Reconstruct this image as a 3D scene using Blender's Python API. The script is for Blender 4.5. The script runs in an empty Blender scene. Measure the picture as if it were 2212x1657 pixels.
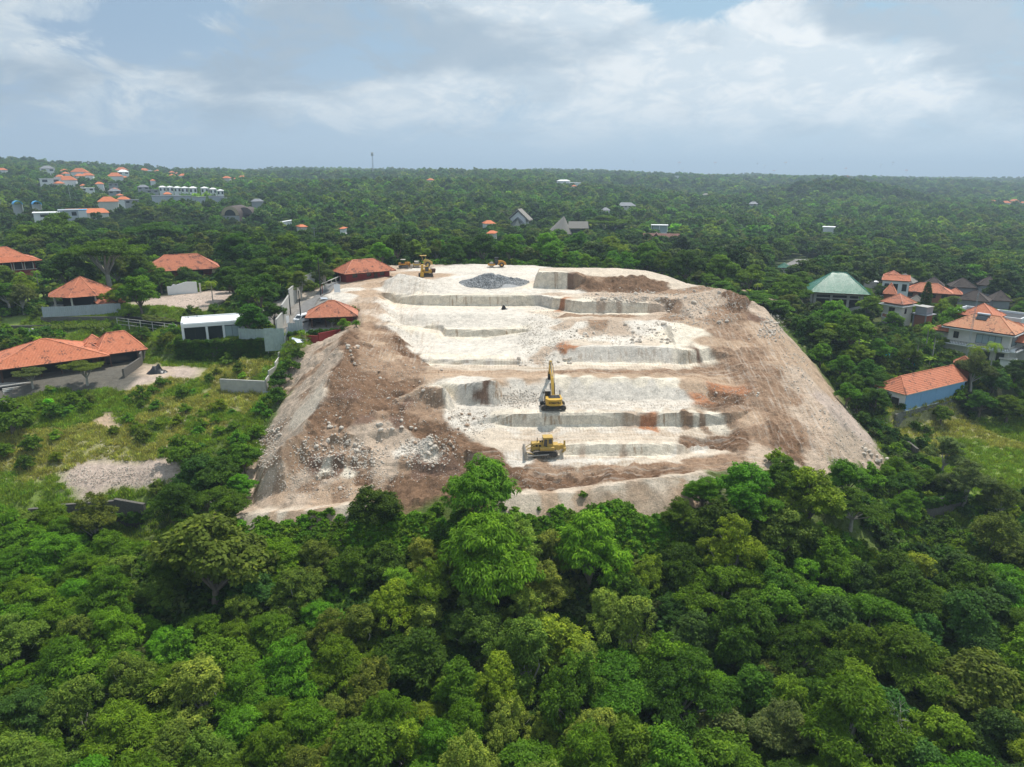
import bpy, math, random
import numpy as np
from mathutils import Vector, Matrix, geometry as mgeo
sc = bpy.context.scene
random.seed(7); RNG = np.random.default_rng(11)
PI = math.pi
# ---------------------------------------------------------------- camera
CAMZ = 70.0; TH = math.radians(16.4); FOC = 1536.0      # FOC: focal length for a 2212 px wide picture
cam_d = bpy.data.cameras.new('camera'); cam = bpy.data.objects.new('camera', cam_d); sc.collection.objects.link(cam)
cam_d.sensor_width = 36; cam_d.lens = 36*FOC/2212
cam_d.clip_start = 0.5; cam_d.clip_end = 60000
cam.location = (0, 0, CAMZ); cam.rotation_euler = (PI/2-TH, 0, 0)
sc.camera = cam
# ---------------------------------------------------------------- light
SUN = Vector((.30, .38, 1.0)).normalized()
el = math.asin(SUN.z); az = math.atan2(SUN.x, SUN.y)
sd = bpy.data.lights.new('sun', 'SUN'); sd.energy = 4.6; sd.angle = math.radians(0.9); sd.color = (1, .95, .88)
so = bpy.data.objects.new('sun', sd); sc.collection.objects.link(so)
so.rotation_euler = SUN.to_track_quat('Z', 'Y').to_euler(); so.location = (0, 0, 300)
sc.view_settings.view_transform = 'Standard'; sc.view_settings.look = 'None'
sc.view_settings.exposure = 0.0; sc.view_settings.gamma = 1
sc.view_settings.use_curve_mapping = False
sc.render.engine = 'CYCLES'
sc.cycles.max_bounces = 6; sc.cycles.diffuse_bounces = 3; sc.cycles.transmission_bounces = 4; sc.cycles.transparent_max_bounces = 6
sc.cycles.volume_bounces = 0

class NT:
    def __init__(s, tree): s.t = tree; tree.nodes.clear()
    def n(s, typ, **kw):
        nd = s.t.nodes.new(typ)
        for k, v in kw.items():
            if k.startswith('i_'):
                key = k[2:]; key = int(key) if key.isdigit() else key.replace('_', ' ')
                nd.inputs[key].default_value = v
            else: setattr(nd, k, v)
        return nd
    def l(s, a, b): s.t.links.new(a, b)
    def math(s, op, a, b=None, clamp=False):
        nd = s.t.nodes.new('ShaderNodeMath'); nd.operation = op; nd.use_clamp = clamp
        for i, v in enumerate((a, b)):
            if v is None: continue
            if isinstance(v, (int, float)): nd.inputs[i].default_value = v
            else: s.l(v, nd.inputs[i])
        return nd.outputs[0]
    def mix(s, f, a, b, mode='MIX'):
        nd = s.t.nodes.new('ShaderNodeMix'); nd.data_type = 'RGBA'; nd.blend_type = mode
        for sock, v in ((nd.inputs[0], f), (nd.inputs[6], a), (nd.inputs[7], b)):
            if isinstance(v, (int, float)): sock.default_value = v
            elif isinstance(v, tuple): sock.default_value = (*v, 1) if len(v) == 3 else v
            else: s.l(v, sock)
        return nd.outputs[2]
    def ramp(s, f, a, b):
        nd = s.t.nodes.new('ShaderNodeMapRange'); nd.interpolation_type = 'SMOOTHSTEP'
        s.l(f, nd.inputs[0]); nd.inputs[1].default_value = a; nd.inputs[2].default_value = b
        return nd.outputs[0]
    def noise(s, vec, scale, detail=4, rough=.55, dist=0):
        nd = s.t.nodes.new('ShaderNodeTexNoise'); nd.inputs['Scale'].default_value = scale
        nd.inputs['Detail'].default_value = detail; nd.inputs['Roughness'].default_value = rough; nd.inputs['Distortion'].default_value = dist
        if vec is not None: s.l(vec, nd.inputs['Vector'])
        return nd.outputs[0]
    def map(s, vec, scale=(1, 1, 1), loc=(0, 0, 0), rot=(0, 0, 0)):
        nd = s.t.nodes.new('ShaderNodeMapping'); s.l(vec, nd.inputs[0])
        nd.inputs['Scale'].default_value = scale; nd.inputs['Location'].default_value = loc; nd.inputs['Rotation'].default_value = rot
        return nd.outputs[0]

# world: Nishita sky seen between layers of broken cumulus
w = bpy.data.worlds.new('World'); sc.world = w; w.use_nodes = True
T = NT(w.node_tree)
out = T.n('ShaderNodeOutputWorld'); bg = T.n('ShaderNodeBackground'); T.l(bg.outputs[0], out.inputs[0])
sky = T.n('ShaderNodeTexSky', sky_type='NISHITA'); sky.sun_disc = False
sky.sun_elevation = el; sky.sun_rotation = az; sky.altitude = 100; sky.air_density = 1.0; sky.dust_density = 1.5
SKY_STR = 0.10
tc = T.n('ShaderNodeTexCoord')
sep = T.n('ShaderNodeSeparateXYZ'); T.l(tc.outputs['Generated'], sep.inputs[0])
z = T.math('MAXIMUM', sep.outputs[2], 0.0)
den = T.math('ADD', z, 0.16)
cmb = T.n('ShaderNodeCombineXYZ')
T.l(T.math('DIVIDE', sep.outputs[0], den), cmb.inputs[0]); T.l(T.math('DIVIDE', sep.outputs[1], den), cmb.inputs[1])
P = cmb.outputs[0]
yab = T.math('MAXIMUM', T.math('ABSOLUTE', sep.outputs[1]), .15)
Ux = T.math('DIVIDE', sep.outputs[0], yab); Vz = T.math('DIVIDE', sep.outputs[2], yab)
ahead = T.ramp(sep.outputs[1], -.2, .3)
def blobs(lst):
    tot = None
    for dx, dy, a, b, k in lst:          # cloud masses by bearing and height above the horizon
        u0 = (dx-1106)/FOC/1.04; v0 = (376-dy)/FOC*1.05
        e = T.math('ADD', T.math('POWER', T.math('DIVIDE', T.math('SUBTRACT', Ux, u0), a/FOC), 2), T.math('POWER', T.math('DIVIDE', T.math('SUBTRACT', Vz, v0), b/FOC), 2))
        g = T.math('MULTIPLY', T.math('POWER', 2.718, T.math('MULTIPLY', e, -1)), k); tot = g if tot is None else T.math('ADD', tot, g)
    return T.math('MULTIPLY', tot, ahead)
UV = T.n('ShaderNodeCombineXYZ'); T.l(Ux, UV.inputs[0]); T.l(Vz, UV.inputs[1]); UV = UV.outputs[0]
# cumulus seen from the side: billows get flatter towards the horizon
Vs = T.n('ShaderNodeCombineXYZ'); T.l(T.math('MULTIPLY', Ux, T.math('ADD', 1, T.math('MULTIPLY', Vz, -.8))), Vs.inputs[0]); T.l(T.math('POWER', T.math('MAXIMUM', Vz, 0.0), .72), Vs.inputs[1]); Vs = Vs.outputs[0]
nbig = T.noise(T.map(Vs, scale=(1.1, 1.5, 1), loc=(2.3, 5.1, 0), rot=(0, 0, .25)), 3.0, 3, .5, .2)
nfin = T.noise(T.map(Vs, scale=(1.0, 1.5, 1), loc=(7.7, 1.9, 0), rot=(0, 0, .35)), 9.0, 10, .64, .55)
side = T.ramp(T.math('DIVIDE', sep.outputs[0], T.math('ADD', T.math('ABSOLUTE', sep.outputs[1]), .2)), -.70, .60)
mass = blobs([(130, 60, 260, 90, .16), (560, 230, 260, 90, .10), (720, 40, 120, 60, .08), (1200, 120, 260, 130, .16), (1650, 200, 420, 130, .17), (2100, 260, 260, 120, .14), (1470, 40, 210, 70, -.30), (330, 120, 130, 80, -.12), (500, 330, 700, 40, -.14), (1700, 350, 900, 40, -.05), (950, 210, 60, 30, .14)])
dens = T.math('ADD', T.math('ADD', T.math('MULTIPLY', nbig, .42), T.math('MULTIPLY', nfin, .62)), T.math('MULTIPLY', mass, 1.0))
cov = T.ramp(dens, .455, .58)
fade = T.ramp(Vz, .01, .10)
cov = T.math('MULTIPLY', cov, T.math('ADD', T.math('MULTIPLY', fade, .85), .15))
greyn = T.math('ADD', T.noise(T.map(Vs, loc=(1.3, 6.2, 0), scale=(.9, 1.7, 1)), 4.2, 6, .55, .3), blobs([(900, 150, 260, 70, .30), (1290, 140, 150, 50, .08), (2060, 70, 300, 75, .42), (1120, 250, 130, 30, .06), (1500, 210, 330, 70, -.20), (60, 60, 200, 80, -.2), (350, 60, 200, 80, -.05), (1700, 260, 60, 40, .10)]))
greym = T.ramp(greyn, .47, .66)
edge = T.ramp(T.math('ADD', T.math('MULTIPLY', T.noise(T.map(Vs, scale=(1, 1.6, 1), loc=(3.7, 9.9, 0), rot=(0, 0, .3)), 16, 10, .66, .5), .55), T.math('MULTIPLY', nfin, .5)), .47, .62)
lit = T.mix(side, (5.5, 6.5, 7.4), (7.9, 8.8, 9.4)); lit = T.mix(T.math('MULTIPLY', edge, .85), lit, T.mix(side, (7.4, 8.0, 8.3), (10.4, 10.6, 10.6)))
shd = T.mix(side, (3.1, 4.1, 5.2), (4.3, 5.5, 6.6))
cloud = T.mix(T.math('MULTIPLY', greym, .85), lit, shd)
base = T.mix(side, (3.2, 4.5, 6.2), (4.2, 6.5, 8.2))
base = T.mix(.10, base, sky.outputs[0])
horiz = T.mix(side, (4.2, 5.5, 7.0), (6.6, 8.0, 9.0))
base = T.mix(T.ramp(Vz, .0, .20), horiz, base)
colr = T.mix(cov, base, cloud)
T.l(colr, bg.inputs[0]); bg.inputs[1].default_value = SKY_STR

# ---------------------------------------------------------------- helpers
COL = sc.collection
s_, c_ = math.sin(TH), math.cos(TH)
def ray(dx, dy):
    a = (dx-1106)/FOC; b = (828.5-dy)/FOC
    return a, c_+b*s_, b*c_-s_              # direction with unit forward depth
def at(dx, dy, z):
    d = ray(dx, dy); t = (z-CAMZ)/d[2]
    return (d[0]*t, d[1]*t, z)
def aty(dx, dy, y):
    d = ray(dx, dy); t = y/d[1]
    return (d[0]*t, y, CAMZ+d[2]*t)
def yz(dx, y, z):                            # point of column dx at depth y and height z
    t = y*c_ - (z-CAMZ)*s_
    return ((dx-1106)/FOC*t, y, z)

def vnoise(x, y, seed=0):
    xi = np.floor(x).astype(np.int64); yi = np.floor(y).astype(np.int64); fx = x-xi; fy = y-yi
    fx = fx*fx*(3-2*fx); fy = fy*fy*(3-2*fy)
    def h(a, b):
        n = (a*374761393 + b*668265263 + seed*974634777) & 0x7fffffff
        n = ((n ^ (n >> 13))*1274126177) & 0x7fffffff
        return ((n ^ (n >> 16)) & 0xffff)/65535.0
    return (h(xi, yi)*(1-fx)+h(xi+1, yi)*fx)*(1-fy)+(h(xi, yi+1)*(1-fx)+h(xi+1, yi+1)*fx)*fy
def fbm(x, y, sc_, oct=4, seed=0, gain=.5):
    r = 0; a = 1; tot = 0
    for i in range(oct):
        r = r+a*vnoise(x/sc_+i*17.3, y/sc_-i*9.1, seed+i); tot += a; a *= gain; sc_ *= .5
    return r/tot-.5

# far terrain table
FY = np.array([0, 60, 120, 200, 300, 400, 600, 900, 1300, 1800, 2600, 3500, 4600, 9000], float)
FU = np.array([-.7, -.35, 0, .35, .7])
FZ = np.array([[10, 10, 10, 10, 10], [15, 13, 12, 13, 14], [26, 26, 27, 24, 17], [37, 38, 40, 34, 25], [37, 37, 36, 31, 25],
    [38, 37, 33, 28, 24], [48, 43, 37, 28, 23], [64, 53, 48, 32, 24], [76, 63, 58, 40, 27], [74, 68, 69, 52, 34],
    [70, 66, 60, 50, 41], [20, 20, 20, 20, 20], [-75]*5, [-90]*5], float)
def far(x, y):
    x = np.asarray(x, float); y = np.asarray(y, float)
    yy = np.clip(np.where(y > 30, y, np.abs(y)*.3+20), 0, 8999); u = np.clip(x/np.maximum(yy, 60), -.699, .699)
    yi = np.clip(np.searchsorted(FY, yy, side='right')-1, 0, len(FY)-2); fy = (yy-FY[yi])/(FY[yi+1]-FY[yi]); fy = fy*fy*(3-2*fy)
    ui = np.clip(np.searchsorted(FU, u, side='right')-1, 0, 3); fu = (u-FU[ui])/(FU[ui+1]-FU[ui])
    z = (FZ[yi, ui]*(1-fu)+FZ[yi, ui+1]*fu)*(1-fy)+(FZ[yi+1, ui]*(1-fu)+FZ[yi+1, ui+1]*fu)*fy
    amp = np.clip((y-280)/600, 0, 1)*21
    z = z+amp*fbm(x, y, 260, 3, 5)
    for gx, gy, gh, gr in ((430, 1000, 20, 70), (-840, 1150, 8, 80), (-330, 420, 5, 60), (800, 1500, 8, 160)):
        z = z+gh*np.exp(-((x-gx)**2+(y-gy)**2)/(2*gr*gr))
    return z

# ---------------------------------------------------------------- survey lines of the site -> TIN -> height raster
LINES = []
def L(pts): LINES.append([p if len(p) == 3 and isinstance(p, tuple) else tuple(p) for p in pts])
def LD(*k): L([at(*p) for p in k])           # (Dx, Dy, z)
def LY(*k): L([yz(*p) for p in k])           # (Dx, depth, z)
def face(knots, w=.5):
    toe, top = [], []
    for k in knots:
        dx, yt, yp, z = k[:4]; ww = k[4] if len(k) > 4 else w
        a = at(dx, yt, z); b = aty(dx, yp, a[1]+ww)
        toe.append(a); top.append((a[0], b[1], b[2]) if abs(a[0]-b[0]) < 1.5 else b)
    L(toe); L(top)
    return toe, top
fA = face([(1180, 980, 972, 28), (1215, 982, 962, 28), (1300, 984, 959, 28), (1400, 985, 960, 28), (1480, 980, 959, 28), (1560, 962, 953, 28.3)], .9)
fB = face([(1062, 915, 899, 30.2), (1110, 920, 894, 30), (1200, 921, 893, 30), (1300, 921, 893, 30), (1400, 919, 892, 30), (1500, 921, 892, 30), (1585, 914, 896, 30.3)], .5)
fC = face([(985, 872, 830, 32.2, 1.6), (1030, 878, 824, 32.1, 1.6), (1068, 878, 822, 32.1, 2.), (1084, 876, 824, 32.1, 4), (1120, 870, 818, 32.3, 4.5), (1200, 866, 815, 32.4, 4.5), (1300, 865, 815, 32.4, 4.5), (1400, 864, 817, 32.4, 4), (1520, 862, 824, 32.4, 4), (1600, 850, 832, 32.8, 4)])
fE1 = face([(908, 784, 776, 35.2), (980, 787, 777, 35.1), (1050, 788, 777, 35.1), (1118, 788, 778, 35.1)], .4)
fE2 = face([(1218, 782, 752, 35.1), (1300, 783, 747, 35.1), (1400, 784, 748, 35.1), (1464, 786, 752, 35.1), (1480, 787, 756, 35.1, .8), (1530, 778, 752, 35.4, 1.5)], 2.2)
fF = face([(1222, 730, 700, 37.9), (1300, 729, 694, 37.9), (1380, 727, 694, 37.9), (1440, 722, 694, 38.2)], 7)
fG = face([(864, 713, 702, 36.1), (955, 715, 703, 36.1), (962, 727, 711, 36.1), (1050, 728, 712, 36.1), (1128, 726, 710, 36.1)], .5)
LD((872, 680, 38.8), (960, 680, 38.8), (1050, 679, 38.8), (1125, 677, 38.8))
fI = face([(852, 654, 638, 39), (900, 659, 638, 38.9), (1000, 661, 638, 38.8), (1100, 661, 638, 38.8), (1165, 660, 638, 38.8), (1199, 668, 644, 39), (1256, 676, 652, 39.2), (1340, 676, 654, 39.3), (1406, 675, 655, 39.4), (1440, 672, 660, 39.7)], .5)
# centre rubble ramp
LD((1135, 785, 35.3), (1140, 750, 36.8), (1150, 715, 38.2), (1160, 680, 39.0))
LD((1200, 785, 35.4), (1205, 750, 37.3), (1205, 715, 38.6), (1200, 685, 39.2))
# left haul ramp
LD((813, 634, 41.4), (824, 659, 40.9), (837, 678, 40.2), (849, 706, 39.2), (860, 726, 38.3), (874, 749, 37.4), (895, 771, 36.4), (945, 799, 35.4))
LD((775, 648, 41.0), (785, 700, 39.7), (800, 740, 38.3), (830, 772, 37), (880, 803, 35.6), (930, 818, 35.0))
LD((862, 677, 38.8), (869, 700, 37.6))
LD((886, 745, 36.1), (899, 768, 36.1))
LD((845, 596, 42.3), (800, 612, 42), (740, 632, 41.6), (700, 645, 41.2))
LD((830, 588, 42.3), (770, 612, 41.9), (700, 638, 41.1), (664, 660, 39.8), (640, 690, 38.2))
# mound on the left edge
LD((753, 709, 40.4), (750, 728, 39.8), (735, 746, 39.7), (744, 770, 38.4), (724, 792, 38.0), (727, 818, 36.4), (700, 842, 35.5), (693, 875, 33.9), (662, 902, 33.4), (648, 935, 31.6), (606, 962, 30.7), (585, 1000, 28.2))
LD((690, 742, 35.4), (636, 784, 33.8), (631, 834, 31), (578, 909, 27.5), (553, 1004, 24), (545, 1090, 22))
for p in [(800, 800, 35.9), (770, 850, 34.9), (840, 868, 33.2), (905, 850, 33.9), (945, 832, 34.6), (780, 902, 32.6), (715, 955, 29.9),
          (650, 1000, 27.6), (760, 965, 29.3), (820, 955, 29.6), (905, 950, 29.9), (935, 928, 32.0), (975, 940, 30.6), (880, 890, 32.8), (970, 890, 31.8), (1000, 922, 30.5),
          (620, 1060, 25), (720, 1060, 25.6), (820, 1050, 26), (560, 1080, 23), (830, 1000, 28.0), (830, 975, 28.9), (1000, 975, 29.2), (700, 985, 28.5), (950, 985, 28.3), (1240, 1000, 27.9), (1400, 1004, 28),
          (1300, 645, 42.3), (1400, 640, 42.6), (1470, 645, 42.6), (1550, 660, 41.6), (1500, 690, 40), (1450, 705, 39.8), (1563, 623, 44), (1610, 642, 43.2)]:
    L([at(*p)])
face([(662, 1006, 990, 27.6), (720, 1013, 982, 27.4), (785, 1003, 982, 27.8)], .9)
face([(893, 1020, 996, 27.0), (950, 1026, 1002, 26.9), (1010, 1018, 1000, 27)], .9)
face([(700, 940, 926, 31.0, 1.5), (790, 936, 915, 31.0, 1.5), (880, 928, 908, 31.2, 1.5)], 1.5)
face([(905, 868, 838, 33.2, 1.6), (960, 880, 836, 32.6, 1.6)], 1.6)
LD((1010, 965, 30.3), (1060, 990, 28.6), (1110, 1010, 27.6), (1200, 1025, 27.1), (1350, 1024, 27.3), (1480, 1008, 27.7), (1600, 985, 28.2), (1690, 955, 28.8))
LD((985, 1005, 28), (1060, 1035, 26.9), (1131, 1056, 26.2), (1243, 1050, 26.4), (1318, 1037, 27), (1393, 1026, 27.3), (1511, 1012, 27.5))
LD((553, 1108, 23.9), (620, 1104, 24.5), (693, 1099, 25.1), (780, 1086, 25.7), (870, 1074, 26), (1000, 1070, 26.4), (1131, 1067, 26.8), (1243, 1061, 27.0), (1318, 1047, 27.9), (1393, 1035, 28.3), (1511, 1021, 28.1), (1600, 1010, 27.7), (1700, 1008, 27))
LD((560, 1100, 23.3), (693, 1091, 24.4), (870, 1066, 25.6), (1000, 1062, 26))
LY((545, 87.5, 20.5), (690, 86.5, 21.5), (870, 86, 22), (1100, 86, 22.3), (1300, 87, 22.5), (1500, 89, 23), (1700, 91, 23), (1830, 95, 21.5))
LY((300, 96, 17.6), (545, 84, 17.4), (800, 83, 17.6), (1106, 82.5, 17.8), (1400, 83.5, 17.6), (1700, 86, 17), (1900, 90, 16.5))
# right haul ramp and outer slope
LD((1585, 935, 29.8), (1630, 880, 31.9), (1630, 820, 34.3), (1600, 770, 36.5), (1560, 725, 38.6), (1510, 690, 40.0))
LD((1655, 668, 41.2), (1690, 740, 37.7), (1740, 810, 34.3), (1785, 870, 31.2), (1800, 940, 28.7), (1770, 1000, 26.6))
LD((1666, 672, 36), (1684, 706, 33.5), (1742, 774, 29), (1809, 846, 25), (1872, 929, 22.6), (1915, 997, 21), (1890, 1045, 19.6))
# raised block behind, pad edge
face([(1161, 622, 588, 41.7), (1200, 623, 587, 41.7), (1246, 624, 592, 41.7, .8), (1275, 627, 601, 41.8, 3.5), (1330, 628, 602, 41.8, 4), (1400, 628, 607, 41.9, 4), (1450, 624, 612, 42, 3)], .6)
LY((1165, 196.5, 45.3), (1240, 197.5, 45.3), (1330, 198.5, 45.0), (1393, 197.5, 44.6), (1440, 194, 43.6), (1482, 186, 42.6))
LY((1152, 185, 41.8), (1158, 206, 42.1), (1300, 208, 41), (1430, 205, 40), (1500, 198, 38.5))
LY((830, 226, 42.4), (900, 228, 42.5), (1000, 229, 42.5), (1150, 226, 42.5), (1200, 216, 42))
LY((830, 238, 40.5), (1000, 241, 39.5), (1150, 240, 39), (1290, 232, 39), (1400, 225, 38), (1500, 215, 36.5), (1600, 205, 33.5), (1680, 190, 32))
LY((862, 188, 45.0), (882, 187.5, 44.6), (905, 186, 44.0), (935, 184, 43.0)); 
LY((832, 180, 41.6), (850, 177.5, 41.5), (900, 177, 41.5), (960, 177.5, 41.5), (1000, 182, 41.7), (960, 192, 41.9), (900, 198, 42), (850, 200, 42.1), (820, 190, 42))
# left gardens
LD((655, 716, 38.2), (765, 716, 38.5), (762, 690, 38.8)); LD((628, 728, 37.6), (700, 732, 37.6), (744, 726, 38))
LD((625, 752, 34.6), (690, 752, 34.6)); LD((612, 715, 37.2), (622, 690, 38), (650, 655, 39.8))
LD((350, 645, 38), (430, 640, 38.2), (520, 640, 38.4)); LD((350, 672, 37.3), (500, 668, 37.6), (600, 672, 37.8))
LD((385, 736, 35.4), (515, 736, 35.6), (600, 738, 35.6)); LD((385, 690, 36.2), (520, 690, 36.4))
LD((330, 808, 31), (385, 800, 31.3), (520, 798, 31.5), (598, 780, 32.4)); LD((350, 775, 31.5), (388, 780, 31.6), (455, 782, 31.6), (545, 776, 32), (588, 766, 32.8))
LD((480, 852, 28.9), (572, 856, 28.9)); LD((480, 812, 31.0), (574, 808, 31.3), (600, 795, 32))
LD((-60, 828, 31), (0, 826, 31), (300, 816, 31)); LD((-60, 760, 31.3), (300, 745, 31.4), (335, 770, 31.3))
LD((-60, 728, 34.8), (300, 722, 35), (375, 735, 35)); LD((-60, 690, 35.6), (370, 690, 35.8))
LD((-60, 668, 37.2), (250, 665, 37.3), (340, 668, 37.4)); LD((-60, 640, 37.8), (250, 622, 38.4))
for p in [(0, 900, 28), (150, 880, 28.7), (300, 862, 29.3), (420, 856, 29.4), (0, 1000, 24.4), (200, 950, 26.5), (400, 905, 27.9), (530, 880, 28.4), (150, 1045, 23.1),
          (350, 1030, 23.6), (480, 960, 25.8), (0, 1090, 21.8), (320, 1085, 22.1), (300, 1000, 24.6), (440, 1060, 22.6)]: L([at(*p)])
face([(-60, 1160, 1132, 17.8), (70, 1152, 1124, 17.8), (190, 1143, 1112, 17.8), (315, 1129, 1101, 17.8), (430, 1120, 1095, 18)], .5)
# right gardens and meadow
for p in [(2000, 720, 29), (2212, 720, 27.5), (1900, 660, 31.5), (2212, 620, 29), (2212, 780, 25.8), (2000, 800, 26.5), (1850, 770, 29.3), (1880, 850, 25.4),
          (2000, 960, 18.8), (2212, 930, 19), (2212, 1050, 17.6), (2100, 1050, 17.4), (1980, 1000, 19), (2212, 1150, 16), (2000, 1130, 15.8), (2330, 900, 20), (1760, 660, 32.5)]: L([at(*p)])
LD((1925, 888, 24.1), (1950, 886, 24.1), (2080, 852, 24.3), (2140, 842, 24.5), (2260, 820, 24.6)); LD((1935, 925, 20.8), (1960, 922, 20.8), (2085, 893, 20.9), (2145, 880, 21.1), (2260, 860, 21.4))

X0, X1, Y0, Y1, ST = -190.0, 190.0, 8.0, 300.0, 0.35
NX = int((X1-X0)/ST)+1; NY = int((Y1-Y0)/ST)+1
pts, edg = [], []
for ln in LINES:
    k0 = len(pts)
    pts += ln
    edg += [(k0+i, k0+i+1) for i in range(len(ln)-1)]
bp = []
for t in np.linspace(0, 1, 20): bp += [(X0-1+t*(X1-X0+2), Y0-1), (X0-1+t*(X1-X0+2), Y1+1)]
for t in np.linspace(0, 1, 16)[1:-1]: bp += [(X0-1, Y0+t*(Y1-Y0)), (X1+1, Y0+t*(Y1-Y0))]
for y in (20, 35, 50, 65, 78):
    for x in (-90, -60, -30, 0, 30, 60, 90): bp.append((x+y*.1, y+x*.01))
for y in (250, 275): 
    for x in range(-160, 170, 40): bp.append((x, y))
for x in (-165, -140): 
    for y in (120, 160, 200): bp.append((x, y))
for x in (150, 170):
    for y in (100, 140, 180, 220): bp.append((x, y))
for x, y in bp: pts.append((x, y, float(far(x, y))))
V2 = [Vector((p[0], p[1])) for p in pts]
rv, re_, rf, ov, oe, of = mgeo.delaunay_2d_cdt(V2, edg, [], 0, 1e-4)
P0 = np.array(pts)
rz = []
for v, o in zip(rv, ov):
    if o: rz.append(P0[o[0], 2])
    else:
        d = (P0[:, 0]-v.x)**2+(P0[:, 1]-v.y)**2; k = np.argsort(d)[:3]; wt = 1/(d[k]+.01); rz.append(float((P0[k, 2]*wt).sum()/wt.sum()))
H = np.full((NY, NX), np.nan)
for f in rf:
    if len(f) != 3: continue
    (ax, ay), (bx, by), (cx, cy) = [rv[i] for i in f]; az_, bz, cz = [rz[i] for i in f]
    dt = (by-cy)*(ax-cx)+(cx-bx)*(ay-cy)
    if abs(dt) < 1e-9: continue
    i0 = max(0, int(math.floor((min(ax, bx, cx)-X0)/ST))); i1 = min(NX-1, int(math.ceil((max(ax, bx, cx)-X0)/ST)))
    j0 = max(0, int(math.floor((min(ay, by, cy)-Y0)/ST))); j1 = min(NY-1, int(math.ceil((max(ay, by, cy)-Y0)/ST)))
    if i1 < i0 or j1 < j0: continue
    gx = X0+ST*np.arange(i0, i1+1)[None, :]; gy = Y0+ST*np.arange(j0, j1+1)[:, None]
    u = ((by-cy)*(gx-cx)+(cx-bx)*(gy-cy))/dt; v = ((cy-ay)*(gx-cx)+(ax-cx)*(gy-cy))/dt; ww = 1-u-v
    m = (u >= -1e-6) & (v >= -1e-6) & (ww >= -1e-6)
    zz = u*az_+v*bz+ww*cz
    sub = H[j0:j1+1, i0:i1+1]; sub[m] = zz[m]
GX, GY = np.meshgrid(X0+ST*np.arange(NX), Y0+ST*np.arange(NY))
bad = np.isnan(H); H[bad] = far(GX[bad], GY[bad])

def hz(x, y):
    x = np.asarray(x, float); y = np.asarray(y, float)
    fx = np.clip((x-X0)/ST, 0, NX-1.001); fy = np.clip((y-Y0)/ST, 0, NY-1.001)
    i = fx.astype(int); j = fy.astype(int); u = fx-i; v = fy-j
    z = (H[j, i]*(1-u)+H[j, i+1]*u)*(1-v)+(H[j+1, i]*(1-u)+H[j+1, i+1]*u)*v
    ins = (x > X0+.5) & (x < X1-.5) & (y > Y0+.5) & (y < Y1-.5)
    return np.where(ins, z, far(x, y))
TS = np.concatenate([np.arange(25, 320, .35), np.geomspace(320, 5000, 900)])
def hit(dx, dy, up=0.0, ym=0):
    d = ray(dx, dy); X = d[0]*TS; Y = d[1]*TS; Z = CAMZ+d[2]*TS
    k = np.nonzero((Z < hz(X, Y)+up) & (Y > ym))[0]
    if len(k) == 0: return None
    k = k[0]; return (float(X[k]), float(Y[k]), float(hz(X[k], Y[k])), float(TS[k]))
# ---------------------------------------------------------------- ground colours (what the soil is made of) and roughness
CODE = {'W': ((.625, .565, .485), .03), 'w': ((.585, .53, .455), .085), 'C': ((.56, .47, .37), .05), 'T': ((.43, .31, .215), .10), 'B': ((.195, .118, .072), .34),
        'M': ((.31, .208, .138), .22), 'G': ((.69, .61, .49), .04), 'O': ((.40, .19, .10), .14), 'P': ((.47, .365, .275), .14), 'K': ((.185, .115, .08), .12),
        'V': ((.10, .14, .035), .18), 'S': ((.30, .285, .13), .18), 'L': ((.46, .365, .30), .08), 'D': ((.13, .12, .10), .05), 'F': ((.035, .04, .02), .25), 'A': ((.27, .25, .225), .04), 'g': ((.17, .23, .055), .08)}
CP = []
def cp(code, *pp):
    for dx, dy in pp:
        h = hit(dx, dy)
        if h: CP.append((h[0], h[1], code))
def strip(code, pp, n=6):
    for (ax, ay), (bx, by) in zip(pp[:-1], pp[1:]):
        for t in np.linspace(0, 1, n, endpoint=False): cp(code, (ax+(bx-ax)*t, ay+(by-ay)*t))
# pad and upper white floors
cp('W', (900, 582), (960, 585), (980, 600), (1030, 590), (1100, 590), (1140, 598), (1150, 585), (1050, 578), (960, 620), (1000, 632), (1080, 633), (1150, 630), (760, 625), (720, 642), (745, 640))
cp('w', (870, 600), (840, 615), (900, 615), (930, 605), (880, 630), (950, 630), (860, 592))
cp('T', (900, 590), (830, 600), (800, 618), (780, 630), (810, 640), (940, 596)); cp('P', (860, 580), (890, 577), (770, 618))
strip('G', [(835, 650), (1000, 651), (1165, 650)], 5); strip('G', [(1205, 658), (1290, 667), (1400, 665)], 4)
cp('P', (1340, 662), (1420, 664)); cp('O', (1218, 660), (1224, 664))
strip('W', [(850, 670), (1000, 672), (1120, 668)], 4); cp('C', (1200, 678), (1250, 686)); cp('W', (1180, 645), (1170, 625))
strip('w', [(870, 693), (1000, 693), (1120, 692)], 5); strip('G', [(870, 708), (955, 709)], 4); strip('G', [(965, 719), (1125, 718)], 5); strip('w', [(870, 699), (960, 702), (1120, 704)], 4)
strip('W', [(880, 735), (1110, 738)], 5); strip('W', [(900, 757), (1110, 760)], 5); strip('G', [(930, 770), (1110, 773)], 5); strip('W', [(920, 778), (1110, 780)], 4); strip('G', [(930, 786), (1110, 788)], 5)
cp('w', (1150, 690), (1160, 720), (1150, 760), (1180, 780), (1175, 745), (1140, 785), (1185, 700), (1210, 770)); cp('P', (1170, 760), (1165, 780))
cp('P', (1220, 700), (1260, 690), (1320, 690), (1400, 688), (1260, 715), (1330, 712)); cp('W', (1230, 722), (1250, 705), (1380, 705), (1420, 700), (1300, 735), (1350, 737))
cp('M', (1290, 700), (1240, 682), (1350, 682), (1300, 680), (1440, 690)); cp('C', (1250, 740), (1300, 741), (1400, 742)); cp('G', (1450, 720), (1480, 705), (1500, 715), (1460, 735), (1440, 745))
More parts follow.
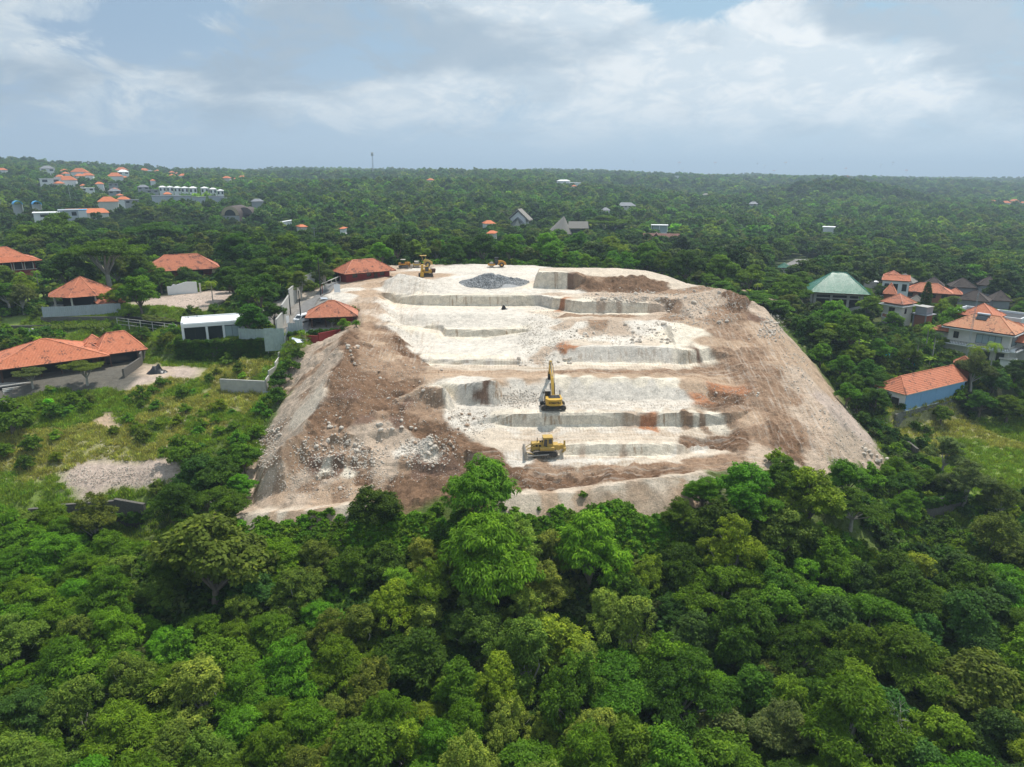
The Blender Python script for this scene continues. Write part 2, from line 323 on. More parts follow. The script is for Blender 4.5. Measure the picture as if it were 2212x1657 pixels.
strip('W', [(1235, 762), (1460, 765)], 8); strip('W', [(1235, 772), (1460, 775)], 6); cp('O', (1225, 750), (1240, 748)); strip('G', [(1230, 783), (1460, 783)], 6); cp('G', (1472, 770), (1500, 765), (1520, 770)); cp('K', (1508, 764))
# haul road
strip('T', [(930, 800), (1050, 806), (1200, 808)], 5); strip('M', [(1220, 800), (1400, 803), (1550, 800), (1640, 790)], 4); strip('C', [(960, 792), (1100, 795), (1250, 794), (1500, 792)], 4); strip('T', [(1250, 812), (1550, 812)], 5)
# upper right: block, rubble
cp('C', (1200, 584), (1260, 586), (1340, 590), (1400, 594), (1300, 592), (1430, 600), (1470, 618), (1230, 582)); cp('G', (1170, 605), (1190, 605), (1215, 600), (1180, 615)); cp('K', (1224, 602))
strip('B', [(1262, 614), (1330, 614), (1440, 618)], 5); cp('M', (1260, 605), (1290, 608)); cp('W', (1180, 628), (1230, 630)); cp('P', (1200, 636)); cp('C', (1250, 640))
cp('P', (1290, 636), (1340, 640), (1400, 640), (1450, 642), (1300, 650), (1370, 650), (1500, 640), (1540, 632), (1530, 650), (1490, 660), (1510, 675)); cp('M', (1440, 655), (1470, 630), (1500, 625), (1560, 670), (1600, 690), (1460, 670))
cp('B', (1575, 635), (1600, 650), (1590, 670)); cp('P', (1620, 645), (1640, 665), (1600, 632), (1665, 700), (1660, 685)); cp('K', (1635, 690))
# right haul ramp
cp('M', (1540, 690), (1560, 720), (1600, 730), (1620, 760), (1640, 800), (1660, 840), (1640, 870), (1670, 900), (1600, 880), (1560, 760), (1580, 790), (1700, 860), (1710, 920), (1650, 940))
cp('T', (1500, 700), (1540, 740), (1600, 750), (1650, 720), (1640, 700), (1560, 820), (1620, 900), (1690, 780), (1680, 740)); cp('P', (1720, 830), (1760, 880), (1740, 900), (1720, 800), (1790, 960), (1780, 930), (1840, 960), (1830, 1000), (1880, 990))
cp('L', (1800, 890), (1830, 900), (1850, 930)); cp('B', (1700, 960), (1720, 985), (1680, 940), (1550, 850), (1540, 880), (1580, 860)); cp('O', (1580, 845), (1510, 858), (1555, 840)); cp('T', (1730, 770), (1770, 830), (1700, 735)); cp('P', (1760, 1000), (1700, 1000), (1650, 985))
# lower benches
cp('w', (1120, 832), (1250, 835), (1330, 835), (1400, 838), (1300, 850), (1200, 850), (1460, 850), (1140, 855), (1380, 852), (1090, 850)); strip('G', [(1210, 822), (1500, 828)], 5); cp('T', (1080, 830), (1130, 822), (1480, 835), (1510, 845)); cp('G', (1450, 828))
cp('w', (1000, 850), (1040, 840), (1020, 862)); cp('K', (1055, 848), (1050, 862), (1040, 868)); cp('W', (1030, 824), (1000, 824))
strip('W', [(1080, 876), (1200, 882), (1350, 884), (1500, 884)], 4); strip('w', [(1020, 880), (1060, 885)], 3); strip('C', [(1250, 890), (1500, 888)], 4)
strip('G', [(1070, 906), (1200, 908), (1340, 906)], 5); cp('P', (1360, 905), (1370, 912)); cp('O', (1395, 906), (1405, 912), (1385, 910)); strip('G', [(1430, 905), (1580, 905)], 4); cp('M', (1490, 900), (1520, 906), (1560, 900))
cp('w', (990, 900), (1010, 910), (980, 890), (1040, 905), (1050, 920)); strip('C', [(1060, 932), (1200, 938), (1350, 942), (1550, 935)], 4); strip('W', [(1100, 930), (1300, 934), (1540, 928)], 3); strip('C', [(1080, 950), (1300, 952), (1500, 950)], 4)
strip('G', [(1215, 972), (1300, 974), (1480, 972)], 5); cp('B', (1540, 960), (1580, 955), (1510, 968)); cp('P', (1260, 980), (1350, 982)); strip('W', [(1210, 993), (1280, 995), (1380, 990)], 4); cp('W', (1450, 985), (1520, 975), (1120, 1000)); strip('C', [(1250, 1002), (1450, 995), (1560, 975)], 4)
strip('M', [(1180, 1012), (1300, 1015), (1450, 1005), (1580, 985)], 4); strip('B', [(960, 950), (1030, 985), (1100, 1015), (1200, 1035), (1350, 1030), (1480, 1015)], 5); strip('B', [(1000, 1010), (1100, 1040), (1200, 1045)], 4); strip('M', [(1150, 1025), (1300, 1024), (1420, 1018)], 3)
# left haul ramp and mound
cp('T', (790, 660), (800, 690), (815, 720), (850, 770), (820, 740)); cp('P', (800, 645), (815, 670), (825, 700)); strip('M', [(810, 700), (835, 745), (880, 785), (930, 805)], 4); strip('B', [(862, 735), (885, 765), (910, 780)], 3); cp('W', (845, 690), (850, 675), (860, 715), (835, 660))
cp('P', (730, 720), (700, 745), (690, 765), (670, 780), (710, 780), (660, 800), (690, 820), (650, 840), (640, 870), (660, 860), (620, 890), (610, 930), (600, 950), (570, 990)); cp('C', (690, 850), (670, 880), (640, 905), (650, 890)); cp('P', (620, 945), (600, 970), (640, 930)); cp('M', (640, 1000), (600, 1040), (660, 1055), (740, 1060), (800, 1000), (820, 1060), (580, 1010), (870, 1010), (760, 985)); cp('B', (840, 1060), (700, 1030), (780, 1030)); cp('M', (690, 760), (665, 810), (655, 855), (600, 935))
cp('B', (760, 720), (775, 745), (760, 770), (740, 790), (760, 815), (730, 840), (780, 830), (800, 845), (740, 870), (720, 900), (690, 900), (760, 900), (820, 860), (850, 835), (870, 850), (800, 880), (850, 880), (680, 940), (800, 815)); cp('M', (790, 760), (800, 790), (790, 730), (830, 800), (860, 810), (720, 930), (690, 960), (830, 900))
cp('K', (745, 855), (800, 905), (860, 908), (880, 870)); cp('M', (900, 880), (930, 900), (950, 870), (910, 850)); cp('G', (960, 860), (985, 840)); cp('T', (880, 860), (905, 845))
cp('B', (935, 925), (950, 940), (920, 935), (860, 895), (895, 905)); cp('P', (800, 930), (820, 950), (840, 930), (780, 960), (850, 960), (875, 950), (810, 915)); cp('w', (860, 975), (890, 965), (930, 960))
cp('M', (700, 975), (650, 985), (740, 970), (600, 1000), (620, 985)); cp('K', (680, 1002), (720, 1008), (770, 1000), (910, 1005), (950, 1012), (990, 1008)); cp('G', (760, 1020), (700, 1020))
cp('P', (560, 1030), (600, 1030), (640, 1040), (580, 1060), (700, 1040), (820, 1000), (840, 1020), (650, 1070), (560, 1080)); cp('T', (620, 1050), (760, 1040), (700, 1070), (780, 1060), (830, 1040)); cp('B', (870, 1040), (920, 1050), (960, 1055), (850, 1030), (1020, 1058))
cp('C', (620, 1112), (690, 1108), (570, 1115), (760, 1100)); cp('T', (600, 1125), (650, 1125), (1180, 1080), (1250, 1075), (1320, 1065), (1390, 1055), (1460, 1050), (700, 1115)); cp('C', (1150, 1072), (1240, 1066), (1320, 1052), (1393, 1040), (1500, 1028), (1450, 1034)); 
# gardens
cp('V', (590, 800), (600, 760), (570, 880), (560, 920), (540, 980), (500, 1000)); cp('g', (420, 700), (200, 710), (50, 705), (0, 640), (130, 640), (30, 600), (450, 765), (330, 690), (300, 705), (100, 720))
cp('L', (430, 655), (400, 650), (480, 650), (440, 645)); cp('A', (640, 690), (660, 665), (640, 700), (690, 650), (675, 652)); cp('P', (330, 805), (350, 810)); cp('L', (330, 822), (380, 808)); cp('S', (350, 830), (500, 805), (540, 800), (560, 790)); cp('D', (100, 828), (200, 825), (20, 835), (280, 822), (250, 812)); cp('V', (400, 770), (450, 770), (520, 765), (560, 760), (420, 755), (500, 752)); cp('V', (1700, 1040), (1760, 1050), (1830, 1045), (1890, 1050), (1930, 1030), (1620, 1040), (1880, 1070), (1820, 1080), (1560, 1050))
cp('V', (100, 870), (200, 865), (300, 880), (180, 900), (380, 850), (60, 900)); cp('S', (340, 840), (300, 910), (200, 930), (100, 960), (30, 990), (150, 980), (250, 960), (400, 880), (450, 870), (520, 880), (350, 870), (0, 960), (60, 1020), (300, 985), (380, 940), (450, 920))
cp('V', (480, 900), (420, 930), (330, 930), (500, 950), (400, 970), (280, 900), (440, 1000), (350, 1070)); cp('L', (300, 1030), (250, 1035), (200, 1035), (350, 1020), (280, 1015), (180, 1045)); cp('g', (50, 1070), (120, 1090), (250, 1085), (300, 1095), (100, 1110), (20, 1040), (0, 1110)); cp('T', (230, 915))
cp('g', (2100, 960), (2180, 980), (2200, 1020), (2120, 1000), (2030, 1010), (2150, 1040), (2080, 1060), (2200, 940)); cp('S', (2020, 970), (2080, 940), (2160, 960)); cp('S', (2000, 950), (1990, 965), (1970, 950), (1960, 935), (2020, 925), (1950, 930)); cp('V', (2000, 1040), (2050, 1090), (1930, 960), (1940, 1010), (1960, 1050), (1900, 900), (1850, 860), (1800, 800), (1760, 740), (1720, 690), (2100, 780), (2000, 760), (2200, 800), (2190, 1100))
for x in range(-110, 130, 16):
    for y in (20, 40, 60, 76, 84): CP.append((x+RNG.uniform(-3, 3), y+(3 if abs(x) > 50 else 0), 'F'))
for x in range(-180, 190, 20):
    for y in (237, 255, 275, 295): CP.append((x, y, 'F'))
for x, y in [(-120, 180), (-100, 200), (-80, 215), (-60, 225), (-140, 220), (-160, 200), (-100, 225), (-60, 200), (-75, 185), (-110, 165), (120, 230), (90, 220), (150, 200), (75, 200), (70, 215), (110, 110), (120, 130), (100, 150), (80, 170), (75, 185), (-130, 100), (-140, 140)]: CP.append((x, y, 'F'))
for x in (-50, -30, -10, 10, 30, 50): CP.append((x, 87.5, 'V'))

CPX = np.array([c[0] for c in CP]); CPY = np.array([c[1] for c in CP])
CPC = np.array([CODE[c[2]][0] for c in CP]); CPR = np.array([CODE[c[2]][1] for c in CP])
def soil(x, y, wamp=1.6):
    x = x+wamp*(2.4*fbm(x, y, 4.5, 4, 21, .62)); y2 = y+wamp*1.6*fbm(x, y, 4.5, 4, 31, .62)
    c = np.zeros((len(x), 3)); r = np.zeros(len(x))
    for k in range(0, len(x), 40000):
        d = (x[k:k+40000, None]-CPX)**2+(y2[k:k+40000, None]-CPY)**2
        wt = 1/(d+.12)**4.6; wt /= wt.sum(1, keepdims=True)
        c[k:k+40000] = wt @ CPC; r[k:k+40000] = wt @ CPR
    return c, r

def ground_material(name, quarry):
    m = bpy.data.materials.new(name); m.use_nodes = True; T = NT(m.node_tree)
    out = T.n('ShaderNodeOutputMaterial'); b = T.n('ShaderNodeBsdfPrincipled'); T.l(b.outputs[0], out.inputs[0])
    b.inputs['Roughness'].default_value = .95; b.inputs['Specular IOR Level'].default_value = .1
    col = T.n('ShaderNodeAttribute', attribute_name='soil').outputs['Color']
    pos = T.n('ShaderNodeNewGeometry'); P = pos.outputs['Position']
    sp = T.n('ShaderNodeSeparateXYZ'); T.l(pos.outputs['Normal'], sp.inputs[0])
    n1 = T.noise(P, .9, 6, .65); n2 = T.noise(P, 5.5, 4, .7); n3 = T.noise(P, .16, 3, .5)
    v = T.math('ADD', T.math('MULTIPLY', T.math('SUBTRACT', n1, .5), 1.15), T.math('MULTIPLY', T.math('SUBTRACT', n2, .5), 1.5))
    v = T.math('ADD', v, T.math('MULTIPLY', T.math('SUBTRACT', n3, .5), .5))
    v = T.math('ADD', v, 1.0)
    cc = T.n('ShaderNodeCombineXYZ')
    for i in range(3): T.l(v, cc.inputs[i])
    c2 = T.mix(1.0, col, cc.outputs[0], 'MULTIPLY')
    if quarry:
        # saw and bucket streaks down the steep cut faces, rusty in places
        steep = T.ramp(sp.outputs[2], .80, .45)
        stv = T.noise(T.map(P, scale=(1.6, .5, .05)), 1.4, 5, .6)
        blk = T.noise(T.map(P, scale=(.22, .1, .02)), 1.0, 2, .4)
        rust = T.math('MULTIPLY', T.math('MULTIPLY', T.ramp(stv, .50, .62), T.ramp(blk, .50, .60)), steep)
        c2 = T.mix(T.math('MULTIPLY', rust, .75), c2, (.34, .22, .13))
        stv2 = T.noise(T.map(P, scale=(5, 1, .1)), 1.2, 3, .6)
        c2 = T.mix(T.math('MULTIPLY', steep, T.math('MULTIPLY', T.ramp(stv2, .48, .75), .22)), c2, (.46, .38, .27))
        # crawler tracks: cross bars in two ruts bands, running along the benches and up the ramps
        for att, sc1, sc2 in (('track_across', (.05, .75, .05), (2.9, .25, .1)), ('track_along', (.75, .06, .05), (.25, 2.9, .1))):
            a = T.n('ShaderNodeAttribute', attribute_name=att).outputs['Fac']
            band = T.ramp(T.noise(T.map(P, scale=sc1), 1.0, 2, .5, .15), .47, .56)
            wv = T.n('ShaderNodeTexWave', wave_type='BANDS', bands_direction='X' if sc1[0] < .5 else 'Y')
            T.l(P, wv.inputs[0]); wv.inputs['Scale'].default_value = .55; wv.inputs['Distortion'].default_value = 1.4; wv.inputs['Detail'].default_value = 1
            f = T.math('MULTIPLY', T.math('MULTIPLY', T.ramp(wv.outputs[1], .45, .75), band), T.math('MULTIPLY', a, .38))
            c2 = T.mix(f, c2, T.mix(1.0, c2, (.62, .52, .43), 'MULTIPLY'))
            rut = T.noise(T.map(P, scale=tuple(q*3.2 for q in sc1)), 1.0, 4, .6)
            c2 = T.mix(T.math('MULTIPLY', T.math('MULTIPLY', T.ramp(rut, .48, .68), a), .5), c2, T.mix(1.0, c2, (.66, .55, .46), 'MULTIPLY'))
            c2 = T.mix(T.math('MULTIPLY', T.math('MULTIPLY', T.ramp(rut, .48, .34), a), .35), c2, (.62, .55, .47))
        # crumbs of stone
        vor = T.n('ShaderNodeTexVoronoi'); T.l(P, vor.inputs[0]); vor.inputs['Scale'].default_value = 2.6; vor.inputs['Randomness'].default_value = 1
        peb = T.math('MULTIPLY', T.ramp(vor.outputs[0], .16, .10), T.ramp(n1, .50, .60))
        c2 = T.mix(T.math('MULTIPLY', peb, .55), c2, (.62, .55, .46))
    T.l(c2, b.inputs['Base Color'])
    bp_ = T.n('ShaderNodeBump', i_Strength=.9, i_Distance=.22)
    T.l(T.math('ADD', T.noise(P, 1.4, 7, .72), T.math('MULTIPLY', n2, .35)), bp_.inputs['Height']); T.l(bp_.outputs[0], b.inputs['Normal'])
    return m
M_QUARRY = ground_material('quarry soil', True); M_GROUND = ground_material('ground soil', False)

def grid_mesh(name, X, Y, Z, col, mat, keep=None, attrs=None):
    ny, nx = X.shape
    me = bpy.data.meshes.new(name)
    idx = np.arange(nx*ny).reshape(ny, nx)
    q = np.stack([idx[:-1, :-1], idx[:-1, 1:], idx[1:, 1:], idx[1:, :-1]], -1).reshape(-1, 4)
    if keep is not None: q = q[keep.reshape(-1)]
    me.vertices.add(nx*ny); me.vertices.foreach_set('co', np.stack([X, Y, Z], -1).reshape(-1).astype(np.float32))
    me.loops.add(q.size); me.loops.foreach_set('vertex_index', q.reshape(-1).astype(np.int32))
    me.polygons.add(len(q)); me.polygons.foreach_set('loop_start', (np.arange(len(q))*4).astype(np.int32))
    me.polygons.foreach_set('use_smooth', np.full(len(q), mat is not M_QUARRY))
    me.update(calc_edges=True)
    a = me.color_attributes.new('soil', 'FLOAT_COLOR', 'POINT')
    a.data.foreach_set('color', np.concatenate([col, np.ones((len(col), 1))], 1).reshape(-1).astype(np.float32))
    for k, v in (attrs or {}).items():
        at_ = me.attributes.new(k, 'FLOAT', 'POINT'); at_.data.foreach_set('value', v.reshape(-1).astype(np.float32))
    me.materials.append(mat)
    o = bpy.data.objects.new(name, me); COL.objects.link(o); o['kind'] = 'structure'
    return o

# roughen the raster itself so that everything stands on the same surface
jx = slice(int((-56-X0)/ST), int((80-X0)/ST)); jy = slice(int((80-Y0)/ST), int((234-Y0)/ST))
gx = GX[jy, jx]; gy = GY[jy, jx]
_hs = H[jy, jx]
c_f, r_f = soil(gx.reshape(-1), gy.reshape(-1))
r_f = r_f.reshape(gx.shape)
rid = fbm(gx, gy, 2.6, 5, 3, .6)*2.0+fbm(gx, gy, 7.5, 3, 13, .6)*2.2*np.clip((r_f-.15)/.12, 0, 1)
slm = np.clip(np.maximum((gx-51)/5, (-gx-.16*(150-gy)-30)/5), 0, 1)*np.clip((gy-88)/6, 0, 1)*np.clip((178-gy)/8, 0, 1)
rid = rid+slm*(fbm(gx, gy, 6.0, 4, 17, .6)*2.8+fbm(gx, gy, 1.4, 3, 18, .6)*1.3)
rid2 = -np.abs(fbm(gx, gy, 1.3, 3, 9, .6))*1.6
_hs += r_f*(rid*2.6+rid2*1.5)*1.25
# rounded, chipped edges
def sm(a): return (a+np.roll(a, 1, 0)+np.roll(a, -1, 0)+np.roll(a, 1, 1)+np.roll(a, -1, 1))/5
H[jy, jx] = _hs
# track masks
def blob(gx, gy, lst):
    m = np.zeros(gx.shape)
    for x0, x1, y0, y1 in lst:
        m = np.maximum(m, np.clip((gx-x0)/3, 0, 1)*np.clip((x1-gx)/3, 0, 1)*np.clip((gy-y0)/1.2, 0, 1)*np.clip((y1-gy)/1.2, 0, 1))
    return m
tr1 = blob(gx, gy, [(-18, 52, 124, 133), (-3, 40, 104.5, 110.5), (-8, 46, 93, 103.5), (-6, 42, 113, 118)])
tr2 = np.maximum(blob(gx, gy, [(38, 56, 104, 165), (-31, -14, 128, 160), (-36, -20, 150, 186)])*.9, 0)
QX, QY = gx, gy
quarry = grid_mesh('quarry_ground', gx, gy, H[jy, jx], c_f, M_QUARRY, attrs={'track_across': tr1, 'track_along': tr2})
qx0, qx1, qy0, qy1 = gx[0, 0], gx[0, -1], gy[0, 0], gy[-1, 0]
# coarser ground round it
s4 = slice(None, None, 4)
gx, gy = GX[s4, s4], GY[s4, s4]; hh = H[s4, s4].copy()
cc_, rr_ = soil(gx.reshape(-1), gy.reshape(-1), 1.5)
rr_ = rr_.reshape(gx.shape)
hh += 0
xc = (gx[:-1, :-1]+gx[1:, 1:])/2; yc = (gy[:-1, :-1]+gy[1:, 1:])/2
ins = (xc > qx0+1.6) & (xc < qx1-1.6) & (yc > qy0+1.6) & (yc < qy1-1.6)
near_in = (gx > qx0-.1) & (gx < qx1+.1) & (gy > qy0-.1) & (gy < qy1+.1)
hh[near_in] -= .35
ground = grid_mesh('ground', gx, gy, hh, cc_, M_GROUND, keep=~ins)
# far land: polar sheet all round the camera
th = np.linspace(-PI, PI, 361); rr = np.concatenate([np.linspace(20, 330, 32), np.geomspace(345, 9000, 90)])
TT, RR = np.meshgrid(th, rr); fxx = RR*np.sin(TT); fyy = RR*np.cos(TT)
fz = far(fxx, fyy)
inside = (fxx > X0) & (fxx < X1) & (fyy > Y0) & (fyy < Y1)
fz = np.where(inside, hz(fxx, fyy)-.6, fz)
mx = (fxx[:-1, :-1]+fxx[1:, 1:])/2; my = (fyy[:-1, :-1]+fyy[1:, 1:])/2
cut = (mx > X0+12) & (mx < X1-12) & (my > Y0+12) & (my < Y1-12)
fc = np.tile(np.array([.055, .078, .024]), (fxx.size, 1))
fv = fbm(fxx, fyy, 90, 4, 77).reshape(-1, 1); fc = fc*(1+fv*1.2)
meadow = np.exp(-(((fxx-230)/46)**2+((fyy-405)/20)**2)).reshape(-1, 1); fc = fc*(1-np.clip(meadow*1.6, 0, 1))+np.clip(meadow*1.6, 0, 1)*np.array([.19, .20, .085])
hills = grid_mesh('hills', fxx, fyy, fz, fc, M_GROUND, keep=~cut)
# the sea behind
me = bpy.data.meshes.new('sea'); me.from_pydata([(-11500, 3000, -62), (11500, 3000, -62), (11500, 11800, -62), (-11500, 11800, -62)], [], [(0, 1, 2, 3)])
ms = bpy.data.materials.new('sea water'); ms.use_nodes = True; bb = ms.node_tree.nodes['Principled BSDF']; bb.inputs['Base Color'].default_value = (.05, .11, .16, 1); bb.inputs['Roughness'].default_value = .35
me.materials.append(ms); sea = bpy.data.objects.new('sea', me); COL.objects.link(sea); sea['kind'] = 'structure'
# haze
def haze_box():
    me = bpy.data.meshes.new('haze')
    x0, x1, y0, y1, z0, z1 = -11900, 11900, -9500, 11900, -100, 240
    me.from_pydata([(x0, y0, z0), (x1, y0, z0), (x1, y1, z0), (x0, y1, z0), (x0, y0, z1), (x1, y0, z1), (x1, y1, z1), (x0, y1, z1)], [],
                   [(0, 3, 2, 1), (4, 5, 6, 7), (0, 1, 5, 4), (1, 2, 6, 5), (2, 3, 7, 6), (3, 0, 4, 7)])
    m = bpy.data.materials.new('haze air'); m.use_nodes = True; T = NT(m.node_tree)
    o_ = T.n('ShaderNodeOutputMaterial'); v = T.n('ShaderNodeVolumePrincipled'); v.inputs['Color'].default_value = (.66, .83, 1, 1); v.inputs['Density'].default_value = .00027
    v.inputs['Anisotropy'].default_value = .2
    T.l(v.outputs[0], o_.inputs['Volume']); me.materials.append(m)
    o = bpy.data.objects.new('haze', me); COL.objects.link(o); o['kind'] = 'stuff'
    o.visible_shadow = True
    return o
haze_box()
# ---------------------------------------------------------------- foliage
def leaf_material(name, rough=.6):
    m = bpy.data.materials.new(name); m.use_nodes = True; T = NT(m.node_tree)
    out = T.n('ShaderNodeOutputMaterial')
    oi = T.n('ShaderNodeObjectInfo')
    inst = T.n('ShaderNodeAttribute', attribute_name='tint'); inst.attribute_type = 'INSTANCER'
    a = T.n('ShaderNodeAttribute', attribute_name='var').outputs['Fac']
    # object colour gives the species tint, 'tint' on scattered instances does the same
    isi = T.math('GREATER_THAN', inst.outputs['Alpha'], 1.5)
    t2 = inst.outputs['Color']
    use = T.math('GREATER_THAN', T.n('ShaderNodeSeparateColor').outputs[0], 1e9)
    sepc = T.n('ShaderNodeSeparateColor'); T.l(t2, sepc.inputs[0])
    hasi = T.math('GREATER_THAN', T.math('ADD', sepc.outputs[0], sepc.outputs[1]), .001)
    base = T.mix(hasi, oi.outputs['Color'], t2)
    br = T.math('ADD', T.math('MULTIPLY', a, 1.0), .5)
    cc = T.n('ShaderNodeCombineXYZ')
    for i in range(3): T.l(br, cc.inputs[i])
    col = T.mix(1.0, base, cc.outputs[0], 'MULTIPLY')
    yel = T.ramp(a, .72, 1.0)
    col = T.mix(T.math('MULTIPLY', yel, .45), col, T.mix(1.0, col, (1.7, 1.25, .75), 'MULTIPLY'))
    hs = T.n('ShaderNodeHueSaturation'); T.l(col, hs.inputs['Color'])
    T.l(T.math('ADD', T.math('MULTIPLY', oi.outputs['Random'], .035), .4825), hs.inputs['Hue'])
    T.l(T.math('ADD', T.math('MULTIPLY', oi.outputs['Random'], .3), .85), hs.inputs['Value'])
    col = hs.outputs[0]
    b = T.n('ShaderNodeBsdfPrincipled'); b.inputs['Roughness'].default_value = rough; b.inputs['Specular IOR Level'].default_value = .12
    T.l(col, b.inputs['Base Color'])
    tr = T.n('ShaderNodeBsdfTranslucent'); T.l(T.mix(1.0, col, (1.25, 1.35, .55), 'MULTIPLY'), tr.inputs[0])
    ms = T.n('ShaderNodeMixShader'); ms.inputs[0].default_value = .36
    T.l(b.outputs[0], ms.inputs[1]); T.l(tr.outputs[0], ms.inputs[2]); T.l(ms.outputs[0], out.inputs[0])
    return m
M_LEAF = leaf_material('leaves')
def simple(name, col, rough=.8, metal=0, spec=.3, nscale=0, namp=.25, bump=0, em=None):
    m = bpy.data.materials.new(name); m.use_nodes = True; T = NT(m.node_tree)
    out = T.n('ShaderNodeOutputMaterial'); b = T.n('ShaderNodeBsdfPrincipled'); T.l(b.outputs[0], out.inputs[0])
    b.inputs['Roughness'].default_value = rough; b.inputs['Metallic'].default_value = metal; b.inputs['Specular IOR Level'].default_value = spec
    if nscale:
        tcn = T.n('ShaderNodeNewGeometry'); n = T.noise(tcn.outputs['Position'], nscale, 5, .65)
        v = T.math('ADD', T.math('MULTIPLY', T.math('SUBTRACT', n, .5), namp*3), 1)
        cc = T.n('ShaderNodeCombineXYZ')
        for i in range(3): T.l(v, cc.inputs[i])
        T.l(T.mix(1.0, (*col, 1), cc.outputs[0], 'MULTIPLY'), b.inputs['Base Color'])
        if bump:
            bn = T.n('ShaderNodeBump', i_Strength=.6, i_Distance=bump); T.l(n, bn.inputs['Height']); T.l(bn.outputs[0], b.inputs['Normal'])
    else: b.inputs['Base Color'].default_value = (*col, 1)
    return m
M_BARK = simple('bark', (.16, .13, .10), .9, nscale=3, bump=.03)
M_PALEBARK = simple('pale bark', (.36, .34, .30), .9, nscale=3, bump=.03)

def mesh_np(name, co, quads, mat, var=None, smooth=False, tris=None):
    me = bpy.data.meshes.new(name)
    me.vertices.add(len(co)); me.vertices.foreach_set('co', np.asarray(co, np.float32).reshape(-1))
    q = np.asarray(quads, np.int32)
    me.loops.add(q.size); me.loops.foreach_set('vertex_index', q.reshape(-1))
    me.polygons.add(len(q)); me.polygons.foreach_set('loop_start', (np.arange(len(q))*q.shape[1]).astype(np.int32))
    if smooth: me.polygons.foreach_set('use_smooth', np.ones(len(q), bool))
    me.update(calc_edges=True)
    if var is not None:
        a = me.attributes.new('var', 'FLOAT', 'FACE'); a.data.foreach_set('value', np.asarray(var, np.float32))
    me.materials.append(mat)
    return me
def leaves_at(pos, out, size, asp, rng, jitter=.7, droop=0.):
    """leaf blades at pos with general outward direction out"""
    n = len(pos)
    nrm = out*.55+np.array([0, 0, .75])+rng.normal(0, jitter*.6, (n, 3)); nrm /= np.linalg.norm(nrm, axis=1)[:, None]
    d = out+rng.normal(0, .6, (n, 3)); d[:, 2] -= droop
    d -= nrm*(d*nrm).sum(1)[:, None]; d /= np.linalg.norm(d, axis=1)[:, None]+1e-6
    sd_ = np.cross(nrm, d); s = size*rng.uniform(.6, 1.3, n)[:, None]
    a = pos; b = pos+d*s*.5+sd_*s*asp; c = pos+d*s-nrm*s*(.15+droop*.25); e = pos+d*s*.5-sd_*s*asp
    co = np.stack([a, b, c, e], 1).reshape(-1, 3)
    return co, np.arange(n*4).reshape(n, 4)
def crown_np(seed, R, hz_, ncl, nlf, leaf, kind='round', asp=.28):
    rng = np.random.default_rng(seed)
    # the crown is a heap of boughs, each a rough dome carrying leaf clusters
    nb = {'flat': 10, 'layer': 12, 'droop': 9, 'feather': 11}.get(kind, 8)
    bc = rng.normal(0, 1, (nb, 3)); bc /= np.linalg.norm(bc, axis=1)[:, None]; bc *= rng.uniform(.40, .74, nb)[:, None]; bc[:, 2] = np.abs(bc[:, 2])*.95-.34
    bc[0] = (rng.normal(0, .12), rng.normal(0, .12), rng.uniform(.35, .52))
    br = rng.uniform(.26, .46, nb); br[0] = .42
    if kind in ('flat', 'layer'): bc[:, :2] *= 1.22; br *= .85
    w_ = br**2; w_ /= w_.sum(); bi = rng.choice(nb, ncl, p=w_)
    v = rng.normal(0, 1, (ncl, 3)); v /= np.linalg.norm(v, axis=1)[:, None]; v[:, 2] = np.where(v[:, 2] < -.35, -v[:, 2], v[:, 2])
    bz = .42 if kind in ('flat', 'layer') else .9
    rr_ = np.where(rng.random(ncl) < .2, rng.uniform(.3, .8, ncl), rng.uniform(.82, 1.15, ncl))
    c = bc[bi]+v*br[bi][:, None]*rr_[:, None]*[1, 1, bz]
    stray = rng.random(ncl) < .05; c[stray] *= rng.uniform(1.05, 1.22, stray.sum())[:, None]
    c = c*np.array([R, R, hz_]); n = len(c)
    if kind == 'flat': c[:, 2] = np.abs(c[:, 2])*.8
    v = c/np.array([R, R, hz_])*.6+v*.5; v /= np.linalg.norm(v, axis=1)[:, None]
    crad = R*rng.uniform(.065, .145, n)
    k = np.repeat(np.arange(n), nlf)
    off = rng.normal(0, 1, (len(k), 3)); off /= np.linalg.norm(off, axis=1)[:, None]; off *= rng.uniform(.35, 1, len(k))[:, None]**.5
    flatz = {'round': .62, 'layer': .26, 'flat': .24, 'fine': .75, 'droop': .62, 'feather': .35}[kind]
    off[:, 2] *= flatz
    off[:, 2] = np.where(off[:, 2] < 0, off[:, 2]*.6, off[:, 2])
    pos = c[k]+off*crad[k][:, None]
    o = v[k]*.5+off; o /= np.linalg.norm(o, axis=1)[:, None]+1e-6
    droop = {'droop': .9, 'feather': .35, 'layer': .15}.get(kind, 0)
    co, q = leaves_at(pos, o, leaf, asp, rng, droop=droop)
    var = np.clip(rng.uniform(0, 1, n)[k]*.5+rng.uniform(0, 1, len(k))*.5+np.where(off[:, 2] > .1, .08, -.08), 0, 1)  # light from above painted in: cluster tops lighter, undersides darker, rest random
    return co, q, var, c
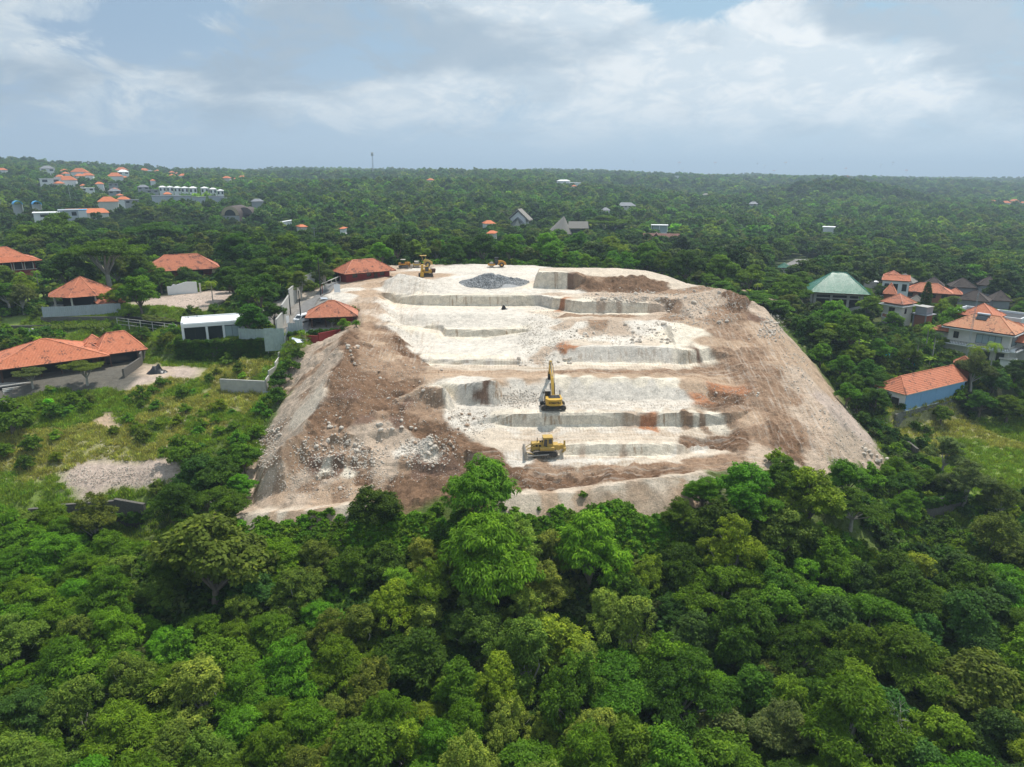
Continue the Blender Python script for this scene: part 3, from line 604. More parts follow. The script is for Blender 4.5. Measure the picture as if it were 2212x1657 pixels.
def tube_np(path, radii, nseg=6):
    path = np.asarray(path, float); co = []; q = []
    for i, p in enumerate(path):
        t = path[min(i+1, len(path)-1)]-path[max(i-1, 0)]; t /= np.linalg.norm(t)+1e-9
        a = np.cross(t, [0.3, .9, .1]); a /= np.linalg.norm(a)+1e-9; b = np.cross(t, a)
        for s in range(nseg):
            th_ = 2*PI*s/nseg; co.append(p+radii[i]*(a*math.cos(th_)+b*math.sin(th_)))
    for i in range(len(path)-1):
        for s in range(nseg):
            q.append((i*nseg+s, i*nseg+(s+1) % nseg, (i+1)*nseg+(s+1) % nseg, (i+1)*nseg+s))
    return np.array(co), np.array(q)
def merge_np(parts):
    cs, qs = [], []; k = 0
    for c, q in parts: cs.append(c); qs.append(q+k); k += len(c)
    return np.concatenate(cs), np.concatenate(qs)
def limb_mesh(name, base_h, tips, r0, rng, mat, nlimb=9, twig=True):
    parts = []
    fork = np.array([rng.normal(0, .15), rng.normal(0, .15), base_h*rng.uniform(.35, .5)])
    parts.append(tube_np([(0, 0, -.8), (fork[0]*.3, fork[1]*.3, fork[2]*.5), fork], [r0*1.25, r0, r0*.8], 7))
    sel = rng.choice(len(tips), min(nlimb, len(tips)), replace=False)
    for i in sel:
        tp = tips[i]; mid = fork+(tp-fork)*.5+np.array([rng.normal(0, .3), rng.normal(0, .3), rng.uniform(-.2, .8)])
        parts.append(tube_np([fork-[0, 0, .15], mid, fork+(tp-fork)*.96], [r0*.5, r0*.3, r0*.1], 5))
    if twig:
        for i in rng.choice(len(tips), min(14, len(tips)), replace=False):
            tp = tips[i]; s = tp*rng.uniform(.6, .8); s[2] = tp[2]-rng.uniform(.3, 1.0)
            parts.append(tube_np([s, (s+tp)/2+rng.normal(0, .15, 3), tp*1.02], [r0*.16, r0*.1, r0*.04], 4))
    co, q = merge_np(parts); return mesh_np(name, co, q, mat, smooth=True)
TREES = {}
def make_tree(key, seed, kind, R, hzv, hc, ncl, nlf, leaf, asp=.28, bark=None, nl=9):
    co, q, var, c = crown_np(seed, R, hzv, ncl, nlf, leaf, kind, asp)
    co[:, 2] += hc; c = c.copy(); c[:, 2] += hc
    rng = np.random.default_rng(seed+5)
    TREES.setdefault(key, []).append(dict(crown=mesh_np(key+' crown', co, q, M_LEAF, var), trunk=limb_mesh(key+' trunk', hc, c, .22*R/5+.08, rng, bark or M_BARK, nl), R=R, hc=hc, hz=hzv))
# prototypes at full size: crown radius about 5 m, crown centre hc above the ground
for s in range(3): make_tree('round', 100+s, 'round', 5, 4.3, 5.4, 300, 72, .36, .27)
for s in range(2): make_tree('droop', 120+s, 'droop', 5.4, 5.6, 7.6, 380, 84, .48, .16)
for s in range(3): make_tree('fine', 140+s, 'fine', 4.2, 4.2, 5.0, 260, 84, .24, .30, M_PALEBARK, 12)
for s in range(3): make_tree('layer', 160+s, 'layer', 5.5, 4.6, 5.4, 280, 72, .36, .20, M_PALEBARK, 12)
for s in range(2): make_tree('flat', 180+s, 'flat', 6, 3.0, 5.6, 260, 72, .33, .24, M_PALEBARK, 12)
for s in range(2): make_tree('feather', 200+s, 'feather', 4.5, 4.0, 4.2, 280, 76, .36, .14)
for s in range(2): make_tree('broad', 220+s, 'round', 4.6, 4.2, 5.0, 300, 60, .38, .32)
for s in range(2): make_tree('shrub', 240+s, 'round', 1.8, 1.5, 1.1, 80, 44, .24, .30, None, 4)

def palm_np(seed, h=7, nf=16, fl=2.9):
    rng = np.random.default_rng(seed); cs = []; vs = []
    for i in range(nf):
        th_ = 2*PI*i/nf*1.0+rng.normal(0, .15); up = rng.uniform(-.1, 1.0)
        d = np.array([math.cos(th_), math.sin(th_), 0]); p = np.array([0, 0, h]); ang = up
        pts_ = [p.copy()]
        for k in range(7):
            p = p+(d*math.cos(ang)+np.array([0, 0, math.sin(ang)]))*fl/7; ang -= .32; pts_.append(p.copy())
        sdv = np.cross(d, [0, 0, 1])
        for k in range(7):
            for sgn in (-1, 1):
                for j in (0, .5):
                    a = pts_[k]*(1-j)+pts_[k+1]*j; ll = .75*math.sin(PI*(k+j+.8)/8.2)*rng.uniform(.85, 1.1)
                    tip = a+sgn*sdv*ll*.8+(pts_[k+1]-pts_[k])*.7+np.array([0, 0, -.35*ll]); w2 = (pts_[k+1]-pts_[k])*.38
                    cs.append([a, a+w2, tip, a*.5+tip*.5-w2*.2]); vs.append(rng.uniform(.1, .9))
    co = np.array(cs).reshape(-1, 3); return co, np.arange(len(co)).reshape(-1, 4), np.array(vs)
for s in range(2):
    co, q, var = palm_np(300+s); rng = np.random.default_rng(s)
    tr = tube_np([(0, 0, -.5), (.1, 0, 2.3), (.05, .05, 4.8), (0, 0, 7.0)], [.24, .17, .15, .14], 8)
    TREES.setdefault('palm', []).append(dict(crown=mesh_np('palm crown', co, q, M_LEAF, var), trunk=mesh_np('palm trunk', tr[0], tr[1], M_PALEBARK, smooth=True), R=2.9, hc=7, hz=1.5))
def banana():
    rng = np.random.default_rng(9); cs = []
    for i in range(9):
        th_ = i*2.4; d = np.array([math.cos(th_), math.sin(th_), 0]); sd_ = np.cross(d, [0, 0, 1]); p = np.array([0, 0, 1.6]); ang = rng.uniform(.5, 1.2); prev = None
        for k in range(5):
            wv = .32*math.sin(PI*(k+.6)/5.2); l, r_ = p-sd_*wv, p+sd_*wv
            if prev is not None: cs.append([prev[0], prev[1], r_, l])
            prev = (l, r_); p = p+(d*math.cos(ang)+np.array([0, 0, math.sin(ang)]))*.55; ang -= .42
    co = np.array(cs).reshape(-1, 3); return co, np.arange(len(co)).reshape(-1, 4), np.full(len(cs), .75)
co, q, var = banana(); tr = tube_np([(0, 0, -.4), (0, 0, 1.0), (0, 0, 1.8)], [.17, .14, .08], 7)
TREES['banana'] = [dict(crown=mesh_np('banana crown', co, q, M_LEAF, var), trunk=mesh_np('banana stem', tr[0], tr[1], M_PALEBARK, smooth=True), R=2, hc=2.4, hz=1.2)]
# cypress column
rng = np.random.default_rng(77); hh_ = rng.uniform(0, 1, 3800); th_ = rng.uniform(0, 2*PI, 3800); rr_c = 1.15*np.sin(np.clip(hh_*.9+.1, 0, 1)*PI)**.6*(1-.25*hh_)
pos = np.stack([rr_c*np.cos(th_), rr_c*np.sin(th_), .6+hh_*8.4], 1)*[1, 1, 1]; o_ = np.stack([np.cos(th_)*.5, np.sin(th_)*.5, np.full(3800, .8)], 1)
co, q = leaves_at(pos, o_/np.linalg.norm(o_, axis=1)[:, None], .45, .22, rng)
tr = tube_np([(0, 0, -.4), (0, 0, 4), (0, 0, 8)], [.2, .14, .05], 7)
TREES['cypress'] = [dict(crown=mesh_np('cypress crown', co, q, M_LEAF, rng.uniform(.1, .7, len(q))), trunk=mesh_np('cypress trunk', tr[0], tr[1], M_BARK), R=1.2, hc=4.8, hz=4.4)]
# bare tree
def bare(seed, h=7.5, spread=4.):
    rng = np.random.default_rng(seed); parts = []
    def grow(p, d, ln, r, lev):
        p2 = p+d*ln*.5+rng.normal(0, .06*ln, 3); p3 = p+d*ln
        parts.append(tube_np([p, p2, p3], [r, r*.8, r*.58], 5 if lev > 1 else 6))
        if lev >= 5: return
        for k in range(rng.integers(2, 4)):
            nd = d+rng.normal(0, .55, 3)*[1, 1, .6]+[0, 0, .1]; nd /= np.linalg.norm(nd)
            grow(p3, nd, ln*rng.uniform(.62, .86), r*.58, lev+1)
    grow(np.array([0, 0, -.5]), np.array([.08, 0, 1.]), h*.34, .2, 0)
    return merge_np(parts)
TREES['bare'] = []
for s in (5, 8):
    co, q = bare(s); TREES['bare'].append(dict(crown=None, trunk=mesh_np('bare branches', co, q, simple('weathered branches', (.42, .39, .34), .9), smooth=True), R=4, hc=6, hz=3))

TINT = {'deep': (.060, .128, .010), 'dark': (.042, .094, .012), 'mid': (.094, .178, .011), 'fresh': (.114, .232, .012), 'vivid': (.140, .30, .014), 'lime': (.175, .275, .016),
        'olive': (.128, .180, .022), 'pale': (.205, .262, .036), 'brown': (.115, .145, .028), 'bluish': (.062, .134, .022), 'grey': (.118, .160, .042), 'yellow': (.205, .265, .020)}
TWORD = {'deep': 'deep green', 'dark': 'dark green', 'mid': 'mid green', 'fresh': 'fresh green', 'vivid': 'vivid green', 'lime': 'lime green', 'olive': 'olive green', 'pale': 'pale olive', 'brown': 'brownish green', 'bluish': 'bluish green', 'grey': 'grey green', 'yellow': 'yellow green'}
KNAME = {'round': 'broadleaf_tree', 'droop': 'drooping_tree', 'fine': 'small_leaved_tree', 'layer': 'layered_tree', 'flat': 'umbrella_tree', 'feather': 'feathery_tree', 'broad': 'large_leaved_tree', 'shrub': 'shrub', 'palm': 'palm_tree', 'banana': 'banana_plant', 'cypress': 'cypress_tree', 'bare': 'bare_tree'}
KWORD = {'round': 'broadleaf tree', 'droop': 'drooping tree', 'fine': 'small leaved tree', 'layer': 'layered tree', 'flat': 'umbrella tree', 'feather': 'feathery tree', 'broad': 'large leaved tree', 'shrub': 'shrub', 'palm': 'feather palm', 'banana': 'banana plant', 'cypress': 'column shaped cypress', 'bare': 'leafless tree'}
PLACED = []     # x, y, radius
NTREE = [0]
def put_tree(kind, x, y, scale, tint, label, group=None, zsc=1.0, z=None, rot=None, dark=1.0):
    pr = TREES[kind][NTREE[0] % len(TREES[kind])]; NTREE[0] += 1
    zz = float(hz(x, y)) if z is None else z
    r = bpy.data.objects.new(KNAME[kind], None); COL.objects.link(r)
    r.location = (x, y, zz); r.rotation_euler = (0, 0, random.uniform(0, 2*PI) if rot is None else rot); r.scale = (scale, scale, scale*zsc)
    r['label'] = label; r['category'] = 'shrub' if kind == 'shrub' else ('plant' if kind == 'banana' else 'tree')
    if group: r['group'] = group
    t = bpy.data.objects.new('trunk', pr['trunk']); COL.objects.link(t); t.parent = r
    if pr['crown']:
        c = bpy.data.objects.new('crown', pr['crown']); COL.objects.link(c); c.parent = r
        tc_ = TINT[tint]; j = random.uniform(.88, 1.14)*dark
        c.color = (tc_[0]*j*random.uniform(.92, 1.08), tc_[1]*j, tc_[2]*j, 1)
    PLACED.append((x, y, pr['R']*scale))
    return r
def hero(dx, dy, wD, kind, tint, label, group=None, zsc=1.0):
    """crown centre seen at (dx, dy), crown wD wide"""
    pr = TREES[kind][NTREE[0] % len(TREES[kind])]
    ym = (238 if dx < 1450 else 222) if (830 < dx < 1660 and dy < 610) else 0
    h = hit(dx, dy, 5, ym)
    if not h: return
    for _ in range(5):
        s = wD/2/FOC*h[3]/pr['R']; h2 = hit(dx, dy, pr['hc']*s*zsc, ym)
        if not h2: break
        h = h2
    return put_tree(kind, h[0], h[1], s, tint, label, group, zsc)
# a points-on-instances scatter, used only for what nobody could count
def scatter(name, protos, pts_, scl, tint, rotz=None, tilt=0.0):
    me = bpy.data.meshes.new(name); n = len(pts_)
    me.vertices.add(n); me.vertices.foreach_set('co', np.asarray(pts_, np.float32).reshape(-1))
    rngl = np.random.default_rng(len(name)+n)
    a = me.attributes.new('sc', 'FLOAT', 'POINT'); a.data.foreach_set('value', np.asarray(scl, np.float32))
    a = me.attributes.new('rot', 'FLOAT_VECTOR', 'POINT'); rv_ = np.zeros((n, 3), np.float32); rv_[:, 2] = rngl.uniform(0, 6.28, n); rv_[:, 0] = rngl.normal(0, tilt, n); rv_[:, 1] = rngl.normal(0, tilt, n); a.data.foreach_set('vector', rv_.reshape(-1))
    a = me.attributes.new('pick', 'INT', 'POINT'); a.data.foreach_set('value', rngl.integers(0, len(protos), n).astype(np.int32))
    a = me.attributes.new('tint', 'FLOAT_COLOR', 'POINT'); a.data.foreach_set('color', np.concatenate([tint, np.ones((n, 1))], 1).astype(np.float32).reshape(-1))
    ob = bpy.data.objects.new(name, me); COL.objects.link(ob); ob['kind'] = 'stuff'
    g = bpy.data.node_groups.new(name+' nodes', 'GeometryNodeTree')
    g.interface.new_socket('Geometry', in_out='INPUT', socket_type='NodeSocketGeometry'); g.interface.new_socket('Geometry', in_out='OUTPUT', socket_type='NodeSocketGeometry')
    N = g.nodes; i_ = N.new('NodeGroupInput'); o_ = N.new('NodeGroupOutput')
    def named(nm, typ):
        q_ = N.new('GeometryNodeInputNamedAttribute'); q_.data_type = typ; q_.inputs[0].default_value = nm; return q_
    join = N.new('GeometryNodeJoinGeometry')
    for k, po in enumerate(protos):
        oi = N.new('GeometryNodeObjectInfo'); oi.inputs['Object'].default_value = po; oi.inputs['As Instance'].default_value = True
        cmpn = N.new('FunctionNodeCompare'); cmpn.data_type = 'INT'; cmpn.operation = 'EQUAL'
        g.links.new(named('pick', 'INT').outputs[0], cmpn.inputs[2]); cmpn.inputs[3].default_value = k
        ip = N.new('GeometryNodeInstanceOnPoints'); g.links.new(i_.outputs[0], ip.inputs['Points']); g.links.new(cmpn.outputs[0], ip.inputs['Selection'])
        g.links.new(oi.outputs['Geometry'], ip.inputs['Instance'])
        er = N.new('FunctionNodeEulerToRotation'); g.links.new(named('rot', 'FLOAT_VECTOR').outputs[0], er.inputs[0]); g.links.new(er.outputs[0], ip.inputs['Rotation'])
        g.links.new(named('sc', 'FLOAT').outputs[0], ip.inputs['Scale'])
        g.links.new(ip.outputs[0], join.inputs[0])
    g.links.new(join.outputs[0], o_.inputs[0])
    md = ob.modifiers.new('scatter', 'NODES'); md.node_group = g
    return ob
def proto(name, me):
    return bpy.data.objects.new(name, me)          # never linked to the scene
def lod(seed, R, hzv, hc, ncl, nlf, leaf, kind, asp=.4, trunk=True):
    co, q, var, c = crown_np(seed, R, hzv, ncl, nlf, leaf, kind, asp); co[:, 2] += hc
    return mesh_np('tree clump', co, q, M_LEAF, var)
# ---------------------------------------------------------------- mesh builder for built things
class MB:
    def __init__(s): s.v = []; s.f = []; s.uv = []
    def face(s, pts_, uv=None):
        k = len(s.v); s.v += [tuple(p) for p in pts_]; s.f.append(tuple(range(k, k+len(pts_)))); s.uv.append(uv or [(0, 0)]*len(pts_)); return s
    def box(s, c, d, rot=0, tilt=None):
        cx, cy, cz = c; hx, hy, hz_ = d[0]/2, d[1]/2, d[2]/2
        k = len(s.v); R_ = Matrix.Rotation(rot, 3, 'Z')
        if tilt: R_ = R_ @ Matrix.Rotation(tilt[0], 3, 'X') @ Matrix.Rotation(tilt[1], 3, 'Y')
        for a in (-1, 1):
            for b in (-1, 1):
                for e in (-1, 1):
                    p = R_ @ Vector((a*hx, b*hy, e*hz_)); s.v.append((cx+p.x, cy+p.y, cz+p.z))
        for q in ((0, 1, 3, 2), (4, 6, 7, 5), (0, 4, 5, 1), (2, 3, 7, 6), (0, 2, 6, 4), (1, 5, 7, 3)):
            s.f.append(tuple(k+i for i in q)); s.uv.append([(0, 0), (1, 0), (1, 1), (0, 1)])
        return s
    def cyl(s, p0, p1, r0, r1=None, n=10, caps=True):
        r1 = r0 if r1 is None else r1
        p0 = Vector(p0); p1 = Vector(p1); t = (p1-p0).normalized(); a = t.orthogonal().normalized(); b = t.cross(a); k = len(s.v)
        for p, r in ((p0, r0), (p1, r1)):
            for i in range(n):
                q = p+a*r*math.cos(2*PI*i/n)+b*r*math.sin(2*PI*i/n); s.v.append(tuple(q))
        for i in range(n):
            s.f.append((k+i, k+(i+1) % n, k+n+(i+1) % n, k+n+i)); s.uv.append([(0, 0)]*4)
        if caps:
            s.f.append(tuple(k+i for i in reversed(range(n)))); s.uv.append([(0, 0)]*n)
            s.f.append(tuple(k+n+i for i in range(n))); s.uv.append([(0, 0)]*n)
        return s
    def prism(s, poly, axis, a, b):
        """polygon in the plane normal to axis ('x': (y,z), 'y': (x,z), 'z': (x,y)) extruded from a to b"""
        def P_(u, v, w_): return {'x': (w_, u, v), 'y': (u, w_, v), 'z': (u, v, w_)}[axis]
        k = len(s.v); n = len(poly)
        s.v += [P_(u, v, a) for u, v in poly]+[P_(u, v, b) for u, v in poly]
        for i in range(n): s.f.append((k+i, k+(i+1) % n, k+n+(i+1) % n, k+n+i)); s.uv.append([(0, 0)]*4)
        s.f.append(tuple(k+i for i in range(n))); s.uv.append([(0, 0)]*n); s.f.append(tuple(k+n+i for i in reversed(range(n)))); s.uv.append([(0, 0)]*n)
        return s
    def tube(s, path, r, n=6):
        for a, b in zip(path[:-1], path[1:]): s.cyl(a, b, r, r, n)
        return s
    def mesh(s, name, mat, smooth=False):
        me = bpy.data.meshes.new(name); me.from_pydata(s.v, [], s.f)
        uvl = me.uv_layers.new(name='tile'); flat = [c for f in s.uv for p in f for c in p]; uvl.data.foreach_set('uv', flat)
        me.materials.append(mat)
        if smooth: me.polygons.foreach_set('use_smooth', [True]*len(me.polygons))
        me.update(); return me
    def build(s, name, mat, parent=None, bevel=0, smooth=False):
        o = bpy.data.objects.new(name, s.mesh(name, mat, smooth)); COL.objects.link(o)
        if parent: o.parent = parent
        if bevel:
            b = o.modifiers.new('edge', 'BEVEL'); b.width = bevel; b.segments = 2; b.limit_method = 'ANGLE'
        return o
def root(name, loc, rz, label, cat, group=None):
    r = bpy.data.objects.new(name, None); COL.objects.link(r); r.location = loc; r.rotation_euler = (0, 0, rz)
    r['label'] = label; r['category'] = cat
    if group: r['group'] = group
    return r
def tag(o, label, cat, group=None):
    o['label'] = label; o['category'] = cat
    if group: o['group'] = group
    return o
def tile_material(name, c1, c2, mould=.5, gloss=.55, streak=(.12, .05, .035), wv=.24):
    m = bpy.data.materials.new(name); m.use_nodes = True; T = NT(m.node_tree)
    out = T.n('ShaderNodeOutputMaterial'); b = T.n('ShaderNodeBsdfPrincipled'); T.l(b.outputs[0], out.inputs[0])
    b.inputs['Roughness'].default_value = gloss; b.inputs['Specular IOR Level'].default_value = .3
    uv = T.n('ShaderNodeUVMap', uv_map='tile').outputs[0]; pos = T.n('ShaderNodeNewGeometry').outputs['Position']
    wn = T.n('ShaderNodeTexWhiteNoise', noise_dimensions='2D')
    sn = T.n('ShaderNodeVectorMath', operation='SNAP'); T.l(uv, sn.inputs[0]); sn.inputs[1].default_value = (wv, .33, 1); T.l(sn.outputs[0], wn.inputs[0])
    col = T.mix(wn.outputs[0], c1, c2)
    n = T.noise(pos, .55, 4, .6); mf = T.math('MULTIPLY', T.ramp(n, .50, .62), T.ramp(wn.outputs[0], 1-mould, 1-mould+.08))
    col = T.mix(T.math('MULTIPLY', mf, .85), col, streak)
    n2 = T.noise(pos, 3, 4, .6); col = T.mix(T.math('MULTIPLY', T.ramp(n2, .45, .75), .25), col, streak)
    # the seam between neighbouring tile columns
    fr = T.n('ShaderNodeVectorMath', operation='MODULO'); T.l(uv, fr.inputs[0]); fr.inputs[1].default_value = (wv, 1, 1)
    sp = T.n('ShaderNodeSeparateXYZ'); T.l(fr.outputs[0], sp.inputs[0])
    hh = T.math('SINE', T.math('MULTIPLY', sp.outputs[0], PI/wv)); 
    bn = T.n('ShaderNodeBump', i_Strength=.8, i_Distance=.06); T.l(T.math('ABSOLUTE', hh), bn.inputs['Height']); T.l(bn.outputs[0], b.inputs['Normal'])
    T.l(col, b.inputs['Base Color']); return m
M_TILE = tile_material('orange clay tiles', (.56, .175, .082), (.66, .24, .125), .30)
M_TILE_OLD = tile_material('mouldy clay tiles', (.47, .15, .075), (.60, .225, .12), .62)
M_TILE_PALE = tile_material('sun bleached clay tiles', (.66, .33, .17), (.62, .24, .12), .35)
M_TILE_GREEN = tile_material('green glazed tiles', (.03, .17, .105), (.10, .28, .19), .1, .16, (.02, .05, .03), .3)
M_TILE_DARK = tile_material('dark weathered tiles', (.075, .058, .05), (.11, .085, .072), .4, .8, (.03, .025, .022))
M_TILE_BROWN = tile_material('brown tiles', (.20, .085, .065), (.26, .12, .09), .3, .7, (.08, .05, .04))
M_SLATE = tile_material('grey slate roof', (.17, .18, .20), (.22, .23, .25), .2, .5, (.09, .09, .1))
M_THATCH = simple('grey thatch', (.26, .24, .21), .95, nscale=6, namp=.35, bump=.1)
M_FARTILE = simple('far clay tiles', (.55, .17, .07), .8, nscale=.6, namp=.25)
M_WHITE = simple('white paint', (.74, .75, .75), .6, nscale=.8, namp=.05)
M_OFFWHITE = simple('cream wall', (.60, .58, .52), .8, nscale=.9, namp=.12)
M_ROOFWHITE = simple('white flat roof', (.80, .80, .79), .7, nscale=.6, namp=.06)
M_CONC = simple('concrete', (.42, .41, .375), .9, nscale=1.2, namp=.22, bump=.02)
M_STONE = simple('dark field stone', (.13, .12, .105), .95, nscale=4, namp=.5, bump=.12)
M_RED = simple('red wall paint', (.235, .035, .03), .8, nscale=1.2, namp=.2)
M_WOOD = simple('dark wood', (.09, .045, .028), .75, nscale=3)
M_ORWOOD = simple('orange wood', (.38, .13, .05), .7, nscale=3)
M_GLASS = simple('dark window glass', (.02, .025, .03), .08, spec=.6)
M_CURT = simple('curtained glass', (.32, .40, .42), .25, spec=.5)
M_BLACK = simple('black metal', (.025, .025, .027), .5)
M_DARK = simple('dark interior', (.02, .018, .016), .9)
M_BLUEWALL = simple('blue rendered wall', (.20, .36, .56), .85, nscale=2.2, namp=.10, bump=.02)
M_BLUESHEET = simple('blue roof sheet', (.08, .42, .75), .5, nscale=.8, namp=.1)
M_GREYMETAL = simple('galvanised sheet', (.42, .46, .50), .45, .35, nscale=1, namp=.12)
M_TARPG = simple('silver green tarpaulin', (.36, .43, .40), .5, nscale=1.6, namp=.22, bump=.08)
M_TARPBLK = simple('black plastic sheet', (.018, .018, .02), .35, spec=.5, nscale=2, bump=.08)
M_TARPBLUE = simple('turquoise tarpaulin', (.02, .42, .50), .5, nscale=2, bump=.06)
M_GREY = simple('grey render', (.30, .31, .33), .85, nscale=1, namp=.15)
M_BRICK = simple('red brick', (.30, .12, .075), .9, nscale=6, namp=.3)
M_ASPH = simple('grey asphalt', (.21, .20, .19), .9, nscale=1.5, namp=.2)
M_CURTAIN = simple('white curtain', (.6, .62, .62), .9)

def roof_plane(mb, e0, e1, r1, r0, course=.34, lift=.05):
    """sloping plane from eave e0-e1 up to ridge r0-r1 laid in overlapping courses"""
    e0, e1, r0, r1 = map(Vector, (e0, e1, r0, r1)); n = (e1-e0).cross((r0+r1)/2-(e0+e1)/2).normalized()
    if n.z < 0: n = -n
    sl = ((r0+r1)/2-(e0+e1)/2).length; k = max(1, int(round(sl/course))) if course else 1
    ud = (e1-e0).normalized()
    def P_(t, s): a = e0.lerp(r0, t); b = e1.lerp(r1, t); return a.lerp(b, s)
    for i in range(k):
        t0, t1 = i/k, (i+1)/k; lf = n*(lift if course else 0)
        q = [P_(t0, 0)+lf, P_(t0, 1)+lf, P_(t1, 1), P_(t1, 0)]
        uv = [((p-e0).dot(ud), t*sl+.01) for p, t in zip(q, (t0, t0, t1-.002, t1-.002))]
        if (q[2]-q[3]).length < 1e-4: q = q[:3]; uv = uv[:3]
        mb.face(q, uv)
        if course: mb.face([P_(t0, 0), P_(t0, 1), P_(t0, 1)+lf, P_(t0, 0)+lf])
def hip_roof(parent, w_, d_, z0, h, rl, over, mat, course=.34, thick=.16, name='roof', cx=0, cy=0, ridge=True, finial=False, flare=0):
    mb = MB(); a, b = w_/2+over, d_/2+over; r = rl/2
    E = [(-a, -b, z0), (a, -b, z0), (a, b, z0), (-a, b, z0)]
    if flare:      # lower skirt at a gentler pitch
        k = .55; a2, b2 = r+(a-r)*k, b*k; zf = z0+h*(1-k)*.72
        F = [(-a2, -b2, zf), (a2, -b2, zf), (a2, b2, zf), (-a2, b2, zf)]
        for i in range(4): roof_plane(mb, tuple(Vector(E[i])), tuple(Vector(E[(i+1) % 4])), F[(i+1) % 4], F[i], course)
        base = F
    else: base = E
    R0, R1 = (-r, 0, z0+h), (r, 0, z0+h)
    roof_plane(mb, base[0], base[1], R1, R0, course); roof_plane(mb, base[1], base[2], R1, R1, course)
    roof_plane(mb, base[2], base[3], R0, R1, course); roof_plane(mb, base[3], base[0], R0, R0, course)
    mb.face([(x, y, z_-.02) for x, y, z_ in E][::-1])
    mb.v = [(x+cx, y+cy, z_) for x, y, z_ in mb.v]
    o = mb.build(name, mat, parent)
    fb = MB()
    for i in range(4):
        p, q = Vector(E[i]), Vector(E[(i+1) % 4]); c = (p+q)/2; ln = (q-p).length
        fb.box((c.x+cx, c.y+cy, z0-thick/2-.03), (ln+.04 if i % 2 == 0 else .08, .08 if i % 2 == 0 else ln-.1, thick))
    fb.build('fascia', M_WOOD, o)
    if ridge:
        rb = MB(); path = [R0, R1] if rl > .1 else None
        up = Vector((cx, cy, .05))
        if path: rb.tube([Vector(R0)+up, Vector(R1)+up], .13)
        for i, e in enumerate(E):
            top = Vector(R0 if i in (0, 3) else R1)
            pth = [Vector(e)+up]+([Vector(base[i])+up] if flare else [])+[top+up]; rb.tube(pth, .11, 5)
        rb.build('ridge_tiles', mat, o)
    if finial: MB().cyl((cx, cy, z0+h), (cx, cy, z0+h+.9), .05, .02, 6).build('finial', M_TILE_DARK, o)
    return o
def poly_roof(parent, n, R_, z0, h, mat, rot=0, course=.34, sx=1, sy=1):
    mb = MB(); P_ = [Vector((R_*sx*math.cos(rot+2*PI*i/n), R_*sy*math.sin(rot+2*PI*i/n), z0)) for i in range(n)]; ap = Vector((0, 0, z0+h)); rb = MB()
    for i in range(n):
        roof_plane(mb, P_[i], P_[(i+1) % n], ap, ap, course); rb.tube([P_[i]+Vector((0, 0, .05)), ap+Vector((0, 0, .05))], .11, 5)
    mb.face([p-Vector((0, 0, .02)) for p in P_][::-1]); o = mb.build('roof', mat, parent); rb.build('ridge_tiles', mat, o)
    MB().cyl((0, 0, z0+h), (0, 0, z0+h+1), .07, .02, 6).build('finial', M_TILE_DARK, o); return o
def window(parent, c, w_, h, side, glass=None, frame=None, mull=1):
    """window on a wall; side 0 front(-y), 1 right(+x), 2 back, 3 left; c on the wall face"""
    x, y, z_ = c; ax = side % 2 == 0; n = {0: (0, -1), 1: (1, 0), 2: (0, 1), 3: (-1, 0)}[side]
    f = MB(); t = .07
    def bx(u, v, du, dv, th_, off):
        px = x+(u if ax else n[0]*off); py = y+(n[1]*off if ax else u)
        f_.box((px, py, z_+v), (du if ax else th_, th_ if ax else du, dv))
    f_ = f
    bx(0, h/2, w_+t, t, .12, .05); bx(0, -h/2, w_+t, t, .14, .06); bx(-w_/2, 0, t, h-t, .12, .05); bx(w_/2, 0, t, h-t, .12, .05)
    for i in range(mull): bx(-w_/2+w_*(i+1)/(mull+1), 0, t*.8, h-t, .10, .045)
    o = f.build('window', frame or M_BLACK, parent)
    f_ = MB(); bx(0, 0, w_-t, h-t, .03, .02); f_.build('pane', glass or M_GLASS, o)
    return o
EXCL = []       # circles kept free of trees: x, y, r
def place(dx, dy, y=None, up=0):
    h = hit(dx, dy, up) if y is None else None
    if y is not None: p = aty(dx, dy, y); return (p[0], p[1], p[2], math.hypot(p[0], p[1]))
    return h
def keep(x, y, r): EXCL.append((x, y, r))
def box_walls(parent, w_, d_, z0, h, mat, cx=0, cy=0, name='wall', bevel=0):
    return MB().box((cx, cy, z0+h/2), (w_, d_, h)).build(name, mat, parent, bevel)

# ================================================================ LEFT: the villas in the gardens
def facing(x, y, extra=0): return -math.atan2(x, y)+extra      # local -y looks to the camera
# white modern box house on the ivy wall
h = place(450, 737); X, Y, Z = h[0], h[1]+3.6, h[2]
r = root('white_house', (X, Y, Z), facing(X, Y, -.02), 'white flat roofed house with three big glass panels above the ivy wall', 'house'); keep(X, Y, 8)
W_, D_, Hh = 12.6, 7.2, 3.9
box_walls(r, W_-.1, D_-.8, -2.5, 2.3, M_CONC, 0, .3, 'plinth')
wl = MB(); wl.box((0, D_/2-.1, Hh/2), (W_, .2, Hh)).box((-W_/2+.1, 0, Hh/2), (.2, D_-.4, Hh)).box((W_/2-.1, 0, Hh/2), (.2, D_-.4, Hh)).box((0, 0, .05), (W_-.4, D_-.4, .1)); wl.build('wall', M_WHITE, r)
fr = MB().box((0, -D_/2, Hh-.35), (W_, .5, .7)).box((0, -D_/2, -.05), (W_, .5, .5))
for xx, ww in ((-W_/2+.25, .5), (-W_/2+4.95, .45), (-W_/2+8.3, .45), (W_/2-.4, .8)): fr.box((xx, -D_/2, Hh/2-.25), (ww, .46, Hh-.95))
fr.build('facade_frame', M_WHITE, r)
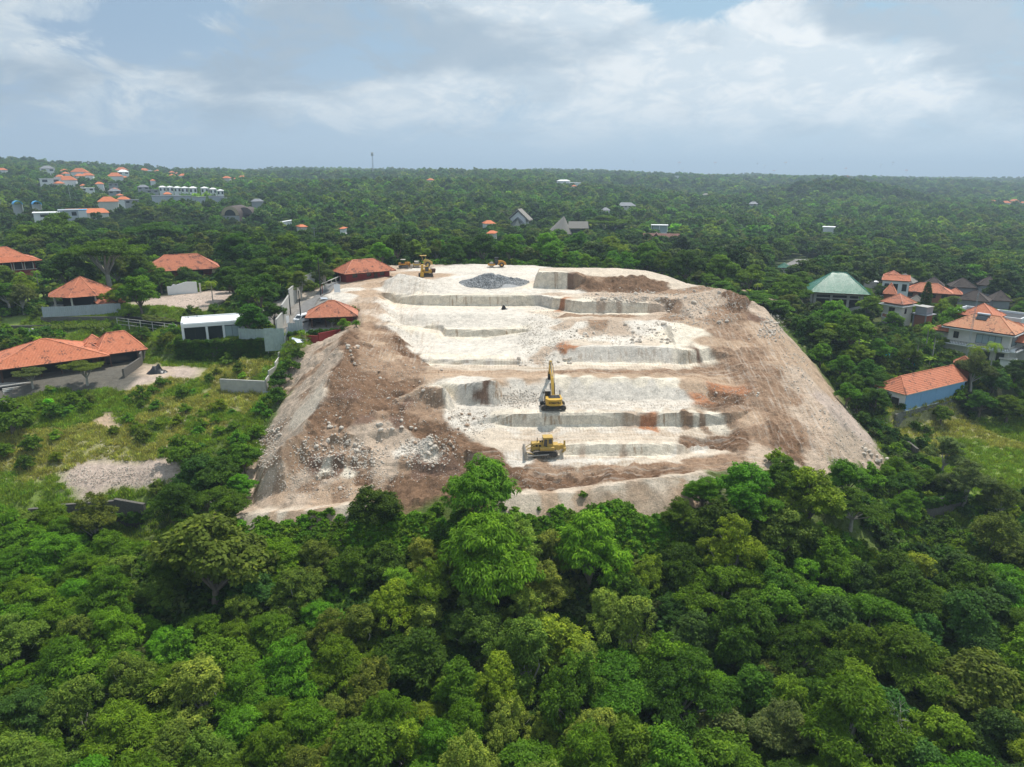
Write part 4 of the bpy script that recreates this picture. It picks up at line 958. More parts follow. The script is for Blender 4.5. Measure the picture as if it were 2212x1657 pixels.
for cx_, ww, gl, nm in ((-W_/2+2.6, 4.1, M_GLASS, 1), (-W_/2+6.6, 2.8, M_GLASS, 0), (W_/2-2.6, 3.2, M_CURT, 1)): window(r, (cx_, -D_/2+.12, 1.65), ww, 2.75, 0, gl, M_BLACK, nm)
rf = MB().box((0, 0, Hh+.1), (W_+.1, D_+.3, .2)).build('roof', M_ROOFWHITE, r)
pr_ = MB().box((-W_/2+.25, 0, Hh+.32), (.5, D_, .25)).box((0, D_/2-.1, Hh+.32), (W_-1, .35, .25)); pr_.build('parapet', M_WHITE, r)
tg = TREES['shrub'][0]
for i, xx in enumerate((-4.6, -3.4, 1.2, 2.4)):
    a = MB().box((xx, -D_/2-.35, -.7), (.95, .35, .62)).build('air_conditioner', M_OFFWHITE, r); MB().cyl((xx+.18, -D_/2-.53, -.7), (xx+.18, -D_/2-.55, -.7), .24, .24, 12).build('fan_grille', M_GREY, a)
MB().box((-1.2, -D_/2+1.2, .55), (2.6, .8, .7)).build('bench', M_OFFWHITE, r); MB().box((W_/2-6.1, -D_/2+1.2, .8), (.8, .5, 1.2)).build('cabinet', M_ORWOOD, r)
MB().tube([(-W_/2+1.3, D_/2-1, Hh+.2), (-W_/2+1.3, D_/2-1, Hh+1), (-W_/2+3.1, D_/2-1, Hh+1), (-W_/2+3.1, D_/2-1, Hh+.2)], .05).build('roof_hatch_rail', M_BLACK, r)
# big orange roofed house at the left edge
h = place(70, 818); X, Y, Z = h[0]+1, h[1]+6.5, h[2]
r = root('villa', (X, Y, Z), facing(X, Y, .05), 'long villa with clean orange tiled hip roofs above a stepped terrace', 'house'); keep(X, Y, 13); keep(X+12, Y+1, 9)
box_walls(r, 17, 8, -1, 3.6, M_WOOD, -1.0, 1.5); 
hip_roof(r, 19, 11.5, 2.9, 3.7, 1.0, 1.2, M_TILE, cx=-1.5, cy=.6)
box_walls(r, 6.6, 7, -1, 3.6, M_WOOD, 11.8, 1.5, 'wing_wall'); hip_roof(r, 7.6, 9.0, 2.8, 3.5, 3.4, 1.1, M_TILE, name='wing_roof', cx=11.8, cy=1.2)
hip_roof(r, 3.6, 3.2, 3.3, 1.7, 0, .3, M_TILE, name='porch_roof', cx=6.4, cy=-.2); hip_roof(r, 3.0, 2.6, 4.1, 1.6, 0, .3, M_TILE, name='porch_roof', cx=7.6, cy=4.2)
for xx in (-9.5, -6.5, -3, .5, 4, 7, 9.4, 14.6): MB().box((xx, -4.6, 1.2), (.22, .22, 3.2)).build('pillar', M_WOOD, r)
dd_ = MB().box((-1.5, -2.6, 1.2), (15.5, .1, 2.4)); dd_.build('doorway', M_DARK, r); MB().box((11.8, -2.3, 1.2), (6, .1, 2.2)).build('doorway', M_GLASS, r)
MB().box((2, -5.6, -.35), (30, 3.4, .5)).build('terrace', M_CONC, r)
for i in range(5): MB().box((-7.5, -8.0-i*.42, -.6-i*.2), (4.6, .42, .3)).build('step', M_CONC, r)
MB().box((2, -7.6, -.7), (32, .3, .9)).build('terrace_wall', M_BLACK, r)
# octagonal pavilion
h = place(158, 664); X, Y, Z = h[0], h[1]+5, h[2]
r = root('pavilion', (X, Y, Z), facing(X, Y), 'open pavilion with many sided orange roof and white pillars behind a sheet fence', 'pavilion'); keep(X, Y, 9)
poly_roof(r, 8, 8.2, 2.9, 4.3, M_TILE_OLD, PI/8)
for i in range(8):
    a = PI/8+2*PI*i/8; MB().box((6.9*math.cos(a), 6.9*math.sin(a), 1.35), (.3, .3, 3.1), a).build('pillar', M_OFFWHITE, r)
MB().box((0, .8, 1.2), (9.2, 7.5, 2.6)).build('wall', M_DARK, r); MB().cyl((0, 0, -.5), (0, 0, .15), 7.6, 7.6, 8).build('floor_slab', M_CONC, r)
h = place(229, 668); X, Y, Z = h[0], h[1]+2.2, h[2]
r = root('gate_pavilion', (X, Y, Z), facing(X, Y, .15), 'small square pavilion with orange pyramid roof beside the larger pavilion', 'pavilion'); keep(X, Y, 4)
hip_roof(r, 5.2, 5.0, 1.5, 1.9, 0, .5, M_TILE_OLD)
for sx in (-1, 1):
    for sy in (-1, 1): MB().box((sx*2.4, sy*2.3, .6), (.25, .25, 1.9)).build('pillar', M_WOOD, r)
MB().box((0, 0, .1), (5.4, 5.2, .5)).build('floor_slab', M_CONC, r)
# two storey red house with mansard at the picture's left edge
h = place(-5, 612); X, Y, Z = h[0]-1, h[1]+6, h[2]
r = root('red_house', (X, Y, Z), facing(X, Y, .12), 'two storey red house with arched white balcony openings under an orange roof', 'house'); keep(X, Y, 11)
box_walls(r, 15, 11, -1, 4.0, M_RED, 0, 0); box_walls(r, 15, 11, 3.0, 3.4, M_RED, 0, 0, 'upper_wall')
hip_roof(r, 16, 12, 6.4, 4.2, 3, 1.4, M_TILE, flare=1)
MB().box((0, -5.55, 3.1), (15.4, .3, 1.1)).build('balcony_rail', M_RED, r); MB().box((0, -5.75, 3.75), (15.4, .2, .15)).build('rail_cap', M_OFFWHITE, r)
for xx in (-5.8, -2.9, 0, 2.9, 5.8):
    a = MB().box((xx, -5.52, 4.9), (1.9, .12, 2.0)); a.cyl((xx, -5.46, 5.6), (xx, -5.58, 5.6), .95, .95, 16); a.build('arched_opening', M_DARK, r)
    b = MB(); 
    for sx in (-1, 1): b.box((xx+sx*1.15, -5.62, 4.6), (.22, .2, 1.6))
    pth = [(xx+1.15*math.cos(t), -5.62, 5.4+1.15*math.sin(t)) for t in np.linspace(0, PI, 9)]; b.tube(pth, .1, 5); b.build('arch', M_OFFWHITE, r)
MB().box((4.8, -5.56, 1.3), (3.2, .15, 2.8)).build('door', M_ORWOOD, r); MB().box((-1, -5.56, 1.3), (6, .12, 2.6)).build('doorway', M_DARK, r)
# large house behind the white ruin wall
h = place(380, 606); X, Y, Z = h[0], h[1]+5.5, h[2]
r = root('tiled_house', (X, Y, Z), facing(X, Y, .02), 'dark red house with wide weathered orange hip roof behind the white ruin wall', 'house'); keep(X, Y, 12)
box_walls(r, 15.5, 8, -1, 4.4, M_RED, 0, .3); hip_roof(r, 20, 12, 3.3, 4.2, 9.5, 1.0, M_TILE_OLD)
for xx in (-7.9, 7.9): MB().box((xx, -4.6, 1.4), (.9, .9, 4)).build('pillar', M_RED, r)
for xx in (-4.6, 0, 4.6): window(r, (xx, -3.7, 1.7), 2.2, 1.7, 0)
# long red house by the pad
h = place(776, 606); X, Y, Z = h[0]+.6, h[1]+4.2, h[2]
r = root('long_red_house', (X, Y, Z), .62, 'long dark red house with orange tiled roof beside the parked machines', 'house'); keep(X, Y, 8)
box_walls(r, 13.0, 5.6, -1.6, 3.9, M_RED); hip_roof(r, 13.8, 7.6, 2.2, 3.1, 6.5, .8, M_TILE_OLD)
for xx in (-4, .2, 4.2): window(r, (xx, -2.8, 1.5), 1.3, 1.2, 0)
MB().box((2.2, -2.84, 1.0), (1.1, .1, 2.1)).build('door', M_WOOD, r)
# front pavilion house by the ramp
h = place(712, 711); X, Y, Z = h[0], h[1]+3.4, h[2]
r = root('roadside_pavilion', (X, Y, Z+.1), facing(X, Y, -.06), 'open fronted pavilion with mottled orange hip roof between the ramp and the access road', 'pavilion'); keep(X, Y, 6.5)
hip_roof(r, 9.4, 6.6, 2.7, 2.9, 1.4, .9, M_TILE_OLD, finial=True)
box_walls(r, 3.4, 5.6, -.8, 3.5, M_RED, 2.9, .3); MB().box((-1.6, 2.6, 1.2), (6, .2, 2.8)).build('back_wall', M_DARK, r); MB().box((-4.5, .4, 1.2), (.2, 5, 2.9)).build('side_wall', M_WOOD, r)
MB().box((-1.5, .3, 2.45), (6, 5.2, .3)).build('beam', M_WOOD, r); MB().box((0, -1.2, -.2), (9.6, 7.2, .5)).build('floor_slab', M_CONC, r); MB().box((-.6, -4.2, -.45), (11.5, 3.4, .5)).build('porch_slab', M_CONC, r)
for xx in (-4.3, -1.4, 1.3): MB().box((xx, -2.5, 1.2), (.24, .24, 2.9)).build('pillar', M_WOOD, r)
for xx, yy in ((-3.2, 0), (-1.8, .8), (-.5, -.2)):
    t_ = MB().box((xx, yy, .75), (.9, .9, .06)).cyl((xx, yy, .1), (xx, yy, .73), .05, .05, 6)
    tag(t_.build('table', M_WOOD), ('dark table at the outer end inside the roadside pavilion' if xx < -3 else 'dark table at the back inside the roadside pavilion' if xx < -1 else 'dark table nearest the red wall inside the roadside pavilion'), 'table', 'tables in the pavilion').matrix_world = r.matrix_world if False else Matrix.Translation((X, Y, Z+.1)) @ Matrix.Rotation(r.rotation_euler.z, 4, 'Z')
# red retaining wall below it
def wall_line(name, pts_, hgt, th_, mat, label, cat='wall', cap=None, zoff=-.6, zs=None):
    r = bpy.data.objects.new(name, None); COL.objects.link(r); r.location = pts_[0][:3]; r['label'] = label; r['category'] = cat
    for (a, b) in zip(pts_[:-1], pts_[1:]):
        a = Vector(a[:3]); b = Vector(b[:3]); ln = (b-a).to_2d().length; ang = math.atan2(b.y-a.y, b.x-a.x); zt = max(a.z, b.z)+hgt if zs is None else zs
        zb = min(a.z, b.z)+zoff; c = (a+b)/2-r.location
        MB().box((c.x, c.y, (zt+zb)/2-r.location.z), (ln-.01, th_, zt-zb), ang).build('wall_panel', mat, r)
        if cap: MB().box((c.x, c.y, zt-r.location.z+.06), (ln, th_+.12, .12), ang).build('coping', cap, r)
    return r
P3 = lambda dx, dy: (lambda q: (q[0], q[1], q[2]))(hit(dx, dy))
p = [at(624, 752, 34.5), at(690, 754, 34.5), at(742, 738, 35)]
wall_line('red_wall', p, 2.9, .3, M_RED, 'dark red garden wall with hanging creeper below the roadside pavilion', zoff=-1)
for q in p[:2]: keep(q[0], q[1], 1.5)
# concrete walls
a, b = at(479, 850, 28.8), at(577, 855, 28.8)
r = root('concrete_wall', a, math.atan2(b[1]-a[1], b[0]-a[0]), 'bare grey concrete retaining wall with board marks below the garden slope', 'wall'); ln = math.dist(a[:2], b[:2])
for i in range(4):
    MB().prism([(0 if i else .25*0, -.8 if i == 0 else i*.75), (ln, -.8 if i == 0 else i*.75), (ln, (i+1)*.75-.02), (0, (i+1)*.75-.02)], 'y', -.18, .18).build('concrete_lift', M_CONC, r)
keep((a[0]+b[0])/2, (a[1]+b[1])/2-1.5, 4)
# stepped boundary wall panels running up to the pavilion
st_ = [(577, 855, 28.8, 3.2), (583, 838, 29.4, 3.4), (597, 815, 30.6, 3.0), (604, 795, 31.4, 3.2), (616, 776, 32.6, 2.9), (624, 757, 33.8, 2.9)]
r = bpy.data.objects.new('boundary_wall', None); COL.objects.link(r); p0 = at(*st_[0][:3]); r.location = p0; r['label'] = 'stepped pale concrete boundary wall climbing beside the spoil slope'; r['category'] = 'wall'
for k_, (s0, s1) in enumerate(zip(st_[:-1], st_[1:])):
    a, b = Vector(at(*s0[:3])), Vector(at(*s1[:3])); c = (a+b)/2-Vector(p0); ln = (b-a).to_2d().length; ang = math.atan2(b.y-a.y, b.x-a.x)
    MB().box((c.x, c.y, a.z-p0[2]+s0[3]/2-.3), (ln-.02, .22, s0[3]+.8), ang).build('concrete_panel', M_CONC if k_ != 2 else M_OFFWHITE, r)
    pp_ = MB(); nn = 4
    for i in range(nn): 
        q = a.lerp(b, (i+.5)/nn)-Vector(p0); pp_.box((q.x+.22, q.y-.05, a.z-p0[2]+s0[3]*.28*(i % 3)+.7), (ln/nn, .05, .08), ang)
    pp_.build('steel_rail', M_GREYMETAL, r)
    keep(a.x, a.y, 1.2)
MB().box((.3, -1.0, .3), (1.4, .06, 1.9), .1).build('corrugated_sheet', M_GREYMETAL, r)
# corrugated sheet fence along the pavilion, one part per sheet
def sheet_fence(name, pts_, hgt, mat, label, step=1.0, zoff=0):
    r = bpy.data.objects.new(name, None); COL.objects.link(r); o0 = Vector(pts_[0]); r.location = o0; r['label'] = label; r['category'] = 'fence'
    for a, b in zip(pts_[:-1], pts_[1:]):
        a, b = Vector(a), Vector(b); ln = (b-a).to_2d().length; n = max(1, int(ln/step)); ang = math.atan2(b.y-a.y, b.x-a.x)
        for i in range(n):
            q = a.lerp(b, (i+.5)/n)-o0; mb = MB(); m_ = 6; pw = ln/n/m_
            hh = hgt*random.uniform(.97, 1.03)
            prof = []
            for j in range(m_+1): prof.append((-ln/n/2+j*pw, .03*(-1)**j))
            for j in range(m_):
                (x0, y0_), (x1, y1_) = prof[j], prof[j+1]
                mb.face([(x0, y0_, -.5+zoff), (x1, y1_, -.5+zoff), (x1, y1_, hh+zoff), (x0, y0_, hh+zoff)])
            s = mb.build('sheet', mat, r); s.location = q; s.rotation_euler = (random.uniform(-.03, .03), 0, ang)
            if i % 3 == 0: MB().box((q.x-.5*math.cos(ang), q.y+.1, q.z+hgt/2-.2), (.1, .1, hgt+.8)).build('post', M_GREY, r)
    return r
F1 = [at(x, y, 37.1) for x, y in ((92, 681), (160, 678), (262, 672))]
sheet_fence('sheet_fence', F1, 2.0, M_GREYMETAL, 'grey corrugated sheet fence in front of the many sided pavilion', 1.2)
for q in F1: keep(q[0], q[1]-2, 3.2)
keep(F1[1][0]-6, F1[1][1]-2, 3); keep(F1[1][0]+6, F1[1][1]-2, 3)
F2 = [at(517, 738, 35.4), at(572, 741, 35.4)]
sheet_fence('tarpaulin_screen', F2, 1.9, M_TARPG, 'low silver green tarpaulin screen joined to the white house', 1.6, zoff=1.1)
F3 = [at(573, 757, 34.4), at(617, 755, 34.4)]
sheet_fence('tall_tarpaulin_screen', F3, 4.4, M_TARPG, 'tall silver green tarpaulin screen above the grassy bank', 1.5, zoff=.3)
for q in F2+F3: keep(q[0], q[1]-1, 3)
F4 = [at(617, 757, 34.6), at(624, 728, 36.6), at(655, 712, 38)]
sheet_fence('zinc_fence', F4, 2.6, M_GREYMETAL, 'pale blue grey zinc fence turning up beside the access road', 1.1)
for q in F4: keep(q[0], q[1], 2)
a = at(640, 738, 37.3); s = MB(); 
for k_, (ox, oy, oz, rt) in enumerate(((0, 0, .5, .2), (.8, -.6, .25, .9), (1.4, .3, .35, -.4))): s = MB().box((0, 0, 0), (1.7, 1.1, .04)); o = s.build('zinc_sheet', M_GREYMETAL); o.location = (a[0]+ox, a[1]+oy, a[2]+oz); o.rotation_euler = (rt*.5, .3-.2*k_, rt); tag(o, ('upright bent zinc sheet leaning on the zinc fence', 'loose zinc sheet lying folded by the zinc fence', 'flat zinc sheet lying on the pavilion yard')[k_], 'metal sheet', 'loose zinc sheets')
# boundary wall and access road
R1 = [at(603, 748, 36), at(612, 712, 37.6), at(628, 668, 39.4), at(655, 637, 41), at(690, 612, 41.6)]
wall_line('roadside_wall', [at(600, 735, 36), at(612, 700, 37.8), at(626, 660, 39.4), at(648, 628, 40.6), at(680, 607, 41.2)], 2.6, .25, M_CONC, 'long weathered grey wall along the far side of the access road', zoff=-1.2, cap=M_CONC)
for q in R1: keep(q[0], q[1], 2.4)
mb = MB()
rl_ = [at(632, 722, 37.9), at(645, 700, 38.6), at(655, 672, 39.7), at(672, 648, 40.6), at(700, 625, 41.2), at(722, 608, 41.6)]
for a, b in zip(rl_[:-1], rl_[1:]):
    for q in np.linspace(0, 1, 6): keep(a[0]+(b[0]-a[0])*q, a[1]+(b[1]-a[1])*q, 2.6)
roadv = []
for i in range(31):
    t = i/30*(len(rl_)-1); k_ = min(int(t), len(rl_)-2); a, b = Vector(rl_[k_]), Vector(rl_[k_+1]); c = a.lerp(b, t-k_); d = (b-a).to_2d().normalized(); n = Vector((-d.y, d.x))
    for s_i in (-1, -.33, .33, 1): roadv.append((c.x+n.x*1.9*s_i, c.y+n.y*1.9*s_i))
rv3 = [(x, y, float(hz(x, y))+.22) for x, y in roadv]
me = bpy.data.meshes.new('access_road'); me.from_pydata(rv3, [], [(i*4+j, i*4+j+1, i*4+j+5, i*4+j+4) for i in range(30) for j in range(3)]); me.materials.append(M_ASPH)
o = bpy.data.objects.new('access_road', me); COL.objects.link(o); o['kind'] = 'structure'
# ruin wall
a, b = hit(363, 638), hit(432, 633)
r = root('ruin_wall', (a[0], a[1], a[2]), math.atan2(b[1]-a[1], b[0]-a[0]), 'broken white plastered ruin wall overhung by creepers on the cleared plot', 'wall'); ln = math.dist(a[:2], b[:2])
MB().prism([(0, -.6), (ln*.3, -.6), (ln*.3, 2.6), (ln*.2, 2.9), (ln*.12, 2.3), (0, 2.4)], 'y', -.15, .15).build('broken_wall', M_WHITE, r); MB().prism([(ln*.3+.01, -.6), (ln*.93, -.6), (ln*.93, 3.1), (ln*.6, 3.3), (ln*.3+.01, 2.7)], 'y', -.17, .17).build('plaster_wall', M_WHITE, r)
MB().box((ln*1.02, -.3, 1.1), (.4, .4, 3.2)).build('gate_post', M_OFFWHITE, r)
keep((a[0]+b[0])/2, (a[1]+b[1])/2-4, 8); keep(*hit(440, 650)[:2], 8); keep(*hit(400, 655)[:2], 6); keep(*hit(470, 660)[:2], 4)
# pergola with creeper
a, b = hit(255, 708), hit(383, 712)
r = root('pergola', (a[0], a[1], a[2]), math.atan2(b[1]-a[1], b[0]-a[0]), 'long white post pergola overgrown with flowering creeper beside the white house', 'pergola'); ln = math.dist(a[:2], b[:2])
for i in range(6): MB().box((ln*i/5, 0, 1.1), (.12, .12, 2.5)).build('post', M_OFFWHITE, r)
for zz in (.8, 1.7, 2.35): MB().box((ln/2, 0, zz), (ln-.2, .07, .07)).build('rail', M_OFFWHITE, r)
MB().box((ln/2, 2.2, 1.2), (ln, .1, 2.4)).build('shade_cloth', M_DARK, r)
keep(a[0]+ln/2, a[1], 5); keep(a[0]+2, a[1], 4); keep(b[0]-2, b[1], 4)
co, q, var, c = crown_np(990, 1.9, .7, 60, 60, .3, 'round', .3); cm = mesh_np('creeper', co*np.array([3.6, 1.1, 1.0])+[ln*.52, 1.6, 2.6], q, M_LEAF, var); o = bpy.data.objects.new('creeper', cm); COL.objects.link(o); o.parent = r; o.color = (.13, .15, .04, 1)
# lower stone wall
wall_line('stone_wall', [hit(70, 1140)[:3], hit(130, 1134)[:3], hit(192, 1128)[:3], hit(255, 1122)[:3], hit(316, 1116)[:3]], 2.0, .4, M_STONE, 'dark field stone retaining wall below the rubble plot', zoff=-1.5, cap=M_STONE)
for x in (70, 110, 150, 190, 230, 270, 316): q = hit(x, 1145-(x-70)*.1); keep(q[0], q[1], 2.0)
# black sheet heap
h = hit(342, 806); co = []; n = 14
v = []; f = []
rngb = np.random.default_rng(3)
for i in range(n+1):
    for j in range(n+1):
        x = (i/n-.5)*4.4; y = (j/n-.5)*2.8; rr0 = math.hypot(x/2.2, y/1.4)
        v.append((x, y, max(0, 1.75*(1-rr0**1.5))*(1-.45*(x > .6))*(1+.18*math.sin(x*5+y*3))+.05))
for i in range(n):
    for j in range(n): f.append((i*(n+1)+j, (i+1)*(n+1)+j, (i+1)*(n+1)+j+1, i*(n+1)+j+1))
me = bpy.data.meshes.new('covered_heap'); me.from_pydata(v, [], f); me.materials.append(M_TARPBLK); me.polygons.foreach_set('use_smooth', [False]*len(f))
o = bpy.data.objects.new('covered_heap', me); COL.objects.link(o); o.location = (h[0], h[1], h[2]-.1); tag(o, 'heap covered with black plastic sheet on the bare yard', 'covered heap'); keep(h[0], h[1], 5); keep(h[0]-2, h[1]-4, 3)
# stone wall between villa and yard, and ivy cliffs
wall_line('yard_wall', [hit(268, 818)[:3], hit(305, 790)[:3], hit(313, 765)[:3]], 1.7, .35, M_STONE, 'mossy stone wall between the villa terrace and the yard', zoff=-1)
wall_line('terrace_wall', [at(-20, 733, 31.6), at(150, 730, 31.6), at(300, 730, 31.6), at(385, 745, 31.6)], 3.3, .4, M_STONE, 'high dark stone retaining wall behind the long villa', zoff=-1)
wall_line('hedge_wall', [hit(90, 697)[:3], hit(250, 693)[:3], hit(360, 697)[:3]], .9, .3, M_STONE, 'low lichen grey stone wall above the clipped hedge', zoff=-.6)
wall_line('ivy_cliff_wall', [at(388, 779, 31.6), at(455, 781, 31.6), at(545, 775, 32.0), at(588, 765, 32.8)], 3.3, .5, M_STONE, 'tall ivy covered stone wall under the white house', zoff=-1.2)

def water_tank_unit(dx, dy, lab):
    h = hit(dx, dy); r = root('roof_unit', (h[0], h[1], h[2]), 0, lab, 'water tank'); MB().box((0, 0, 1.1), (1.6, .7, .7)).build('tank', M_WHITE, r); MB().box((0, 0, .35), (.2, .2, .9)).build('stand', M_GREY, r)
water_tank_unit(216, 722, 'white tank on a short stand behind the long villa roof'); water_tank_unit(66, 724, 'white tank half hidden at the back of the long villa')
# van on the access road
h = hit(655, 698)
def van(x, y, z_, rz, label, col):
    m = simple('car paint', col, .3, spec=.5); r = root('parked_van', (x, y, z_), rz, label, 'van')
    MB().prism([(-2.0, .35), (2.05, .35), (2.1, .8), (1.6, 1.0), (.9, 1.62), (-1.9, 1.7), (-2.05, .9)], 'y', -.82, .82).build('body', m, r, .08)
    MB().prism([(.98, 1.52), (1.58, 1.03), (1.6, 1.06), (1.0, 1.57)], 'y', -.7, .7).build('windscreen', M_GLASS, r)
    for sy in (-1, 1): MB().prism([(-1.75, 1.05), (1.2, 1.05), (.8, 1.52), (-1.75, 1.56)], 'y', sy*.825, sy*.835).build('side_window', M_GLASS, r)
    MB().box((-2.04, 0, 1.3), (.03, 1.3, .5)).build('rear_window', M_GLASS, r)
    for sx in (-1.3, 1.35):
        for sy in (-.78, .78): MB().cyl((sx, sy-.09, .33), (sx, sy+.09, .33), .33, .33, 14).build('wheel', M_BLACK, r)
    for sy in (-.6, .6): MB().box((2.1, sy, .75), (.06, .3, .16)).build('headlight', M_GLASS, r)
van(h[0], h[1], h[2]+.25, -2.1, 'white van parked on the access road beside the zinc fence', (.78, .79, .8))
# utility poles, gate frame, signs
def pole(dx, dy, hh_, label, arms=0, mat=None, y=None):
    h = place(dx, dy, y); r = root('utility_pole', h[:3], 0, label, 'pole'); MB().cyl((0, 0, -1), (0, 0, hh_), .16, .11, 8).build('shaft', mat or M_GREY, r)
    for i in range(arms): MB().box((0, 0, hh_-.5-.7*i), (2.2, .12, .12)).build('cross_arm', mat or M_GREY, r)
pole(651, 700, 7.5, 'thin dark pole between the roadside wall and the van', 0, M_BLACK); pole(693, 640, 9.5, 'tall dark pole beside the gate frame', 0, M_BLACK); pole(628, 680, 5, 'short dark post against the roadside wall', 0, M_BLACK)
pole(122, 540, 11, 'grey pole with two cross arms above the trees behind the red house', 2); pole(682, 545, 11, 'grey pole with cross arm above the trees near the tiled house', 1)
h0, h1 = hit(697, 636), hit(742, 606)
r = root('entrance_gate', h0[:3], math.atan2(h1[1]-h0[1], h1[0]-h0[0]), 'white framed entrance canopy with wire gate beside the long red house', 'gate'); ln = min(math.dist(h0[:2], h1[:2]), 14)
for i in range(5): MB().box((ln*i/4, 0, 1.3), (.13, .13, 2.9)).build('post', M_RED if i == 0 else M_OFFWHITE, r)
MB().box((ln/2, 0, 2.8), (ln+.3, .16, .16)).build('top_beam', M_OFFWHITE, r); MB().box((ln/2, 0, 1.6), (ln, .05, .05)).build('rail', M_GREYMETAL, r); MB().box((ln/2, 0, .9), (ln, .05, .05)).build('rail', M_GREYMETAL, r)
wm = MB(); 
for i in range(44): wm.box((ln*(i+.5)/44, 0, .85), (.025, .025, 1.5))
o = wm.build('wire_mesh', M_GREYMETAL, r); o['kind'] = 'stuff'
for t in (0, .3, .6, 1): keep(h0[0]+(h1[0]-h0[0])*t, h0[1]+(h1[1]-h0[1])*t, 2.2)
h = hit(729, 634); r = root('notice_board', h[:3], .1, 'white notice board on two legs at the entrance gate', 'sign'); MB().box((0, 0, 1.3), (1.5, .08, 2.0), 0, (-.12, 0)).build('board', M_WHITE, r)
for sx in (-.6, .6): MB().box((sx, .15, .9), (.07, .07, 1.9)).build('leg', M_GREYMETAL, r)
h = hit(700, 648); o = MB().box((0, 0, .25), (1.6, 1.0, .06), .4, (.25, .1)).build('zinc_sheet', M_GREYMETAL); o.location = h[:3]; tag(o, 'blue grey zinc sheet lying at the road edge by the gate', 'metal sheet', 'loose zinc sheets')
h = hit(618, 708); o = MB().box((0, 0, 1.8), (.06, 1.3, 1.6), -.2).build('white_sign', M_WHITE); o.location = (h[0]+.5, h[1], h[2]); tag(o, 'blank white square sign fixed on the roadside wall', 'sign')

# ================================================================ RIGHT: villas
def small_house(name, label, dx, dy, wD, dep, wallh, roofh, rl, over, tm, wm_, extra=0, y=None, wins=0, course=.34, cat='house', group=None, flare=0, up=2.5, base=-5, kr=None, zs=None, rgd=True):
    h = place(dx, dy, y, up); X, Y, Z = h[0], h[1], h[2]+up
    d3 = Y*c_-(Z-CAMZ)*s_; W_ = wD/FOC*d3/1.0-2*over
    Y2 = Y+dep/2+over; X2 = X*Y2/Y
    r = root(name, (X2, Y2, Z), facing(X2, Y2, extra), label, cat, group)
    box_walls(r, W_, dep, base, wallh-base, wm_)
    hip_roof(r, W_, dep, wallh, roofh, min(rl, 1)*max(W_-dep*.9*(rl < 1), .0), over, tm, course, ridge=rgd, flare=flare)
    for i in range(wins):
        window(r, (-W_/2+W_*(i+.5)/wins, -dep/2, wallh*.5), W_/wins*.5, wallh*.5, 0, mull=0)
    keep(X2, Y2, kr or (W_/2+over+1.0)); 
    return r, (X2, Y2, Z, W_, d3)
# green glazed roof hall
h = place(1812, 668); X, Y, Z = h[0]+1, h[1]+5, h[2]
r = root('green_roofed_hall', (X, Y, Z), facing(X, Y, .10), 'large open hall with shiny green glazed roof tiles and grey concrete pillars', 'hall'); keep(X, Y, 12)
hip_roof(r, 13.6, 11, 4.9, 5.2, 3.8, 1.5, M_TILE_GREEN, course=.4)
for xx in (-6.2, -1.8, 2.8, 6.4):
    for yy in (-5, 5): MB().box((xx, yy, 1.9), (.7, .7, 6.4)).build('pillar', M_CONC, r)
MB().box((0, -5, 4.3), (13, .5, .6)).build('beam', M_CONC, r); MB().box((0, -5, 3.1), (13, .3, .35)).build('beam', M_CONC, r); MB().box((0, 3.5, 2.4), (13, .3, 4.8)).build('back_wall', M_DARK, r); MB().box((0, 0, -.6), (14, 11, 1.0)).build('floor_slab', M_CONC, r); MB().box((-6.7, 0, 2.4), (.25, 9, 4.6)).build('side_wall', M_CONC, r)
small_house('green_roofed_shrine', 'small building with green glazed hip roof at the bend of the road', 1692, 590, 26, 3, 2, 1.7, 0, .5, M_TILE_GREEN, M_OFFWHITE)
h = place(1873, 622); r = root('flat_roofed_shed', (h[0], h[1]+4, h[2]), facing(h[0], h[1], .1), 'low shed with pale flat sheet roof behind the green roofed hall', 'shed'); box_walls(r, 9, 8, -2, 4.2, M_OFFWHITE); MB().box((0, 0, 2.4), (10, 9.5, .25)).build('roof', M_ROOFWHITE, r); keep(h[0], h[1]+4, 6)
small_house('two_storey_house', 'white two storey house with orange upper roof behind the green roofed hall', 1931, 636, 56, 6, 4.6, 1.5, 1, .4, M_TILE, M_WHITE, .03, wins=3)
r2, q = small_house('roof_lantern_house', 'small orange pyramid roof rising behind the white two storey house', 1926, 612, 36, 4, 2.6, 1.8, 0, .4, M_TILE, M_WHITE, y=None)
small_house('garage', 'low garage with steep orange roof below the white two storey house', 1920, 650, 27, 5, 1.9, 3, 0, .4, M_TILE, M_BRICK)
small_house('long_tiled_house', 'long brick house with clean orange hip roof behind the cypress', 2001, 647, 96, 6, 2.2, 2.7, .62, .7, M_TILE, M_BRICK, .0, wins=4)
small_house('garden_pavilion', 'small brick pavilion with orange pyramid roof beside the long brick house', 2060, 652, 28, 4, 2.4, 1.9, 0, .5, M_TILE, M_BRICK)
for k_, (dx, dy, wD, lab) in enumerate([(2013, 630, 44, 'old house with dark brown roof right behind the long brick house'), (2075, 632, 50, 'old house with tall dark roof and white door under the trees'), (2132, 628, 44, 'dark roofed old house deepest among the trees'),
        (2101, 662, 62, 'wide dark weathered roof behind the villa with the solar heater'), (2155, 662, 38, 'low dark roofed shed beside the black flat roofed house'), (1950, 622, 46, 'grey roofed shed between the orange houses')]):
    small_house('old_house', lab, dx, dy, wD, 6, 1.8, 2.9, .25, .6, M_TILE_DARK if k_ < 5 else M_THATCH, M_GREY, random.uniform(-.3, .3), group='dark roofed old houses')
small_house('grey_porch', 'small grey gabled porch between the white tower and the long brick house', 1977, 660, 26, 3, 1.2, 1.5, .5, .3, M_THATCH, M_GREY)
